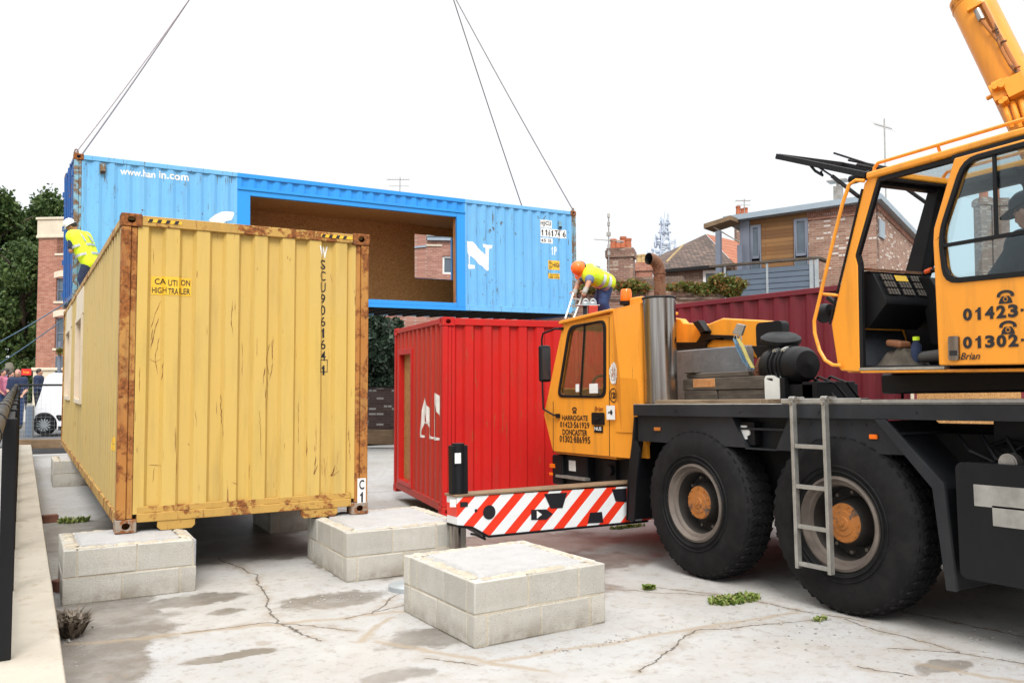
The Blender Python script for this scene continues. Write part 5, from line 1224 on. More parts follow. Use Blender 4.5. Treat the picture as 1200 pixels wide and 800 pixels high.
g.bar(oc(.255,-.004,3.26), oc(-.10,-.004,2.27), .012, .014)
ocb(g, 'door_seal', M['rubber'], oper)
# far side: pillars, dark lining, windows
g = G(); g.plate([(.32,3.35),(.27,3.30),(-.02,2.60),(-.06,2.3),(.0,1.9),(2.3,1.9),(2.3,3.35)], [round_poly([(.42,3.22),(.16,2.60),(.16,2.50),(1.0,2.50),(1.0,3.22)],.06), round_poly([(1.16,3.22),(1.16,2.45),(2.0,2.45),(2.0,3.22)],.06)], So(OWD-.06), 0, .05)
g.plate([(1.02,2.45),(1.14,2.45),(1.14,3.24),(1.02,3.24)], [], So(OWD-.075), 0, .012, 0)
ocb(g, 'cab_lining', M['black'], oper)
g = G(); g.plate([(1.035,2.2),(1.125,2.2),(1.125,3.24),(1.035,3.24)], [], So(OWD-.08), -.012, 0); ocb(g, 'cab_pillar', M['orange'], oper)
g = G(); g.plate([(.05,1.93),(2.3,1.93),(2.3,3.3),(.30,3.3)], [], So(OWD-.03), 0, .004); ocb(g, 'window_pane', M['glass'], oper)
# roof with glass front light
roof_o = [(.30,0-.02),(2.35,-.02),(2.35,OWD),(.30,OWD)]
g = G(); g.plate(roof_o, [[(.42,.07),(1.45,.07),(1.45,OWD-.09),(.42,OWD-.09)]], lambda a,b,d: oc(a,b,d), 3.318, 3.372); ocb(g, 'roof', M['orange'], oper, bevel=.018, seg=3)
g = G(); g.plate([(.42,.07),(1.45,.07),(1.45,OWD-.09),(.42,OWD-.09)], [], lambda a,b,d: oc(a,b,d), 3.338, 3.344); ocb(g, 'roof_pane', M['glass'], oper)
g = G(); rp = [(.345,3.36),(.35,3.40),(.385,3.428)]+[(x,3.428) for x in (.6,1.0,1.5,2.3)]
g.tube([oc(s,.02,z) for s,z in rp], .013, 8)
for s in (.90,1.9): g.cyl(oc(s,.02,3.425), oc(s,.05,3.365), .011, n=8)
g.tube([oc(s,OWD-.05,z) for s,z in rp], .013, 8)
ocb(g, 'roof_rail', M['orange'], oper)
# handrail in front of the near pillar
hp = [opx(u,v,-.02) for u,v in ((1013,212),(1005,211.5),(999,217),(993,240),(980,292),(968,343),(960,376),(960.5,390),(966,410),(971,422),(978,427.5),(986,428))]
g = G(); g.tube([oc(s,-.02-.05*min(1,max(0,min(i,len(hp)-1-i)/3)),z) for i,(s,z) in enumerate(hp)], .014, 8)
a = opx(972,344,0); b = opx(982,346,0); g.cyl(oc(a[0]-.04,-.06,a[1]), oc(b[0],.0,b[1]), .012, n=8)
ocb(g, 'grab_rail', M['orange'], oper)
g = G(); a = opx(966,366,.06); g.lathe([(.0,-.06),(.055,-.05),(.075,.0),(.075,.05),(.06,.06),(.0,.06)], oc(a[0],.08,a[1]), -ob_+V((0,0,-.2)), 20); g.bar(oc(a[0]+.02,.08,a[1]+.12), oc(a[0]+.12,.08,a[1]+.05), .03, .03); ocb(g, 'work_lamp', M['rubber'], oper)
# sliding door
dr = [(.93,1.93),(.907,2.76),(.915,2.85),(1.085,3.285),(2.3,3.285),(2.3,1.92)]
dwin = round_poly([(1.02,2.50),(.985,2.80),(1.175,3.235),(2.0,3.235),(2.0,2.48)], .09)
dwin_o = round_poly([(.985,2.465),(.950,2.80),(1.150,3.268),(2.05,3.268),(2.05,2.445)], .11)
g = G(); g.plate(dr, [dwin], So(-.055), 0, .04); dor = ocb(g, 'sliding_door', M['orange'], oper, bevel=.010, seg=2)
g = G(); g.plate(dwin_o, [dwin], So(-.065), 0, .04); ocb(g, 'door_window_seal', M['rubber'], oper, bevel=.004)
g = G(); g.bar(oc(.985,-.05,2.722), oc(2.02,-.05,2.722), .03, .022); g.bar(oc(1.37,-.05,2.722), oc(1.37,-.05,3.24), .022, .014)
ocb(g, 'door_window_bar', M['rubber'], oper)
g = G(); g.plate(dwin, [], So(-.04), 0, .004); ocb(g, 'door_pane', M['glass'], oper)
g = G(); a, b = opx(1112.5,394,-.055), opx(1125.5,422,-.055); g.plate(round_rect(a[0],b[1],b[0],a[1],.015), [], So(-.055), -.016, 0); hd = ocb(g, 'door_handle', M['chrome'], oper, bevel=.004)
g = G(); w_ = b[0]-a[0]; h_ = a[1]-b[1]; g.plate([(a[0]+.012,b[1]+.03),(b[0]-.012,b[1]+.03),(b[0]-.012,b[1]+.065),(a[0]+.012,b[1]+.065)], [], So(-.055), -.018, -.0165); ocb(g, 'handle_recess', M['letter'], hd)
g = G(); To = So(-.055)
def ow(tx_, p0, p1, bold=.04, slant=0.): 
    a = opx(p0[0],p1[1],-.055); put2d(g, fit_text(tx_, a[0], p1[2], p1[0], p1[3], bold, slant), To, -.004)
put2d(g, phone2d(1.425, 2.302, .115), To, -.004); put2d(g, phone2d(1.436, 2.113, .115), To, -.004)
put2d(g, fit_digits('01423·561929', 1.12, 2.213, 2.02, 2.293, .045), To, -.004); put2d(g, fit_digits('01302·886995', 1.115, 2.034, 2.02, 2.112, .045), To, -.004)
put2d(g, fit_text('Brian', 1.10, 1.963, 1.235, 2.008, .012, .35), To, -.004)
ocb(g, 'door_lettering', M['letter'], oper)
# opened windscreen with wiper and struts
e0, e1 = (.30,3.355), (-.676,3.735)
g = G(); dv = V((e1[0]-e0[0],e1[1]-e0[1],0)).normalized()
for o in (.0,OWD-.05): g.bar(oc(e0[0],o,e0[1]), oc(e1[0],o,e1[1]), .045, .045)
for k in (0,1): p = (e0,e1)[k]; g.bar(oc(p[0],.0,p[1]), oc(p[0],OWD-.05,p[1]), .045, .04)
a, b = lerp(e0,e1,.62), lerp(e0,e1,.38); 
g.tube([oc(a[0],.02,a[1]-.02),oc(a[0]+.05,.02,a[1]-.075),oc(b[0]-.1,.02,b[1]-.04),oc(b[0]-.12,.02,b[1]-.0)], .013, 6)
ws = ocb(g, 'raised_windscreen', M['rubber'], oper, bevel=.006)
g = G(); g.add([oc(e0[0],.02,e0[1]),oc(e1[0],.02,e1[1]),oc(e1[0],OWD-.07,e1[1]),oc(e0[0],OWD-.07,e0[1])], [(0,1,2,3)]); ocb(g, 'windscreen_pane', M['glass'], ws)
g = G(); 
for o in (.0,OWD-.06):
    a = lerp(e0,e1,.5); m_ = lerp(a,(.21,3.20),.35)
    g.cyl(oc(a[0],o,a[1]-.02), oc(m_[0],o,m_[1]), .008, n=8); g.cyl(oc(m_[0],o,m_[1]), oc(.215,o,3.21), .016, n=8)
ocb(g, 'gas_strut', M['rubber'], ws)
g = G(); q = [lerp(e0,e1,t) for t in (.02,.3,.6,.62)]; g.tube([oc(s,.25,z+.05+.03*i) for i,(s,z) in enumerate(q[:3])], .009, 6); g.tube([oc(s,.55,z+.06) for s,z in (lerp(e0,e1,.1),lerp(e0,e1,.75))], .010, 6); g.tube([oc(s,.35,z+.045) for s,z in (lerp(e0,e1,.05),lerp(e0,e1,.45))], .014, 6)
a = lerp(e0,e1,.18); g.cyl(oc(a[0]-.1,.12,a[1]-.035), oc(a[0]+.1,.12,a[1]-.035), .035, n=14)
ocb(g, 'wiper', M['rubber'], ws)
g = G(); g.tube([oc(.85,.25,3.375),oc(1.1,.3,3.40),oc(1.4,.45,3.385)], .008, 6); g.tube([oc(.80,.2,3.362),oc(1.0,.29,3.365),oc(1.25,.40,3.362)], .008, 6); ocb(g, 'roof_wiper', M['rubber'], oper)
# dark head rail and far pillar sheet
g = G(); g.bar(oc(.34,.05,3.30), oc(.34,OWD-.06,3.30), .09, .06); g.bar(oc(.40,OWD-.10,3.30), oc(1.0,OWD-.10,3.30), .05, .05); 
fpl = [(.40,3.30),(.30,3.30),(.05,2.65),(.02,2.3),(.20,2.3),(.21,2.62)]
g.plate(fpl, [], So(OWD-.16), 0, .09)
ocb(g, 'head_rail', M['rubber'], oper, bevel=.01)
g = G(); g.plate([(.30,.03),(2.3,.03),(2.3,OWD-.07),(.30,OWD-.07)], [[(.44,.09),(1.43,.09),(1.43,OWD-.11),(.44,OWD-.11)]], lambda a,b,d: oc(a,b,d), 3.296, 3.314); ocb(g, 'ceiling_lining', M['rubber'], oper)
# console, controls, floor
g = G(); c0 = .12
def sl(px, off): return [opx(u,v,off) for u,v in px]
cs = sl([(1004,316),(1020,321),(1036,356),(1036,362),(1007,389),(1000,388)], .06)
cs = [(.17,2.66),(.26,2.635),(.375,2.43),(.375,2.39),(.195,2.22),(.06,2.24),(.02,2.5)]
g.plate(cs, [], So(.08), 0, .52); con = ocb(g, 'console', M['black'], oper, bevel=.008)
g = G(); tp = V((.26-.375,2.635-.43-2.0)); 
pa, pb = (.268,2.628), (.368,2.446)
for i in range(3):
    for j in range(3):
        t0, t1 = .05+j*.31, .05+j*.31+.25; o0, o1 = .12+i*.15, .12+i*.15+.125
        p, q = lerp(pa,pb,t0), lerp(pa,pb,t1); n_ = .006
        g.add([oc(p[0]+.005,o0,p[1]+.004),oc(p[0]+.005,o1,p[1]+.004),oc(q[0]+.005,o1,q[1]+.004),oc(q[0]+.005,o0,q[1]+.004)], [(0,1,2,3)], 1 if (i,j)==(1,0) else 0)
        if (i,j) != (1,0):
            for a in range(4):
                for b in range(2):
                    r = lerp(p,q,.25+.5*b); oo = o0+(o1-o0)*(.15+.23*a); g.obox(oc(r[0]+.010,oo,r[1]+.006), om*.008, (V((0,0,1))*(-.87)+ob_*.5)*.012, (ob_*.87+V((0,0,.5)))*.004, 2)
ocb(g, 'control_panel', [M['rubber'], M['sticker'], M['rim']], con)
g = G(); g.plate([(.15,2.665),(.265,2.645),(.265,2.665),(.15,2.685)], [], So(.07), 0, .55); ocb(g, 'console_top', M['pipe_rust'], con)
g = G(); g.plate([(.30,2.62),(.40,2.60),(.52,2.42),(.50,2.1),(.40,2.1)], [], So(.50), 0, .14); g.tube([oc(.33,.52,2.64),oc(.44,.52,2.66)], .018, 8); ocb(g, 'side_display', M['rubber'], con)
g = G(); g.tube([oc(.35,.52,2.65),oc(.40,.52,2.66)], .022, 8); ocb(g, 'red_lever', M['hiorange'], con)
g = G(); g.plate([(.0,1.925),(2.3,1.925),(2.3,1.935),(.0,1.935)], [], So(.05), 0, OWD-.1); g.plate([(.05,1.94),(.20,1.94),(.08,2.22),(-.03,2.22)], [], So(.06), 0, .5); ocb(g, 'cab_floor', M['darkcloth'], oper)
g = G(); g.plate([(1.55,2.02),(2.1,2.02),(2.1,2.2),(1.55,2.2)], [], So(.12), 0, .5); g.plate([(2.05,2.2),(2.2,2.2),(2.25,2.9),(2.15,2.9)], [], So(.12), 0, .5); ocb(g, 'operator_seat', M['darkcloth'], oper, bevel=.03)
g = G(); g.box(0,0,0,.001,.001,.001)
# ------------------------------------------------------------------ loose things on the crane deck
def loose(g, name, mats, base, label, cat, group=None, bevel=.006, parts=()):
    base = V(base); o = g.build(name, mats, org=base, bevel=bevel); o.location = tilt(base); o.rotation_euler = (TL,0,0)
    return tag(o, label, cat, group)
def sub(g, name, mats, parent, base, bevel=.004): return g.build(name, mats, parent, org=V(base), bevel=bevel)
DX = 5.98
def dk(u, v): return tx(u, v, DX)
DZ = 1.640
def timber(px, dx, dz0, h, w, label, mat='timber_old', cut=True):
    (ya,_), (yb_,_) = dk(px[0],450), dk(px[1],450); g = G()
    g.box(DX+dx, yb_, dz0, DX+dx+w, ya, dz0+h)
    o = loose(g, 'timber_beam', [M[mat]], (DX+dx+w/2,(ya+yb_)/2,dz0), label, 'timber', 'timber packers on the crane deck', .008); return o, ya, yb_
h1 = .122
o, ya, yb_ = timber((801,839), .0, DZ, h1, .16, 'short dark timber packer at the bottom of the deck stack beside the exhaust')
o, ya, yb_ = timber((840,896), .01, DZ, h1, .16, 'dark timber packer at the bottom of the deck stack beside the white can')
o, ya, yb_ = timber((800,895), .0, DZ+h1+.002, h1, .17, 'long weathered timber packer with a raw split patch at its end')
g = G(); a = dk(812,440); b = dk(838,451); g.box(DX-.004, b[0], DZ+h1+.03, DX+.02, a[0], DZ+2*h1-.005)
sp_ = sub(g, 'split_patch', M['timber_cut'], o, (DX+.085,(ya+yb_)/2,DZ+h1+.002))
timber((803,876), .02, DZ+2*h1+.004, .05, .14, 'thin grey board lying on top of the timber packers')
timber((803,815), -.01, DZ+2*h1+.056, .02, .10, 'small dark offcut on the grey board near the exhaust')
g = G(); a = dk(793,471); b = dk(927,471); g.box(5.60, b[0], 1.640-.012, 5.86, a[0], 1.640+.03)
loose(g, 'deck_plank', M['plank'], (5.73,(a[0]+b[0])/2,1.628), 'long brown plank lying along the edge of the crane deck', 'plank')
# ballast slab
(ya,za),(yb_,zb_) = tx(792,411,6.42), tx(876,465,6.42)
g = G(); g.box(6.42,yb_,1.64,6.54,ya,za); loose(g, 'ballast_slab', M['ballast'], (6.48,(ya+yb_)/2,1.64), 'grey concrete slab standing on edge behind the timber packers', 'concrete slab', bevel=.015)
# jerrycan
(ya,zt_),(yb_,_) = tx(895.5,439,5.95), tx(914.5,460,5.95); zb_ = 1.645; H_ = zt_-zb_; W_ = ya-yb_
g = G()
pf_ = [(yb_,zb_),(ya,zb_),(ya,zb_+H_*.86),(ya-W_*.10,zb_+H_*.97),(ya-W_*.45,zb_+H_*.97),(yb_+W_*.28,zb_+H_*.88),(yb_,zb_+H_*.80)]
g.plate(round_poly(pf_,.02), [round_poly([(ya-W_*.55,zb_+H_*.74),(ya-W_*.14,zb_+H_*.80),(ya-W_*.14,zb_+H_*.88),(ya-W_*.55,zb_+H_*.86)],.012)], side(5.95), 0, .12)
base = (6.01,(ya+yb_)/2,zb_); jc = loose(g, 'jerrycan', M['plastic_white'], base, 'small white plastic jerrycan at the end of the timber packers', 'jerrycan', bevel=.015)
g = G(); g.cyl((6.01,yb_+W_*.14,zb_+H_*.82),(6.01,yb_+W_*.12,zb_+H_*.98),.024,n=14); sub(g, 'cap', M['plastic_white'], jc, base)
# ratchet strap hanging off the bracket
def stp(u, v): y, z = tx(u, v, 6.0); return V((6.0,y,z))
g = G()
for offs, pts in ((0,((861,397),(866,410),(873,424),(882,433))),):
    P_ = [stp(*p) for p in pts]
    for a, b in zip(P_, P_[1:]): g.bar(a, b, .006, .05, up=(1,0,0))
base = stp(872,432); rs_ = loose(g, 'ratchet_strap', M['strap_blue'], base, 'blue and yellow ratchet strap slung over the bracket by the air filter', 'strap', bevel=0)
g = G(); P_ = [stp(*p) for p in ((867,397),(872,406),(878,420),(884,431))]
for a, b in zip(P_, P_[1:]): g.bar(a-V((.02,0,0)), b-V((.02,0,0)), .006, .045, up=(1,0,0))
sub(g, 'loose_webbing', M['strap_yellow'], rs_, base, 0)
g = G()
for u in (860,865): P_ = [stp(u,397), stp(u+1,393), stp(u+3,393), stp(u+4,398)]; g.tube(P_, .007, 6)
sub(g, 'hook', M['steel'], rs_, base, 0)
# hook-on access ladder
(yl0,zt_),(yr0,_) = tx(930,470,NX-.05), tx(967.5,470,NX-.05); zb_ = tx(946,668,NX-.08)[1]
g = G()
for y in (yl0, yr0): g.box(NX-.085,y-.016,zb_,NX-.035,y+.016,zt_+.01); g.box(NX-.085,y-.018,zt_+.012,NX+.06,y+.018,zt_+.035)
base = (NX-.06,(yl0+yr0)/2,zb_); ld = loose(g, 'access_ladder', M['alu'], base, 'four-rung aluminium ladder hooked over the crane deck in front of the rear wheel', 'ladder', bevel=.003)
for v in (523,570.5,617.5,661.5):
    z = tx(946,v,NX-.06)[1]; g = G(); g.box(NX-.078,yr0+.0165,z-.016,NX-.04,yl0-.0165,z+.016); sub(g, 'rung', M['alu'], ld, base, .003)
g = G()
for y in (yl0, yr0): g.cyl((NX-.095,y,zt_-.015),(NX-.03,y,zt_-.015),.016,n=8); g.cyl((NX-.06,y-.03,zt_+.02),(NX-.06,y+.03,zt_+.02),.02,n=8)
sub(g, 'hook_bolt', M['steel'], ld, base, 0)

# ------------------------------------------------------------------ lifting gear
hook = aty(399, -242, 19.9); rings = (aty(231,-14,19.9), aty(527,-14,19.9))
Rb = Matrix.Rotation(yb,3,'Z') @ Rt; bo = V((.818,18.576,3.40))
def bw_(x,y,z): return bo + Rb @ V((x,y,z))
for (x,y), lab in (((.05,.08),'wire sling rising from the rusty door-end corner above the man in the white hat'),((.05,BW-.08),'wire sling running just beside it from the door end\'s far side'),
                   ((BL-.05,.08),'wire sling rising from the corner beside the painted number patches'),((BL-.05,BW-.08),'wire sling disappearing behind the roof edge short of the numbered corner')):
    p = bw_(x,y,BH+.05); g = G(); n = 14; pts = []
    rg = rings[0 if x < 1 else 1]
    for i in range(n+1): t = i/n; q = p.lerp(rg,t); pts.append(q-V((0,0,.05*sin(pi*t))))
    pts.append(hook)
    g.tube(pts, .016, 6); base = p; o = g.build('wire_sling', M['rope'], org=base); o.location = base; tag(o, lab, 'sling', 'wire slings lifting the blue container')
    g = G(); g.tube([p+V((.03*cos(t),0,.0+.045*sin(t))) for t in [2*pi*i/12 for i in range(12)]], .012, 6, closed=True); g.cyl(p-V((.05,0,.03)),p+V((.05,0,-.03)),.014,n=8); s_ = g.build('shackle', M['pipe_rust'], o, org=base)
for pa, pb_, lab in (((79,354),(-30,415),'blue tag line running down from the bottom corner of the blue container, upper one'),((79,371),(-30,444),'lower blue tag line running down behind the corner of the yellow roof')):
    a = bw_(-.05,1.0,.05) if pa[1] < 360 else bw_(-.1,2.3,-.25); b = at(pb_[0], pb_[1], 26.); a = at(pa[0],pa[1],(a-CAM).dot(FWD))
    g = G(); g.tube([a.lerp(b,i/10)-V((0,0,.05*sin(pi*i/10))) for i in range(11)], .014, 6); o = g.build('tag_line', M['strap_blue'], org=a); o.location = a; tag(o, lab, 'rope', 'tag lines steadying the blue container')

# ------------------------------------------------------------------ people
def proj(p): d = p-CAM; k = d.dot(FWD); return 600+FPX*d.dot(RGT)/k, 400-FPX*d.dot(CUP)/k, k
def soft(g, name, mat, parent, org, vox=.012, it=5):
    o = g.build(name, mat, parent, org=org, smooth=180)
    r = o.modifiers.new('skin','REMESH'); r.mode = 'VOXEL'; r.voxel_size = vox; r.use_smooth_shade = True
    s = o.modifiers.new('soft','SMOOTH'); s.iterations = it; s.factor = .5
    return o
def caps(g, a, b, ra, rb): 
    a, b = V(a), V(b); g.cyl(a, b, ra, rb, n=14); g.ell(a, ra, ra, ra, 12, 8); g.ell(b, rb, rb, rb, 12, 8)
def chain(g, P, R):
    for (a,b),(ra,rb) in zip(zip(P,P[1:]),zip(R,R[1:])): caps(g, a, b, ra, rb)
def person(label, base, J, face, C, vox=.012, group=None, k=1.):
    """J: joints in world space; face: direction the face looks; C: clothing"""
    base = V(base); root = bpy.data.objects.new('person', None); COL.objects.link(root); root.location = base; tag(root, label, 'person', group)
    J = {a: V(b) for a, b in J.items()}; face = V(face).normalized()
    up = (J['head']-J['neck']).normalized(); fx = (face-up*face.dot(up)).normalized(); sx = fx.cross(up)
    RH = Matrix((sx,fx,up)).transposed()
    g = G(); h = J['head']; H = lambda x,y,z: h + (sx*x+fx*y+up*z)*k
    g.ell(h, .074*k, .094*k, .112*k, 16, 12, R=RH); g.ell(H(0,.035,-.06), .050*k, .055*k, .055*k, 12, 8, R=RH)
    g.ell(H(0,.098,-.020), .013*k, .020*k, .026*k, 8, 6, R=RH)
    for s in (-1,1): g.ell(H(.074*s,-.005,-.015), .012*k, .022*k, .032*k, 8, 6, R=RH)
    g.ell(H(0,.084,.018), .045*k, .016*k, .012*k, 8, 6, R=RH); g.ell(H(0,.086,-.062), .026*k, .012*k, .014*k, 8, 6, R=RH)
    caps(g, h-up*.06*k, J['neck'], .056*k, .060*k)
    sh = (J['shL']+J['shR'])/2; hp_ = (J['hipL']+J['hipR'])/2
    caps(g, J['neck'], sh, .065*k, .085*k)
    for s in 'LR':
        caps(g, J['sh'+s]*.8+sh*.2, J['hip'+s], .10*k, .105*k); caps(g, sh, J['sh'+s], .085*k, .062*k)
        chain(g, [J['sh'+s],J['el'+s],J['ha'+s]], [.056*k,.043*k,.029*k])
        chain(g, [J['hip'+s],J['kn'+s],J['an'+s]], [.09*k,.060*k,.042*k]); caps(g, J['an'+s]-V((0,0,.02)), J['to'+s], .042*k, .034*k)
        d = (J['ha'+s]-J['el'+s]).normalized(); q = (fx-d*fx.dot(d)); q = q.normalized() if q.length > .1 else d.orthogonal().normalized(); w = d.cross(q)
        pm = J['ha'+s]+d*.05*k; g.ell(pm, .022*k, .042*k, .05*k, 10, 8, R=Matrix((q,w,d)).transposed())
        for i, (off, L) in enumerate(((-.030,.062),(-.010,.075),(.010,.070),(.029,.055))):
            p0 = pm+d*.035*k+w*off*k; p1 = p0+(d*.8+q*.45).normalized()*L*.5*k; p2 = p1+(d*.1+q).normalized()*L*.5*k; chain(g, [p0,p1,p2], [.0105*k,.0095*k,.008*k])
        p0 = pm-d*.01*k-w*.035*k; p1 = p0+(-w*.7+d*.5+q*.3).normalized()*.035*k; p2 = p1+(d*.6+q*.7).normalized()*.03*k; chain(g, [p0,p1,p2], [.013*k,.011*k,.009*k])
    soft(g, 'body', M[C.get('skin','skin')], root, base, vox, 4)
    def torso(g, e):
        for s in 'LR': caps(g, J['sh'+s]*.82+sh*.18, J['hip'+s]*.9+hp_*.1, (.112+e)*k, (.112+e)*k); caps(g, sh, J['sh'+s]*.9+sh*.1, (.09+e)*k, (.075+e)*k)
        caps(g, sh, hp_, (.118+e)*k, (.115+e)*k); caps(g, J['neck'].lerp(sh,.5), sh, (.075+e)*k, (.10+e)*k)
    g = G(); torso(g, .008)
    for s in 'LR':
        if C.get('sleeve','short') == 'long': chain(g, [J['sh'+s],J['el'+s],J['ha'+s].lerp(J['el'+s],.1)], [.072*k,.060*k,.046*k])
        else: caps(g, J['sh'+s], J['sh'+s].lerp(J['el'+s],.72), .074*k, .068*k)
    soft(g, 'shirt', M[C['shirt']], root, base, vox, 5)
    g = G(); caps(g, J['hipL'], J['hipR'], .122*k, .122*k)
    for s in 'LR': chain(g, [J['hip'+s],J['kn'+s],J['an'+s]+V((0,0,.03))], [.112*k,.080*k,.066*k])
    soft(g, 'trousers', M[C['trousers']], root, base, vox, 5)
    for s in 'LR':
        g = G(); d = (J['to'+s]-J['an'+s]); d.z = 0; d = d.normalized()
        caps(g, J['an'+s]+V((0,0,.06)), J['an'+s], .055*k, .055*k); caps(g, J['an'+s]-V((0,0,.02))-d*.03, J['to'+s], .050*k, .042*k); soft(g, 'boot', M[C.get('boots','boot')], root, base, vox, 3)
    if C.get('gloves'):
        for s in 'LR':
            d = (J['ha'+s]-J['el'+s]).normalized(); g = G(); caps(g, J['ha'+s]-d*.03*k, J['ha'+s]+d*.03*k, .042*k, .036*k); g.ell(J['ha'+s]+d*.06*k, .040*k, .040*k, .055*k, 10, 8, R=d.to_track_quat('Z','Y').to_matrix())
            soft(g, 'glove', M[C['gloves']], root, base, vox, 3)
    if C.get('vest'):
        g = G(); torso(g, .026); ve = soft(g, 'vest', M[C['vest']], root, base, vox, 5)
        sp = (hp_-sh); L = sp.length; sp = sp/L; wx = (J['shR']-J['shL']); wx = (wx-sp*wx.dot(sp)).normalized(); wy = sp.cross(wx)
        hw = ((J['shR']-J['shL']).length*.5*.82+.140)*k
        for t in (.40,.74):
            g = G(); n = 30
            for a in (-.024,.024): g.v += [sh+sp*(t*L+a)+wx*(hw*cos(2*pi*i/n))*(1.+.02)+wy*(.152*k*sin(2*pi*i/n)) for i in range(n)]
            g.f += [[i,(i+1)%n,n+(i+1)%n,n+i] for i in range(n)]; g.m += [0]*n
            g.build('reflective_band', M['silver'], ve, org=base)
        for s in 'LR':
            g = G(); c = J['sh'+s]*.55+sh*.45; P_ = []
            for i in range(9):
                t = i/8*pi; P_.append(c+sp*(.30*L*(1-sin(t))+ -.0)+wy*(.150*k*cos(t))-sp*(.125*k*sin(t)))
            for a, b in zip(P_, P_[1:]): g.bar(a, b, .05*k, .008, up=wx.cross(b-a))
            g.build('reflective_band', M['silver'], ve, org=base)
    if C.get('hat'):
        g = G(); g.lathe([(.104,.012),(.107,.03),(.104,.068),(.088,.108),(.062,.132),(.03,.144),(.0,.146)], h+up*.012*k, up, 24); g.lathe([(.100,.012),(.112,.008),(.114,.016),(.104,.022)], h+up*.012*k, up, 24)
        br = [(sin(t)*.105, cos(t)*.165+.0) for t in [(-1.1+2.2*i/10) for i in range(11)]]
        g.add([H(x,y*.6+.02,.030) for x,y in br]+[H(x,y+.0,.020) for x,y in br], [(i,i+1,12+i,11+i) for i in range(10)])
        g.bar(H(0,-.06,.143), H(0,.07,.138), .02*k, .02*k); g.build('hard_hat', M[C['hat']], root, org=base, smooth=60)
    if C.get('cap'):
        g = G(); g.lathe([(.100,.02),(.105,.05),(.095,.09),(.06,.118),(.0,.125)], h+up*.01*k, up, 20); br = [(sin(t)*.085, cos(t)*.12) for t in [(-1.2+2.4*i/8) for i in range(9)]]
        g.add([H(x,.07+.02*abs(y),.045) for x,y in br]+[H(x,y*.75+.10,.030) for x,y in br], [(i,i+1,10+i,9+i) for i in range(8)]); g.build('cap', M[C['cap']], root, org=base, smooth=60)
        g = G()
        for s in (-1,1): g.tube([H(.035*s+.02*cos(t),.102,.012+.018*sin(t)) for t in [2*pi*i/10 for i in range(10)]], .004, 5, closed=True); g.cyl(H(.058*s,.10,.014), H(.076*s,-.0,.012), .003, n=5)
        g.build('spectacles', M['rubber'], root, org=base)
    if C.get('hair'):
        g = G(); g.ell(H(0,-.018,.022), .084*k, .098*k, .104*k, 14, 10, R=RH)
        if C.get('long'): g.ell(H(0,-.06,-.05), .078*k, .055*k, .12*k, 12, 8, R=RH)
        soft(g, 'hair', M[C['hair']], root, base, vox, 3)
    g = G()
    for s in (-1,1): g.ell(H(.031*s,.088,.006), .012*k, .008*k, .007*k, 8, 5, R=RH)
    g.build('eye', M['hair'], root, org=base)
    return root

def px_frame(u0, v0, D):
    s = D/FPX; o = at(u0, v0, D)
    return lambda u, v, dy=0.: o + RGT*((u-u0)*s) + V((0,0,(v0-v)*s)) + FWH*dy
# worker bending over the ladder on the red container
bR = atz(711, 378.5, 2.69); D_ = proj(bR)[2]; Q = px_frame(711, 378.5, D_)
person('man in orange hard hat and yellow vest bending over a ladder on the red container', bR,
   dict(head=Q(679.5,317,-.22), neck=Q(687,318.5,-.15), shL=Q(690,325,-.30), shR=Q(692,317.5,.10), elL=Q(687.5,334,-.40), elR=Q(678,331,.02), haL=Q(682,345,-.62), haR=Q(671.5,345,-.38),
        hipL=Q(711,331.5,-.08), hipR=Q(711,330,.12), knL=Q(706,355,-.14), knR=Q(702,353,.10), anL=Q(712,375,-.06), anR=Q(711,374,.16), toL=Q(703,378,-.12), toR=Q(702,377,.12)),
   -RGT*.8-FWH*.35-V((0,0,.5)), dict(shirt='shirt', trousers='jeans', vest='hiyellow', hat='hatorange', gloves='glove', skin='skin_tan', hair='hair'))
# worker at the left corner post
bL = atz(102, 350.5, 3.37); D_ = proj(bL)[2]; Q = px_frame(102, 350.5, D_)
person('man in white hard hat and yellow vest reaching to the blue corner post', bL,
   dict(head=Q(83.2,265,-.05), neck=Q(88,272,-.02), shL=Q(90,279,-.22), shR=Q(93.5,277,.18), elL=Q(90,296.5,-.26), elR=Q(86,294,.22), haL=Q(84.5,293.5,-.05), haR=Q(80,290,.25),
        hipL=Q(106,308,-.11), hipR=Q(106,308,.11), knL=Q(99.5,327,-.14), knR=Q(98,326,.12), anL=Q(103.5,346,-.10), anR=Q(102,346,.14), toL=Q(96,350,-.12), toR=Q(95,349,.14)),
   -RGT*.95-FWH*.1-V((0,0,.35)), dict(shirt='navy', trousers='navy', vest='hiyellow', hat='hatwhite', gloves='hiyellow', skin='skin_tan', hair='hair'))
# operator in the crane cab
def Qo(s, o, z): return oc(s, o, z)
hs, hz = opx(1206,247,.38)
opr = person('crane operator in cap and glasses sitting at the controls of the open cab', oc(1.85,.38,1.94),
   dict(head=Qo(hs,.38,hz), neck=Qo(hs+.05,.38,hz-.15), shL=Qo(hs+.09,.16,hz-.26), shR=Qo(hs+.09,.60,hz-.26), elL=Qo(hs-.06,.10,2.45), elR=Qo(hs-.06,.66,2.46), haL=Qo(hs-.30,.16,2.47), haR=Qo(hs-.30,.60,2.48),
        hipL=Qo(hs+.18,.27,2.24), hipR=Qo(hs+.18,.49,2.24), knL=Qo(1.10,.22,2.36), knR=Qo(1.10,.52,2.38), anL=Qo(.80,.20,2.03), anR=Qo(.74,.46,2.10), toL=Qo(.61,.18,1.995), toR=Qo(.58,.44,2.14)),
   -ob_+V((0,0,-.05)), dict(shirt='darkcloth', trousers='darkcloth', cap='darkcloth', skin='skin', sleeve='long', hair='hair', boots='boot_grey'))
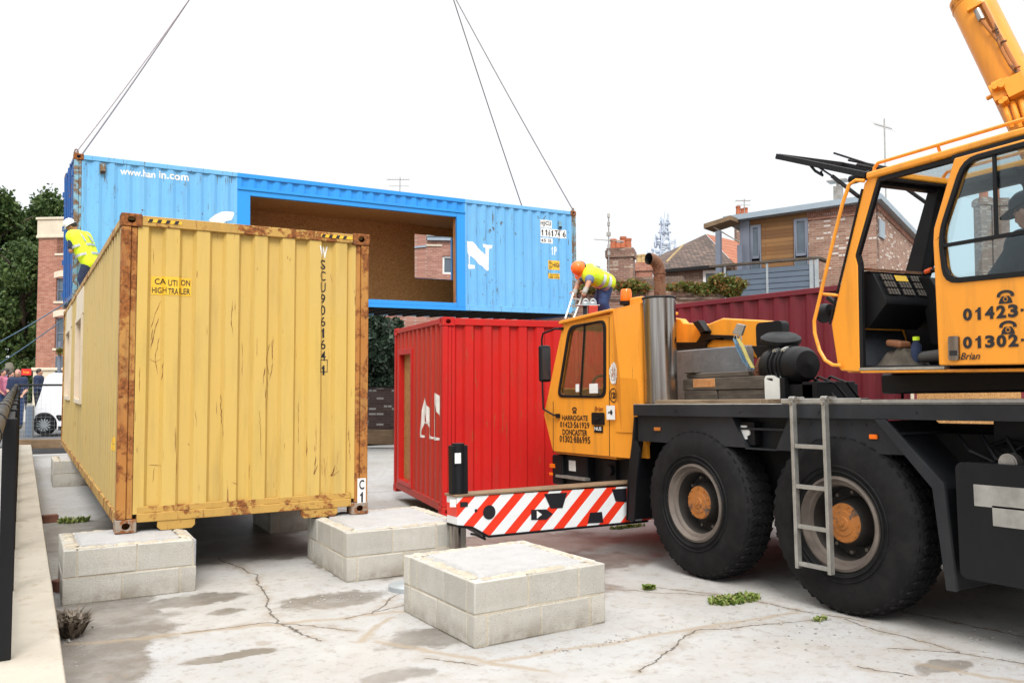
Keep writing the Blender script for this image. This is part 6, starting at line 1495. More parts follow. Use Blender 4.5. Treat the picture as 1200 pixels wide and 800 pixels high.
g = G(); p = Qo(hs+.07,.38,hz-.19); g.ell(p, .13, .13, .045, 16, 8); oc_ = g.build('hi_vis_collar', M['hiorange'], opr, org=oc(1.85,.38,1.94))
g = G(); q = Qo(.98,.20,2.12); caps(g, q, Qo(1.06,.20,2.26), .075, .08); caps(g, Qo(.95,.46,2.19), Qo(1.02,.48,2.28), .075, .08); soft(g, 'hi_vis_cuff', M['hiorange'], opr, oc(1.85,.38,1.94))
# coat and bag stowed by the console
g = G(); n = 30
for j in range(n+1):
    for i in range(n+1):
        x, y = i/n*2-1, j/n*2-1; r2 = min(1., (x*x+y*y)**.5*(1+.18*mnoise.noise(V((x*1.7,y*1.7,3)))))
        f = 1-abs(mnoise.noise(V((x*1.9+2,y*1.3,1)))*1.6); f2 = 1-abs(mnoise.noise(V((x*4+5,y*3,2)))*1.7)
        g.v.append(oc(.39+.20*x, .23+.15*y, 1.938+max(0.,1-r2**2)*(.05+.085*f+.035*f2)))
for j in range(n):
    for i in range(n): q = j*(n+1)+i; g.f.append([q,q+1,q+n+2,q+n+1]); g.m.append(0)
base = oc(.45,.2,1.94); o = g.build('stowed_coat', plain('khaki_cloth',(.085,.070,.052),.9,var=.5,scale=9,bump=.5,bscale=20), org=base, smooth=50); o.location = base; tag(o, 'crumpled khaki coat stuffed under the crane console', 'coat')
g = G(); g.obox(oc(.37,.20,2.10), ob_*.07+V((0,0,-.01)), om*.06, V((0,0,.025))); base = oc(.43,.2,2.1); o = g.build('leather_pouch', plain('brown_leather',(.22,.085,.035),.6), org=base, bevel=.02, seg=3); o.location = base; tag(o, 'brown leather pouch lying on the crumpled coat', 'pouch')
g = G(); c = oc(.53,.20,1.94); g.lathe([(.035,0),(.036,.14),(.02,.17),(.02,.18)], c, (0,0,1), 16); o = g.build('drinks_bottle', M['navy'], org=c); o.location = c; tag(o, 'dark drinks bottle with lime cap on the cab floor', 'bottle')
g = G(); g.cyl(c+V((0,0,.178)), c+V((0,0,.205)), .024, n=12); g.build('cap', M['hiyellow'], o, org=c)

# step ladder and lifting bracket on the red roof
g = G(); a0, a1 = at(662,374,12.05), at(671,375.5,11.95); b0_, b1_ = at(671.2,345,12.2), at(682,347,12.2)
for a, b in ((a0,b0_),(a1,b1_)): g.bar(a, b+(b-a)*.04, .022, .055, up=FWH)
base = (a0+a1)/2; lad = g.build('step_ladder', M['alu'], org=base); lad.location = base; tag(lad, 'short aluminium ladder held by the bending man at the red roof edge', 'ladder')
for t in (.25,.55,.85): g = G(); g.bar(a0.lerp(b0_,t), a1.lerp(b1_,t), .03, .022); g.build('rung', M['alu'], lad, org=base)
g = G(); c = atz(694.5,369.5,2.69); s_ = proj(c)[2]/FPX
g.obox(c+V((0,0,5.5*s_)), RGT*5.5*s_, FWH*.09, V((0,0,5.5*s_))); br_o = g.build('lifting_bracket', M['red_side'], org=c, bevel=.01); br_o.location = c; tag(br_o, 'red steel lifting bracket with two galvanised shackles on the red roof', 'lifting bracket')
g = G(); g.obox(c+V((0,0,11.6*s_))-RGT*6*s_, RGT*14*s_, FWH*.07, V((0,0,.6*s_))); g.build('cover_plate', M['galv'], br_o, org=c, bevel=.003)
for u in (-8,.5):
    q = c+RGT*u*s_+V((0,0,12.2*s_)); g = G(); g.tube([q+RGT*(.038*cos(t))+V((0,0,.01+.065*sin(t))) for t in [pi*i/10 for i in range(11)]], .014, 7); g.ell(q+V((0,0,.02)), .045, .03, .03, 10, 7); g.build('shackle', M['galv'], br_o, org=c)
g = G(); g.obox(c-RGT*9*s_+V((0,0,6*s_)), RGT*2.2*s_, FWH*.03, V((0,0,5.4*s_))); g.build('bracket_leg', M['darkcloth'], br_o, org=c)
# ------------------------------------------------------------------ background
def frame(u, v, D, ang=0.):
    """local axes of something standing at photo direction (u,v), D metres off: x to the right (turned by ang, + = right end nearer), y away"""
    o = at(u, v, D); ex = RGT*cos(ang)-FWH*sin(ang); ey = RGT*sin(ang)+FWH*cos(ang); return o, ex, ey
def bthing(name, label, cat, o, ex, group=None):
    r = thing(name, label, cat, V((o.x,o.y,0)), atan2(ex.y,ex.x), group); return r
class Face:
    """an upright wall plane met by photo directions, giving local (x, z)"""
    def __init__(s, o, ex, ey): s.o, s.ex, s.ey = o, ex, ey
    def __call__(s, u, v, dy=0.): p = onplane(u, v, s.o+s.ey*dy, s.ey)-s.o; return p.dot(s.ex), p.z+s.o.z
W_ = lambda y0: (lambda a,b,d: V((a, y0+d, b)))

def leaves(name, blobs, n, size, mat, parent, org, seed=1, shell=.55, flat=1.):
    """many small leaf faces spread through overlapping clumps"""
    r = random.Random(seed); vs = []; fs = []
    for (c, rx, ry, rz) in blobs:
        for k in range(n):
            while True:
                p = V((r.uniform(-1,1),r.uniform(-1,1),r.uniform(-1,1)))
                if shell < p.length < 1: break
            p = p*(.8+.3*r.random()); q = V((c[0]+p.x*rx, c[1]+p.y*ry, c[2]+p.z*rz)); s = size*(.6+.8*r.random())
            a = V((r.gauss(0,1),r.gauss(0,1),r.gauss(0,1)*flat)).normalized(); b = a.orthogonal().normalized(); b = (Matrix.Rotation(r.random()*6.3,3,a) @ b); c2 = a.cross(b)
            i = len(vs); vs += [q-b*s*.5, q+c2*s*.28, q+b*s*.5, q-c2*s*.28]; fs.append((i,i+1,i+2,i+3))
    me = bpy.data.meshes.new(name); me.from_pydata([tuple(V(p)-V(org)) for p in vs], [], fs); me.materials.append(mat)
    o = bpy.data.objects.new(name, me); COL.objects.link(o); o.parent = parent; return o
def tree(name, label, u, vtop, D, wpx, mat, n=1500, size=.28, seed=1, zb=.3, group=None, conic=False, cat='tree'):
    s = D/FPX; top = at(u, vtop, D); b = V((top.x, top.y, zb)); H = top.z-zb; R = wpx*s/2
    root = thing(name, label, cat, b, 0, group); r = random.Random(seed); g = G()
    g.tube([(0,0,-.3),(.05,.02,H*.3),(.0,.08,H*.6),(.05,0,H*.92)], [H*.035,H*.028,H*.018,H*.004], 9)
    for k in range(9):
        a = r.random()*6.3; z = H*(.3+.06*k); g.tube([(0,0,z),(cos(a)*R*.4,sin(a)*R*.4,z+H*.07),(cos(a)*R*.75,sin(a)*R*.75,z+H*.12)], [H*.012,H*.008,H*.003], 6)
    g.build('trunk', M['bark'], root)
    bl = []
    if conic:
        m = 22
        for k in range(m):
            t = k/(m-1); a = r.random()*6.3; rr = R*(1-t*.85)*.6; bl.append(((cos(a)*rr,sin(a)*rr,H*(.12+.84*t)), R*(.5-.32*t), R*(.5-.32*t), H*.10))
    else:
        m = 26
        for k in range(m):
            th = r.random()*6.3; ph = r.uniform(-.75,1.); rr = sqrt(max(0,1-ph*ph))*(.55+.4*r.random())
            bl.append(((cos(th)*R*rr*.8, sin(th)*R*rr*.8, H*.60+ph*H*.33), R*r.uniform(.28,.42), R*r.uniform(.28,.42), H*r.uniform(.09,.14)))
    leaves('crown', bl, n//len(bl)+1, size, mat, root, (0,0,0), seed, .35)
    return root

# ---- left street: trees, brick block, sign, van, people
tree('broadleaf_tree', 'dark broadleaf tree rising beside the red brick block on the left', 55, 227, 62, 90, M['leaf_dark'], 16000, .34, 3, group='street trees on the left')
tree('broadleaf_tree', 'dark broadleaf tree at the left margin of the picture', -5, 228, 58, 110, M['leaf_dark'], 16000, .34, 5, group='street trees on the left')
tree('broadleaf_tree', 'low dark tree standing in front behind the waiting people', 28, 285, 54, 95, M['leaf_dark'], 14000, .30, 8, group='street trees on the left')
hd_ = at(15,440,52); hg = thing('hedge', 'dark hedge closing the street behind the waiting people', 'hedge', (hd_.x,hd_.y,.3), -YAW); leaves('foliage', [((x,rr_*.3,z),1.1,.6,.8) for rr_,x,z in [(random.Random(i).random(), -4.5+i%13*.5, .5+(i//13)*.8) for i in range(39)]], 260, .22, M['leaf_dark'], hg, (0,0,0), 77, .2)
o, ex, ey = frame(46, 258, 48, .10); F_ = Face(o, ex, ey)
B = bthing('brick_block', 'three-storey red brick block with cream parapet behind the blue container', 'building', o, ex)
s = 48/FPX; zt = o.z; WX = 9.
def bbox(par, name, m, x0,y0,z0,x1,y1,z1, bevel=0): g = G(); g.box(x0,y0,z0,x1,y1,z1); return g.build(name, M[m], par, bevel=bevel)
WX = 3.2; zc = F_(46,276)[1]; zg = F_(46,434)[1]; z1 = F_(46,411)[1]
holes = []; wins = []
for k in range(1):
    x0 = F_(66.5,300)[0]+k*2.6; x1 = x0+.9
    for (va,vb) in ((297,274.5),(353,326),(408,372)):
        wins.append((x0,F_(60,va)[1],x1,F_(60,vb)[1],va)); holes.append([(x0,F_(60,va)[1]),(x1,F_(60,va)[1]),(x1,F_(60,vb)[1]),(x0,F_(60,vb)[1])])
g = G(); g.plate([(0,zg),(WX,zg),(WX,zc),(0,zc)], holes, W_(0), 0, .3); g.box(0,.3,zg,.3,11,zc); g.box(.3,.45,0,WX,11,zc-.05); g.build('wall', M['brick_red'], B)
bbox(B,'parapet','stone',-.06,-.06,zc,WX,11,zt); bbox(B,'parapet','stone',-.14,-.14,zt,WX,11,zt+.14,.03); bbox(B,'cornice','stone',-.10,-.12,zc-.16,WX,11,zc,.03)
bbox(B,'ground_floor','stone',-.08,-.08,0,WX,11,zg-.002); bbox(B,'cornice','stone',-.16,-.18,zg-.002,WX,11,zg+.16,.03)
for (x0,za,x1,zb_,va) in wins:
    g = G(); g.plate([(x0,za),(x1,za),(x1,zb_),(x0,zb_)], [[(x0+.07,za+.07),(x1-.07,za+.07),(x1-.07,(za+zb_)/2-.03),(x0+.07,(za+zb_)/2-.03)],[(x0+.07,(za+zb_)/2+.03),(x1-.07,(za+zb_)/2+.03),(x1-.07,zb_-.07),(x0+.07,zb_-.07)]], W_(.12), 0, .06); w = g.build('window', M['frame_grey'], B)
    bbox(w,'pane','pane',x0+.03,.16,za+.03,x1-.03,.17,zb_-.03); bbox(w,'sill','stone',x0-.1,-.05,za-.12,x1+.1,.12,za)
    if va > 300:
        g = G(); n = 8; P0 = [(x0-.12+(x1-x0+.24)*i/n, zb_+.002+.10*sin(pi*i/n)) for i in range(n+1)]; g.plate(P0+[(a,b+.34) for a,b in P0[::-1]], [], W_(-.03), 0, .1); g.build('arch', M['stone'], w)
g = G(); xa = F_(66,425)[0]; g.plate([(xa,F_(60,440)[1]-.5),(xa+1.6,F_(60,440)[1]-.5),(xa+1.6,F_(60,417)[1]),(xa,F_(60,417)[1])], [], W_(-.09), 0, .01); g.build('pane', M['pane'], B)
g = G(); za_ = zt+.15; g.add([(.9,.9,za_),(WX,.9,za_),(WX,4.5,za_+2.9),(1.9,4.5,za_+2.9),(WX,10,za_),(.9,10,za_)], [(0,1,2,3),(3,2,4,5),(0,3,5),(1,4,2)]); g.build('roof', M['slate'], B)

def frus(g, x, y, z0, z1, r0, r1, m=0): g.cyl((x,y,z0),(x,y,z1),r0,r1,16,m)
o, ex, ey = frame(31, 436, 40); r = bthing('signboard', 'small red signboard on a post among the people at the left', 'sign', o, ex); s = 40/FPX
g = G(); g.box(-5.5*s,-.03,o.z-3.5*s,5.5*s,.03,o.z+4*s); g.build('board', plain('red_sign_paint',(.62,.02,.02),.4), r)
g = G(); put2d(g, fit_text('To Let', -3.6*s, o.z-1.3*s, 3.6*s, o.z+1.6*s, .02), W_(-.034)); g.build('lettering', M['sticker'], r)
g = G(); g.cyl((0,.03,0),(0,.03,o.z+5*s),.04,n=8); g.build('post', M['black'], r)
o, ex, ey = frame(11, 440, 44); r = bthing('stone_pillar', 'round capped stone gate pillar behind the people on the left', 'pillar', o, ex); s = 44/FPX
g = G(); g.lathe([(4.5*s,0),(4.5*s,o.z+.0),(3.9*s,o.z+5*s),(5.0*s,o.z+8*s),(5.0*s,o.z+9.5*s),(3.8*s,o.z+12*s),(3.2*s,o.z+15*s),(0,o.z+15.5*s)], (0,0,0), (0,0,1), 20); g.build('shaft', plain('weathered_stone',(.16,.145,.11),.9), r)
o, ex, ey = frame(69.5, 430, 30); r = bthing('street_pole', 'blue-grey street pole with a hanging basket by the brick block', 'pole', o, ex); s = 30/FPX
g = G(); g.cyl((0,0,.1),(0,0,o.z+30*s),.075,.06,12); g.build('pole', M['frame_grey'], r); g = G(); g.tube([(0,0,o.z+18*s),(1.5*s,-.05,o.z+21*s),(3*s,-.1,o.z+20*s)], .02, 6); g.build('bracket', M['frame_grey'], r)
leaves('basket_plants', [((2.6*s,-.1,o.z+18*s),.16,.16,.14)], 160, .09, M['leaf_hedge'], r, (0,0,0), 4, .2)

# van
o, ex, ey = frame(52, 509, 24.6, -.16); VS = 24.6/FPX
van = bthing('parked_van', 'white parked van behind the mesh fence at the far end of the railing', 'van', o, ex); VF = Face(o, ex, ey)
zr = .2
def vp(u, v): a, b = VF(u, v); return a, b
nose = [vp(42,503), vp(40.5,490), vp(41,478), vp(44,470), vp(47,462), vp(52,444), vp(57,438.5), vp(63,437)]
nose = [(a,max(b,zr+.2)) for a,b in nose]; xe = nose[-1][0]+3.4
cx, cz = vp(51.5,497.5); cr_ = 12.2*VS; cz = max(cz, zr+cr_)
arch = [(cx+cr_*1.16*cos(t), cz+cr_*1.16*sin(t)) for t in [pi-.25-(pi-.5)*i/14 for i in range(15)]]
cx2 = cx+2.7; arch2 = [(cx2+cr_*1.16*cos(t), cz+cr_*1.16*sin(t)) for t in [pi-.25-(pi-.5)*i/14 for i in range(15)]]
zs = zr+.2
outl = [(cx-cr_*1.3,zs)]+arch+[(arch[-1][0]+.02,zs),(arch2[0][0]-.02,zs)]+arch2+[(xe,zs),(xe+.05,zs+1.),(xe-.15,nose[-1][1]-.05),(xe-.4,nose[-1][1]+.02)]+nose[::-1]
vg = round_poly([(nose[4][0]+.12,nose[4][1]-.0),(nose[5][0]+.10,nose[5][1]-.02),(nose[6][0]+.2,nose[6][1]-.05),(nose[6][0]+.95,nose[6][1]-.02),(nose[6][0]+.95,nose[4][1]-.02)],.06)
g = G(); g.plate(outl, [], W_(0), 0, 1.75); body = g.build('body', M['vanwhite'], van, bevel=.06, seg=3)
g = G(); ob2 = [(nose[0][0]-.01,nose[0][1]-.05),(nose[1][0]-.03,nose[1][1]+.0),(nose[1][0]+.25,nose[1][1]),(cx-cr_*1.25,zs+.05)]; g.plate(ob2, [], W_(-.012), 0, .02); g.box(arch[-1][0]+.05,-.02,zs-.02,arch2[0][0]-.05,.02,zs+.1); g.build('bumper_trim', M['rubber'], van)
g = G(); g.plate([(nose[6][0]+.15,nose[4][1]+.1),(nose[6][0]+.35,nose[6][1]-.06),(nose[6][0]+.98,nose[6][1]-.06),(nose[6][0]+.98,nose[4][1]+.1)], [], W_(-.004), 0, .01)
for xw in (cx,cx2):
    w = bpy.data.objects.new('wheel', None); COL.objects.link(w); w.parent = van; w.location = (xw,-.02,cz)
    g = G(); g.lathe([(cr_*.62,-.0),(cr_*.7,-.02),(cr_*.92,-.015),(cr_,.03),(cr_,.17),(cr_*.9,.2),(cr_*.6,.2)], (0,0,0), (0,1,0), 36); g.build('tyre', M['rubber'], w)
    g = G(); g.lathe([(cr_*.62,-.01),(cr_*.6,.03),(cr_*.58,.06)], (0,0,0), (0,1,0), 36); g.cyl((0,.05,0),(0,.07,0),cr_*.6,n=30,m=1)
    for k in range(13): t = 2*pi*k/13; e = V((cos(t),0,sin(t))); g.bar(e*cr_*.12+V((0,.01,0)), e*cr_*.6+V((0,.01,0)), .03, .03, up=(0,1,0))
    g.cyl((0,-.005,0),(0,.04,0),cr_*.16,n=16); g.build('wheel_trim', [M['galv'],M['void']], w)
g = G(); g.plate(round_poly([vp(66,486),vp(72,486),vp(72,492.5),vp(69,493),vp(66,489)],.03), [], W_(-.01), 0, .02); g.build('side_vent', M['rubber'], van)
g = G(); g.box(nose[6][0]+1.1,-.004,zs+.3,nose[6][0]+1.112,.002,nose[6][1]-.1); g.build('door_seam', M['frame_grey'], van)

# mesh fence across the far end
fa, fb = V((-.05,23.55,0)), V((3.2,22.53,0)); fd = (fb-fa).normalized(); FLn = (fb-fa).length
fr_ = thing('mesh_fence', 'wire mesh fence panel with black rail and timber base before the van', 'fence', fa, atan2(fd.y,fd.x))
g = G(); x = 0.
while x < FLn: g.box(x-.0013,-.0013,.45,x+.0013,.0013,1.70); x += .1
z = .45
while z < 1.7: g.box(0,-.0018,z-.0013,FLn,.0018,z+.0013); z += .1
g.build('wire_mesh', M['galv'], fr_)
g = G(); g.cyl((0,0,1.72),(FLn,0,1.72),.025,n=8); g.build('top_rail', M['black'], fr_)
for i in range(3): g = G(); g.cyl((i*FLn/2,.03,0),(i*FLn/2,.03,1.72),.025,n=8); g.build('post', M['black'], fr_)
bbox(fr_,'timber_base','sleeper',0,-.06,.20,FLn,.06,.42,.01)
o, ex, ey = frame(34, 500, 24.0); r = bthing('grey_cabinet', 'grey street cabinet between the railing and the white van', 'cabinet', o, ex); s = 24/FPX
bbox(r,'housing','ballast',-5*s,0,.1,4*s,.10,EYE-29*s,.02); bbox(r,'door','slat_grey',-4.4*s,-.012,.25,3.4*s,-.002,EYE-31*s,.005)

def stand(label, u, vhead, D, C, face, k=1., zg=None, lean=0., group='people waiting across the street'):
    s = D/FPX; h = at(u, vhead, D); Z = zg if zg is not None else h.z-1.55*k
    f = V(face).normalized(); rr = V((f.y,-f.x,0))
    q = lambda a,b,c: V((h.x,h.y,Z))+rr*a*k+f*b*k+V((0,0,c*k))
    return person(label, (h.x,h.y,Z), dict(head=q(0,.02,1.56), neck=q(0,0,1.42), shL=q(-.18,0,1.36), shR=q(.18,0,1.36), elL=q(-.24,.04,1.08), elR=q(.24,.04,1.08), haL=q(-.16,.20,.94), haR=q(.16,.2,.94),
        hipL=q(-.09,0,.88), hipR=q(.09,0,.88), knL=q(-.1,.03,.46), knR=q(.1,.03,.46), anL=q(-.1,0,.08), anR=q(.1,0,.08), toL=q(-.11,.15,.03), toR=q(.11,.15,.03)), f, C, .022, group, k)
stand('woman with pinkish fair hair and navy top looking over the railing', 21, 438, 24.2, dict(shirt='navy', trousers='jeans', hair='hair_pink', long=1), -FWH+RGT*.35)
stand('person in a pink top and blue jeans at the left margin', 3.5, 437.5, 25.5, dict(shirt='pinkcloth', trousers='jeans', hair='hair', long=1), -FWH*.4+RGT, .95)
stand('dark-haired person in a mauve cardigan behind the woman in navy', 12.5, 439.5, 25.2, dict(shirt='pinkcloth', trousers='darkcloth', hair='hair', sleeve='long', long=1), RGT-FWH*.2, .92)
stand('dark-haired man in a dark jacket leaning by the van bonnet', 45.5, 436.5, 27.5, dict(shirt='navy', trousers='darkcloth', hair='hair', sleeve='long'), RGT+FWH*.2, 1.)
stand('person in pale clothes half hidden at the railing end', 7.5, 436, 26.5, dict(shirt='shirt', trousers='jeans', hair='hair', long=1), FWH+RGT*.4, .96)

# ---- gap between yellow and red: dark wall, conifers, pantile roof
o, ex, ey = frame(450, 457, 24.5, .08); s = 24.5/FPX
r = bthing('garden_wall', 'sooty brick boundary wall with pale flecks in the gap behind the containers', 'wall', o, ex); zt = EYE-9*s
bbox(r,'brickwork','brick_dark',-2.6,0,0,3.2,.23,zt); bbox(r,'cap_rail','black',-2.6,-.03,zt+.002,3.2,.02,zt+.05); bbox(r,'timber_base','sleeper',-2.6,-.12,0,3.2,-.004,.42,.01)
leaves('dry_plants', [((.7,-.3,.35),.35,.15,.35)], 200, .12, M['leaf_dry'], r, (0,0,0), 14, .2)
for i, (u, vt, D, w, lab) in enumerate(((436,366,28.0,60,'shaggy conifer right behind the yellow container corner'),(462,378,29.5,58,'bushy conifer behind the edge of the red container'))):
    tree('conifer', lab, u, vt, D, w, M['leaf_fir'], 14000, .17, 30+i, 0, 'conifers in the gap', False)
o, ex, ey = frame(470, 381, 40, -.2); s = 40/FPX
r = bthing('pantile_house', 'low house with orange pantile roof glimpsed under the blue container', 'house', o, ex); zt = o.z
bbox(r,'wall','brick_old',-1.2,.5,0,6,6,zt-.35); g = G(); g.add([(-1.3,.1,zt-.4),(6,.1,zt-.4),(6,3,zt+1.6),(-1.3,3,zt+1.6),(-1.3,6.2,zt-.4),(6,6.2,zt-.4)], [(0,1,2,3),(3,2,5,4),(0,3,4),(1,5,2)]); g.build('roof', M['pantile'], r)

# ---- brick house seen through the blue container's rear window
o, ex, ey = frame(499.6, 330, 36, -.12); F_ = Face(o, ex, ey); s = 36/FPX
r = bthing('gabled_house', 'pale red brick house seen through the window of the blue container', 'house', o, ex)
zt = F_(510,282)[1]; 
(xa,zb_),(xb,za_) = F_(518.5,321), F_(531,300)
g = G(); g.plate([(0,0),(3.,0),(3.,zt),(0,zt)], [[(xa,zb_),(xb,zb_),(xb,za_),(xa,za_)]], W_(0), 0, .25); g.box(.0,.26,0,3.,8,zt-.02); g.build('wall', M['brick_pink'], r)
g = G(); dx_ = V((-1.,.75,0)).normalized(); p0 = V((-.001,.0,0)); p1 = p0+dx_*3; 
g.add([p0,p1,p1+V((0,0,zt+.6)),p0+V((0,0,zt+.6)),p0+V((0,1,0)),p1+V((0,1,0)),p1+V((0,1,zt+.6)),p0+V((0,1,zt+.6))], [(0,1,2,3),(4,5,6,7),(0,1,5,4),(1,2,6,5),(2,3,7,6),(3,0,4,7)]); g.build('wing_wall', M['brick_pink'], r)
bbox(r,'gutter','zinc',.02,-.14,zt,3.,-.003,zt+.16); bbox(r,'string_course','stone',.002,-.05,F_(505,288.5)[1],F_(518,288)[0],-.002,F_(505,286.5)[1])
zq = F_(500,288.5)[1]; g = G(); g.bar(p0+V((0,-.02,zq)), p1+V((0,-.02,zq)), .06, .08); g.build('string_course', M['zinc'], r)
g = G(); g.plate([(xa,zb_),(xb,zb_),(xb,za_),(xa,za_)], [[(xa+.08,zb_+.08),(xb-.08,zb_+.08),(xb-.08,za_-.08),(xa+.08,za_-.08)]], W_(.06), 0, .08); w = g.build('window', M['white_worn'], r); bbox(w,'pane','pane',xa+.05,.10,zb_+.05,xb-.05,.11,za_-.05)
g = G(); g.add([(0,-.2,zt+.17),(3.,-.2,zt+.17),(3.,4,zt+.5),(0,4,zt+.5)], [(0,1,2,3)]); g.build('roof', M['slate'], r)

# ---- right: garden wall with creeper, chimneys, houses
o, ex, ey = frame(720, 350, 24.5, .06); F_ = Face(o, ex, ey); s = 24.5/FPX
r = bthing('garden_wall', 'tall old brick garden wall topped with red-tinged creeper', 'wall', o, ex); zt = F_(800,341)[1]; zt2 = F_(800,351)[1]
bbox(r,'brickwork','brick_old',-2.4,0,0,F_(849,350)[0],.3,zt2); bbox(r,'oversail','brick_brown',-2.4,-.06,zt2,F_(849,350)[0],.34,zt2+.07); bbox(r,'coping','brick_old',-2.4,-.02,zt2+.072,F_(849,350)[0],.30,zt,.02)
cre = thing('creeper', 'red and green creeper spilling along the top of the garden wall', 'creeper', V((o.x,o.y,zt)), atan2(ex.y,ex.x)); rr = random.Random(5); bl = []
for k in range(70):
    u = rr.choice((rr.uniform(655,768), rr.uniform(780,868), rr.uniform(838,868)))
    x = F_(u,340)[0]; hgt = (F_(700,330)[1]-zt) if u < 770 else (F_(800,334)[1]-zt if u < 835 else F_(850,322)[1]-zt)
    bl.append(((x, -.05+rr.uniform(-.15,.2), hgt*rr.uniform(-.15,.8)), .24, .18, .16))
for k in range(12): u = rr.uniform(848,868); bl.append(((F_(u,340)[0], 0, -rr.uniform(0,.7)), .16, .16, .2))
leaves('foliage', bl, 90, .12, M['leaf_hedge'], cre, (0,0,0), 6, .2)

def chimney(par, x, y, z0, z1, w, d, pots, m='brick_old', pm='terracotta', band=True):
    g = G(); g.box(x-w/2,y-d/2,z0,x+w/2,y+d/2,z1-.30); c = g.build('chimney', M[m], par)
    g = G(); g.box(x-w/2-.06,y-d/2-.06,z1-.30,x+w/2+.06,y+d/2+.06,z1-.02); g.box(x-w/2-.02,y-d/2-.02,z1-.02,x+w/2+.02,y+d/2+.02,z1+.06); g.build('chimney_head', M[m], c)
    for px_, h in pots:
        g = G(); g.lathe([(.13,0),(.115,h*.8),(.135,h*.82),(.135,h),(.10,h),(.10,h*.6)], (px_,y,z1+.05), (0,0,1), 14); g.build('pot', M[pm], c)
    return c
def aerial(label, u, v0, v1, D, kind=0):
    a, b = at(u,v1,D), at(u,v0,D); s = D/FPX; r = thing('tv_aerial', label, 'aerial', V((a.x,a.y,a.z)), -YAW, 'television aerials on the roofs'); H = b.z-a.z
    g = G(); g.cyl((0,0,-.3),(0,0,H),.025,n=6); g.build('mast', M['steel'], r); g = G()
    if kind == 0:
        for z, w in ((.98,.10),(.82,.10),(.62,.16),(.38,.10),(.25,.10)): g.box(-w*.5,-.06,H*z-.07,w*.5,.06,H*z+.07)
        g.cyl((-.55,.2,H*.54),(.55,-.2,H*.46),.014,n=6); g.box(.3,-.15,H*.46-.03,.55,-.05,H*.48)
    else:
        L = H*(.20 if kind == 1 else .5); g.cyl((-L*.7,0,H*.93),(L*.5,0,H*.86 if kind == 1 else H*.93),.018,n=6)
        for k in range(9): x = -L*.7+L*1.2*k/8; z = H*.93+(H*(-.07 if kind == 1 else 0))*k/8; g.cyl((x,-.28,z-.2*(kind==1)),(x,.28,z+.2*(kind==1)),.006,n=5)
        if kind == 2: g.cyl((-L*.6,0,H*.75),(L*.5,0,H*.75),.014,n=6)
    g.build('elements', M['steel'], r); return r

o, ex, ey = frame(728, 345, 33, .25); F_ = Face(o, ex, ey); s = 33/FPX
r = bthing('terraced_house', 'dark brick terraced house with a big octagonal looking chimney stack behind the creeper', 'house', o, ex)
r['label'] = 'dark brick house with a stout chimney of four clay pots behind the creeper'
x0, x1 = F_(655,320)[0], F_(800,320)[0]; ze = F_(690,325)[1]; zrg = F_(690,308)[1]
bbox(r,'wall','brick_brown',x0,.3,0,x1,6,ze-.02); g = G(); g.add([(x0,.1,ze),(x1*.1,.1,ze),(x1*.1,3,zrg),(x0,3,zrg),(x1*.1,6.1,ze),(x0,6.1,ze)], [(0,1,2,3),(3,2,4,5),(0,3,5),(1,4,2)]); g.build('roof', M['tile_dark'], r)
zh = F_(728,294)[1]; cw_ = 30*s
chimney(r, 0, .0, 0, zh, cw_, .8, ((-9*s,.42),(-3.2*s,.36),(2.6*s,.50),(8.6*s,.42)))
o2, ex2, ey2 = frame(755, 345, 36, .2); F2 = Face(o2, ex2, ey2); s2 = 36/FPX
r2 = bthing('terraced_house', 'orange brick stack with buff pots between the stout chimney and the crane tail pipe', 'house', o2, ex2)
bbox(r2,'wall','brick_red',-.4,.6,0,2.5,5,F2(755,338)[1]); chimney(r2, 0, .1, 0, F2(755,310)[1], 19*s2, .7, ((-6*s2,.38),(-1*s2,.40),(3*s2,.36),(6.5*s2,.36)), 'brick_red', 'buff_pot')
aerial('tall pole aerial with stacked dark dipoles by the stout chimney', 713.5, 251, 312, 32.5, 0)
aerial('small faint aerial just above the roof of the blue container', 468.5, 207, 250, 48, 2)
aerial('wide comb aerial on a mast above the brick corner of the modern house', 1038, 138, 225, 31, 1)
aerial('little two-bar aerial by the orange pots above the timber clad house', 872.5, 233, 262, 46, 2)

# lattice telecom mast
o, ex, ey = frame(779.5, 335, 150); s = 150/FPX; mast = bthing('telecom_mast', 'pale lattice telecom mast crowded with dishes on the skyline', 'mast', o, ex)
zv = lambda v: at(779,v,150).z
g = G(); zb_, zt = zv(345), zv(256)
def wv(z): return .45+1.0*(zt-z)/(zt-zb_)
n = 16
for i in range(n):
    za, zc2 = zb_+(zt-zb_)*i/n, zb_+(zt-zb_)*(i+1)/n; wa, wb = wv(za), wv(zc2)
    C4 = [(-1,-1),(1,-1),(1,1),(-1,1)]
    for k in range(4):
        a, b = C4[k], C4[(k+1)%4]
        g.bar((a[0]*wa,a[1]*wa,za),(a[0]*wb,a[1]*wb,zc2),.14,.14); g.bar((a[0]*wa,a[1]*wa,za),(b[0]*wb,b[1]*wb,zc2),.09,.09); g.bar((b[0]*wa,b[1]*wa,za),(a[0]*wb,a[1]*wb,zc2),.09,.09); g.bar((a[0]*wa,a[1]*wa,za),(b[0]*wa,b[1]*wa,za),.1,.1)
g.cyl((0,0,zt),(0,0,zv(247)),.06,n=6)
g.build('lattice', M['mast'], mast)
rr = random.Random(3)
g = G()
for v, w in ((262,1.0),(272,1.1),(284,1.9),(297,3.0),(300,3.2)):
    z = zv(v)
    for k in range(16): t = 2*pi*k/16; t2 = 2*pi*(k+1)/16; g.bar((w*cos(t),w*sin(t),z),(w*cos(t2),w*sin(t2),z),.12,.12)
    for k in range(8): t = 2*pi*k/8; g.bar((0,0,z-.5),(w*cos(t),w*sin(t),z),.08,.08)
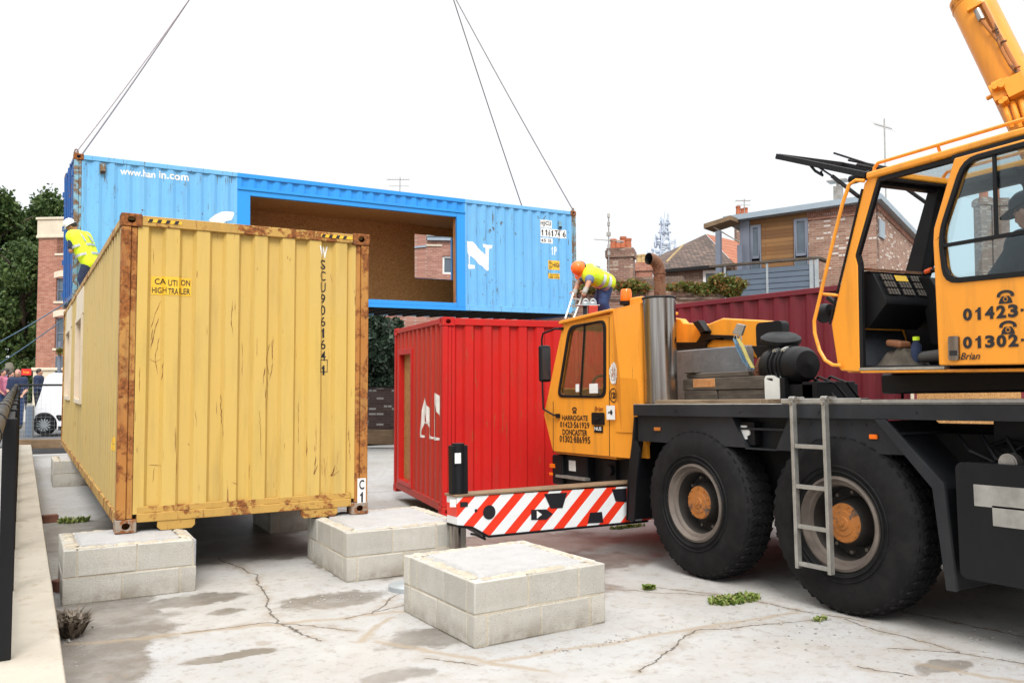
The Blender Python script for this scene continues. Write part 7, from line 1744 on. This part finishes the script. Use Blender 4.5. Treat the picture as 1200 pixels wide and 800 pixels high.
g.build('platform', M['mast'], mast)
for k in range(34):
    v = rr.choice((258,260,266,271,280,284,288,293,297,300,304,309)); t = rr.random()*6.3; w = {258:.8,260:.9,266:.9,271:1.1}.get(v,1.2+(v-275)*.075); z = zv(v)+rr.uniform(-.4,.4); c = V((w*cos(t),w*sin(t),z)); g = G()
    if rr.random() < .5: g.lathe([(.0,.0),(.35,-.06),(.5,-.2),(.5,-.3),(.0,-.3)], c, (cos(t),sin(t),0), 14); g.build('dish', M['mast'], mast)
    else: g.cyl(c-V((0,0,.6)), c+V((0,0,.7)), .14, n=8); g.build('antenna', M['mast'], mast)

# brown house with dark gable roof and pantile slope
o, ex, ey = frame(820, 320, 38, .15); F_ = Face(o, ex, ey); s = 38/FPX
r = bthing('brown_house', 'brown brick house with a dark gable roof and an orange pantile slope', 'house', o, ex)
A, Bp, Cp = F_(775,307), F_(832,271), F_(862,309); Ct = F_(870,302)
ze = F_(820,311)[1]
g = G(); (xa,zb_),(xb,za_) = F_(824.5,345), F_(842,315.5)
g.plate([(F_(770,320)[0],0),(F_(858,320)[0],0),(F_(858,320)[0],ze-.1),(F_(770,320)[0],ze-.1)], [[(xa,zb_),(xb,zb_),(xb,za_),(xa,za_)]], W_(.25), 0, .25); g.box(F_(770,320)[0],.6,0,F_(858,320)[0],7,ze-.15); g.build('wall', M['brick_brown'], r)
g = G(); xl = F_(765,310)[0]; xr = F_(861,310)[0]; xap, zap = F_(832,272)
g.add([(xl,-.05,ze-.25),(xr,-.05,ze),(xap,2.6,zap+.35),(xl-1.,2.6,zap-1.25),(xr+1.6,5.,ze-.2),(xap+.6,2.6,zap+.35)], [(0,1,2,3)]); g.build('roof', M['tile_dark'], r)
g = G(); g.add([(xr+.02,-.05,ze+.01),(xr+2.4,4.5,ze+.25),(xap+1.6,4.5,zap+.3),(xap+.01,2.55,zap+.36)], [(0,1,2,3)]); g.build('roof_slope', M['pantile'], r)
g = G(); g.bar((xl,-.10,ze-.26),(xr,-.10,ze-.01),.1,.14); g.build('gutter', M['rubber'], r)
a = F_(781,307); b = F_(801,290); g = G(); g.bar((a[0],-.05,a[1]),(b[0],.6,b[1]+.2),.04,.07); g.build('verge_board', M['buff_pot'], r)
g = G(); g.plate([(xa,zb_),(xb,zb_),(xb,za_),(xa,za_)], [[(xa+.12,zb_+.12),(xb-.12,zb_+.12),(xb-.12,za_-.14),(xa+.12,za_-.14)]], W_(.22), 0, .1); w = g.build('window', M['white_worn'], r); bbox(w,'pane','pane',xa+.1,.28,zb_+.1,xb-.1,.29,za_-.1)
o, ex, ey = frame(871, 300, 46, .1); s = 46/FPX; r = bthing('far_house', 'brick house behind the timber clad house showing only its chimney', 'house', o, ex); zq = at(871,252,46).z
bbox(r,'wall','brick_brown',-1,.8,0,4,6,at(871,300,46).z); chimney(r, .1, .2, 0, zq, 20*s, .8, ((-4.5*s,.50),(1*s,.36),(4.*s,.40)))

# modern timber clad house
ga = radians(36); MO = at(1026, 222, 26.); ex = RGT*cos(ga)-FWH*sin(ga)*1.; ex = (RGT*.809-FWH*.588).normalized(); ey = (RGT*.588+FWH*.809).normalized()
MF = Face(MO, ex, ey); mh = bthing('modern_house', 'modern house of cedar boards and reclaimed brick with zinc roof and balcony', 'house', MO, ex)
def mp(u, v, dy=0.): return MF(u, v, dy)
xb0 = mp(947,300)[0]; xw0 = mp(872,300)[0]
rl = lambda x, v0=None: None
# roof line rises along the front: two photo points give it
ra0, ra1 = mp(853,261), mp(1020,237)
def rz(x): return ra0[1]+(ra1[1]-ra0[1])*(x-ra0[0])/(ra1[0]-ra0[0])
ft = mp(853,255)[1]-rz(mp(853,255)[0])
D2 = 6.5
g = G(); 
w1 = (mp(877,330)[0], mp(878,268)[1], mp(892,330)[0]); 
zbk = [(xb0,0),(0,0),(0,rz(0)),(xb0,rz(xb0))]
g.plate(zbk, [], W_(0), 0, .3); 
e2 = MO+ex*0
sl2 = -.075
g.add([(-.0,.001,0),(-.0,D2,0),(-.0,D2,rz(0)+sl2*D2),(-.0,.001,rz(0)),(-.3,.3,0),(-.3,D2,0),(-.3,D2,rz(0)+sl2*D2-.02),(-.3,.3,rz(0)-.02)], [(0,1,2,3),(7,6,5,4)])
g.build('wall', M['brick_reclaimed'], mh)
g = G(); n = 36
for i in range(n+0):
    a = xb0+(0-xb0)*i/n; g.box(a+.02,-.035,rz(a)-.22,a+(0-xb0)/n-.015,.0-.002,rz(a)-.02)
g.box(xb0,-.04,rz(xb0)-.30,0,-.002,rz(xb0)-.23)
for i in range(30): y = .1+i*D2/30; g.box(.002,y,rz(0)+sl2*y-.22,.035,y+D2/30-.03,rz(0)+sl2*y-.02)
g.build('brick_dentils', M['brick_red'], mh)
zc0 = mp(900,335)[1]
g = G(); W1 = [mp(877,345),mp(892.5,345),mp(892.5,263),mp(877,264)]; W2 = [mp(930,345),mp(947,345),mp(947,257),mp(930,258)]
g.plate([(xw0,zc0-2.5),(xb0-.002,zc0-2.5),(xb0-.002,rz(xb0)),(xw0,rz(xw0))], [], W_(.0), 0, .2); g.build('timber_cladding', M['cladding'], mh)
for (ua,ub,va,vb,wd_) in ((879.5,892,264.5,304.5,0),(930.5,947,257,301.5,0)):
    (xa,za_),(xb_,_) = mp(ua,va), mp(ub,va); zb_ = mp(ua,vb)[1]; fw_ = .10
    g = G(); g.plate([(xa,zb_-.9),(xb_,zb_-.9),(xb_,za_),(xa,za_)], [[(xa+fw_,zb_+fw_),(xb_-fw_,zb_+fw_),(xb_-fw_,za_-fw_),(xa+fw_,za_-fw_)],[(xa+.05,zb_-.85),(xb_-.05,zb_-.85),(xb_-.05,zb_-.06),(xa+.05,zb_-.06)]], W_(-.06), 0, .055); w = g.build('window', M['frame_grey'], mh, bevel=.01)
    g = G(); g.plate([(xa+.03,zb_-.88),(xb_-.03,zb_-.88),(xb_-.03,za_-.03),(xa+.03,za_-.03)], [], W_(-.025), 0, .01); g.build('pane', M['pane'], w)
bbox(mh,'corner_post','frame_grey',xw0-.12,-.06,0,mp(879.3,300)[0],.1,rz(xw0)-.03)
# zinc roof with deep fascia, sloping canopy at the left
xr0, xr1 = mp(851,256)[0], .22
g = G(); y0 = -.30
g.add([(xr0,y0,rz(xr0)),(xr1,y0,rz(xr1)),(xr1,y0,rz(xr1)+ft),(xr0,y0,rz(xr0)+ft),(xr0,D2,rz(xr0)+sl2*D2),(xr1,D2,rz(xr1)+sl2*D2),(xr1,D2,rz(xr1)+ft+sl2*D2),(xr0,D2,rz(xr0)+ft+sl2*D2)], [(0,1,2,3),(4,7,6,5),(3,2,6,7),(0,4,5,1),(1,5,6,2),(0,3,7,4)]); g.build('roof', M['zinc'], mh)
g = G(); a, b = mp(837,269), mp(868,258); g.plate([(a[0],a[1]-.10),(b[0],b[1]-.12),(b[0],b[1]+.02),(a[0],a[1]+.06)], [], W_(-.9), 0, .9); g.build('canopy', M['sleeper'], mh)
for u,v0,v1,dy in ((842,271,312,-.8),(867.5,287,314,-.3)): x, z1_ = mp(u,v0,dy); g = G(); z0_ = mp(u,v1,dy)[1]-1.; g.box(x-.08,dy-.08,z0_,x+.08,dy+.08,z1_); g.build('post', M['frame_grey'], mh)
g = G(); a, b = mp(836,266,-.85), mp(867,284,-.4); g.cyl((a[0],-.85,a[1]),(b[0],-.4,b[1]),.02,n=6); g.build('tie_rod', M['steel'], mh)
dyb = -1.3
a, b = mp(832,311.5,dyb), mp(958,304,dyb); 
g = G(); zr_ = (a[1]+b[1])/2; g.box(a[0],dyb-.08,zr_-.03,b[0],dyb+.08,zr_+.05); g.box(b[0]-.08,dyb,zr_-.03,b[0]+.08,-.32,zr_+.05); g.build('balcony_rail', M['timber_old'], mh, bevel=.01)
zlo = mp(900,345,dyb)[1]; g = G(); zt_ = mp(900,313.5,dyb)[1]; hb = (zt_-zlo)/5; xa = mp(852,320,dyb)[0]
for i in range(-4,5): g.box(xa,dyb-.015,zlo+i*hb+.012,b[0]-.05,dyb+.015,zlo+(i+1)*hb-.012)
g.box(xa,dyb+.02,zlo-4*hb,b[0]-.05,dyb+.03,zt_); g.build('balcony_boards', M['slat_grey'], mh)
for u in (850,899.5,951.5,957.5): g = G(); x = mp(u,320,dyb)[0]; w_ = .035 if u < 940 else .06; g.box(x-w_,dyb-.05,zlo-1.5,x+w_,dyb-.018,zr_-.032); g.build('balcony_post', M['galv'], mh)
g = G(); g.box(xa-.3,dyb,zlo-2.2,b[0],-.02,zlo-2.0); g.box(b[0]-.3,dyb+.05,0,b[0]-.1,dyb+.25,zlo-2.2); g.box(xa,dyb+.05,0,xa+.2,dyb+.25,zlo-2.2); g.build('balcony_floor', M['timber_old'], mh)
g = G(); x, z = mp(979,222); g.box(x-.12,.2,rz(x)+.2,x+.12,.45,z+.15); g.box(x-.3,.1,z+.30,x+.3,.55,z+.34); g.cyl((x,.3,z+.1),(x,.3,z+.3),.05,n=8); g.build('flue', M['steel'], mh)
g = G(); x = .04; z = rz(0)-.75; g.box(.01,.3,z-.3,.05,.95,z+.25); g.build('meter_box', M['zinc'], mh)
bbox(mh,'wall_body','brick_brown',xw0,.31,0,-.31,D2-.1,rz(xw0)-.3)

# roofs and stacks behind the crane cab
o, ex, ey = frame(1095, 345, 42, .05); F_ = Face(o, ex, ey); s = 42/FPX
r = bthing('slate_house', 'slate roofed brick house seen through the open crane cab', 'house', o, ex)
xa, xb_ = F_(1060,340)[0], F_(1300,340)[0]; ze, zr2 = F_(1095,358)[1], F_(1095,326)[1]
bbox(r,'wall','brick_red',xa+.2,.4,0,xb_,7,ze-.05); g = G(); g.add([(xa,0,ze),(xb_,0,ze),(xb_,4,zr2+.35),(xa,4,zr2+.35),(xb_,8,ze),(xa,8,ze)], [(0,1,2,3),(3,2,4,5),(0,3,5),(1,4,2)]); g.build('roof', M['slate'], r)
for u0, u1, vt, pots, lab in ((1144,1156,247,((0,.55),(.18,.45)),0),(1158,1177,248,((0,.6),),0)):
    c = (F_(u0,300)[0]+F_(u1,300)[0])/2; chimney(r, c, -.2, 0, F_(c,vt)[1], (u1-u0)*s, .7, [(c+a,h) for a,h in pots])
g = G(); g.cyl((F_(1290,300)[0],0,0),(F_(1290,300)[0],0,.1),.01)

# ---- small stuff on the slab
def weed(label, u, v, n, r0, h, mat='leaf_weed', size=.05, seed=1, cat='weed', name='weed_patch'):
    p = atz(u, v, gz(*atz(u,v,0).xy[:])); p.z = gz(p.x,p.y)+.004; rt = thing(name, label, cat, p, 0, 'weeds in the slab cracks'); rr = random.Random(seed); g = G()
    for k in range(n):
        a = rr.random()*6.3; q = sqrt(rr.random()); x, y = q*r0[0]*cos(a), q*r0[1]*sin(a); hh = h*(.4+.8*rr.random()); d = rr.random()*6.3; w = size*(.08+.10*rr.random()); L = V((cos(d),sin(d),0))*hh*.7; sd2 = V((-sin(d),cos(d),0))*w
        b = V((x,y,0)); g.add([b-sd2,b+sd2,b+L*.5+V((0,0,hh*.6))+sd2*1.6,b+L*.5+V((0,0,hh*.6))-sd2*1.6,b+L+V((0,0,hh*.75))], [(0,1,2,3),(3,2,4)])
    g.build('leaves', M[mat], rt, smooth=0, fixn=False); return rt
weed('green and straw tuft of weeds in front of the crane wheels', 861, 704, 420, (.27,.12), .05, size=.05, seed=1)
weed('small bright weed by the corner of the nearest block pier', 760, 690, 90, (.05,.03), .05, size=.12, seed=2)
weed('tiny weed in the crack below the rear crane wheel', 960, 727, 60, (.07,.03), .03, seed=3)
weed('green weeds between the coping and the left block pier', 86, 612, 160, (.18,.08), .09, seed=4)
weed('low weeds by the outrigger jack under the striped beam', 735, 617, 200, (.30,.06), .05, seed=6)
weed('dry grey clump of dead weeds against the coping', 84, 742, 420, (.07,.16), .16, 'leaf_dry', .06, 5)
p = atz(478, 690, 0); g = G(); g.lathe([(.0,.05),(.15,.05),(.17,.04),(.17,.0)], p, (0,0,1), 28); o = g.build('pipe_cover', M['galv'], org=p); o.location = p; tag(o, 'round grey pipe cover between the two right block piers', 'cover')
g = G(); rr = random.Random(9)
for k in range(620):
    c = rr.choice(((4.9,4.2,.5,.35),(5.0,3.3,.6,.5),(5.6,3.6,.5,.5),(4.6,4.9,.5,.2),(3.6,4.9,.6,.06),(.35,6.9,.12,.6),(2.2,7.0,.3,.12),(5.3,5.0,.5,.5),(3.2,6.6,.6,.3)))
    x, y = rr.gauss(c[0],c[2]*.6), rr.gauss(c[1],c[3]*.6); q = .003+.008*rr.random()**3
    if x > .26: g.ell((x,y,gz(x,y)+q*.4), q*1.3, q, q*.7, 6, 4, R=Matrix.Rotation(rr.random()*6,3,'Z'))
tag(g.build('gravel', plain('gravel_chips',(.36,.34,.31),.9,var=.4,scale=60,bump=0)), 'loose gravel chips scattered over the concrete slab', 'gravel', kind='stuff')
g = G()
for k, (x,y,a) in enumerate(((.42,12.3,.2),(.36,12.6,1.),(.5,12.0,.4))):
    pass
for i, (u, v, a, lab) in enumerate(((53,585,.15,'broken red brick in the gap beside the coping'),(62,622,.5,'half red brick lying by the left block pier'))):
    p = atz(u+40, v, 0) if False else V((.36,9.35+i*-.9+ (3.2 if i == 0 else 0),0)); p.z = 0; g = G(); g.obox(p+V((0,0,.05)), V((cos(a),sin(a),0))*.09, V((-sin(a),cos(a),0))*.05, V((0,0,.05))); o = g.build('loose_brick', M['old_brick'], org=p, bevel=.008); o.location = p; tag(o, lab, 'brick', 'loose bricks by the coping')
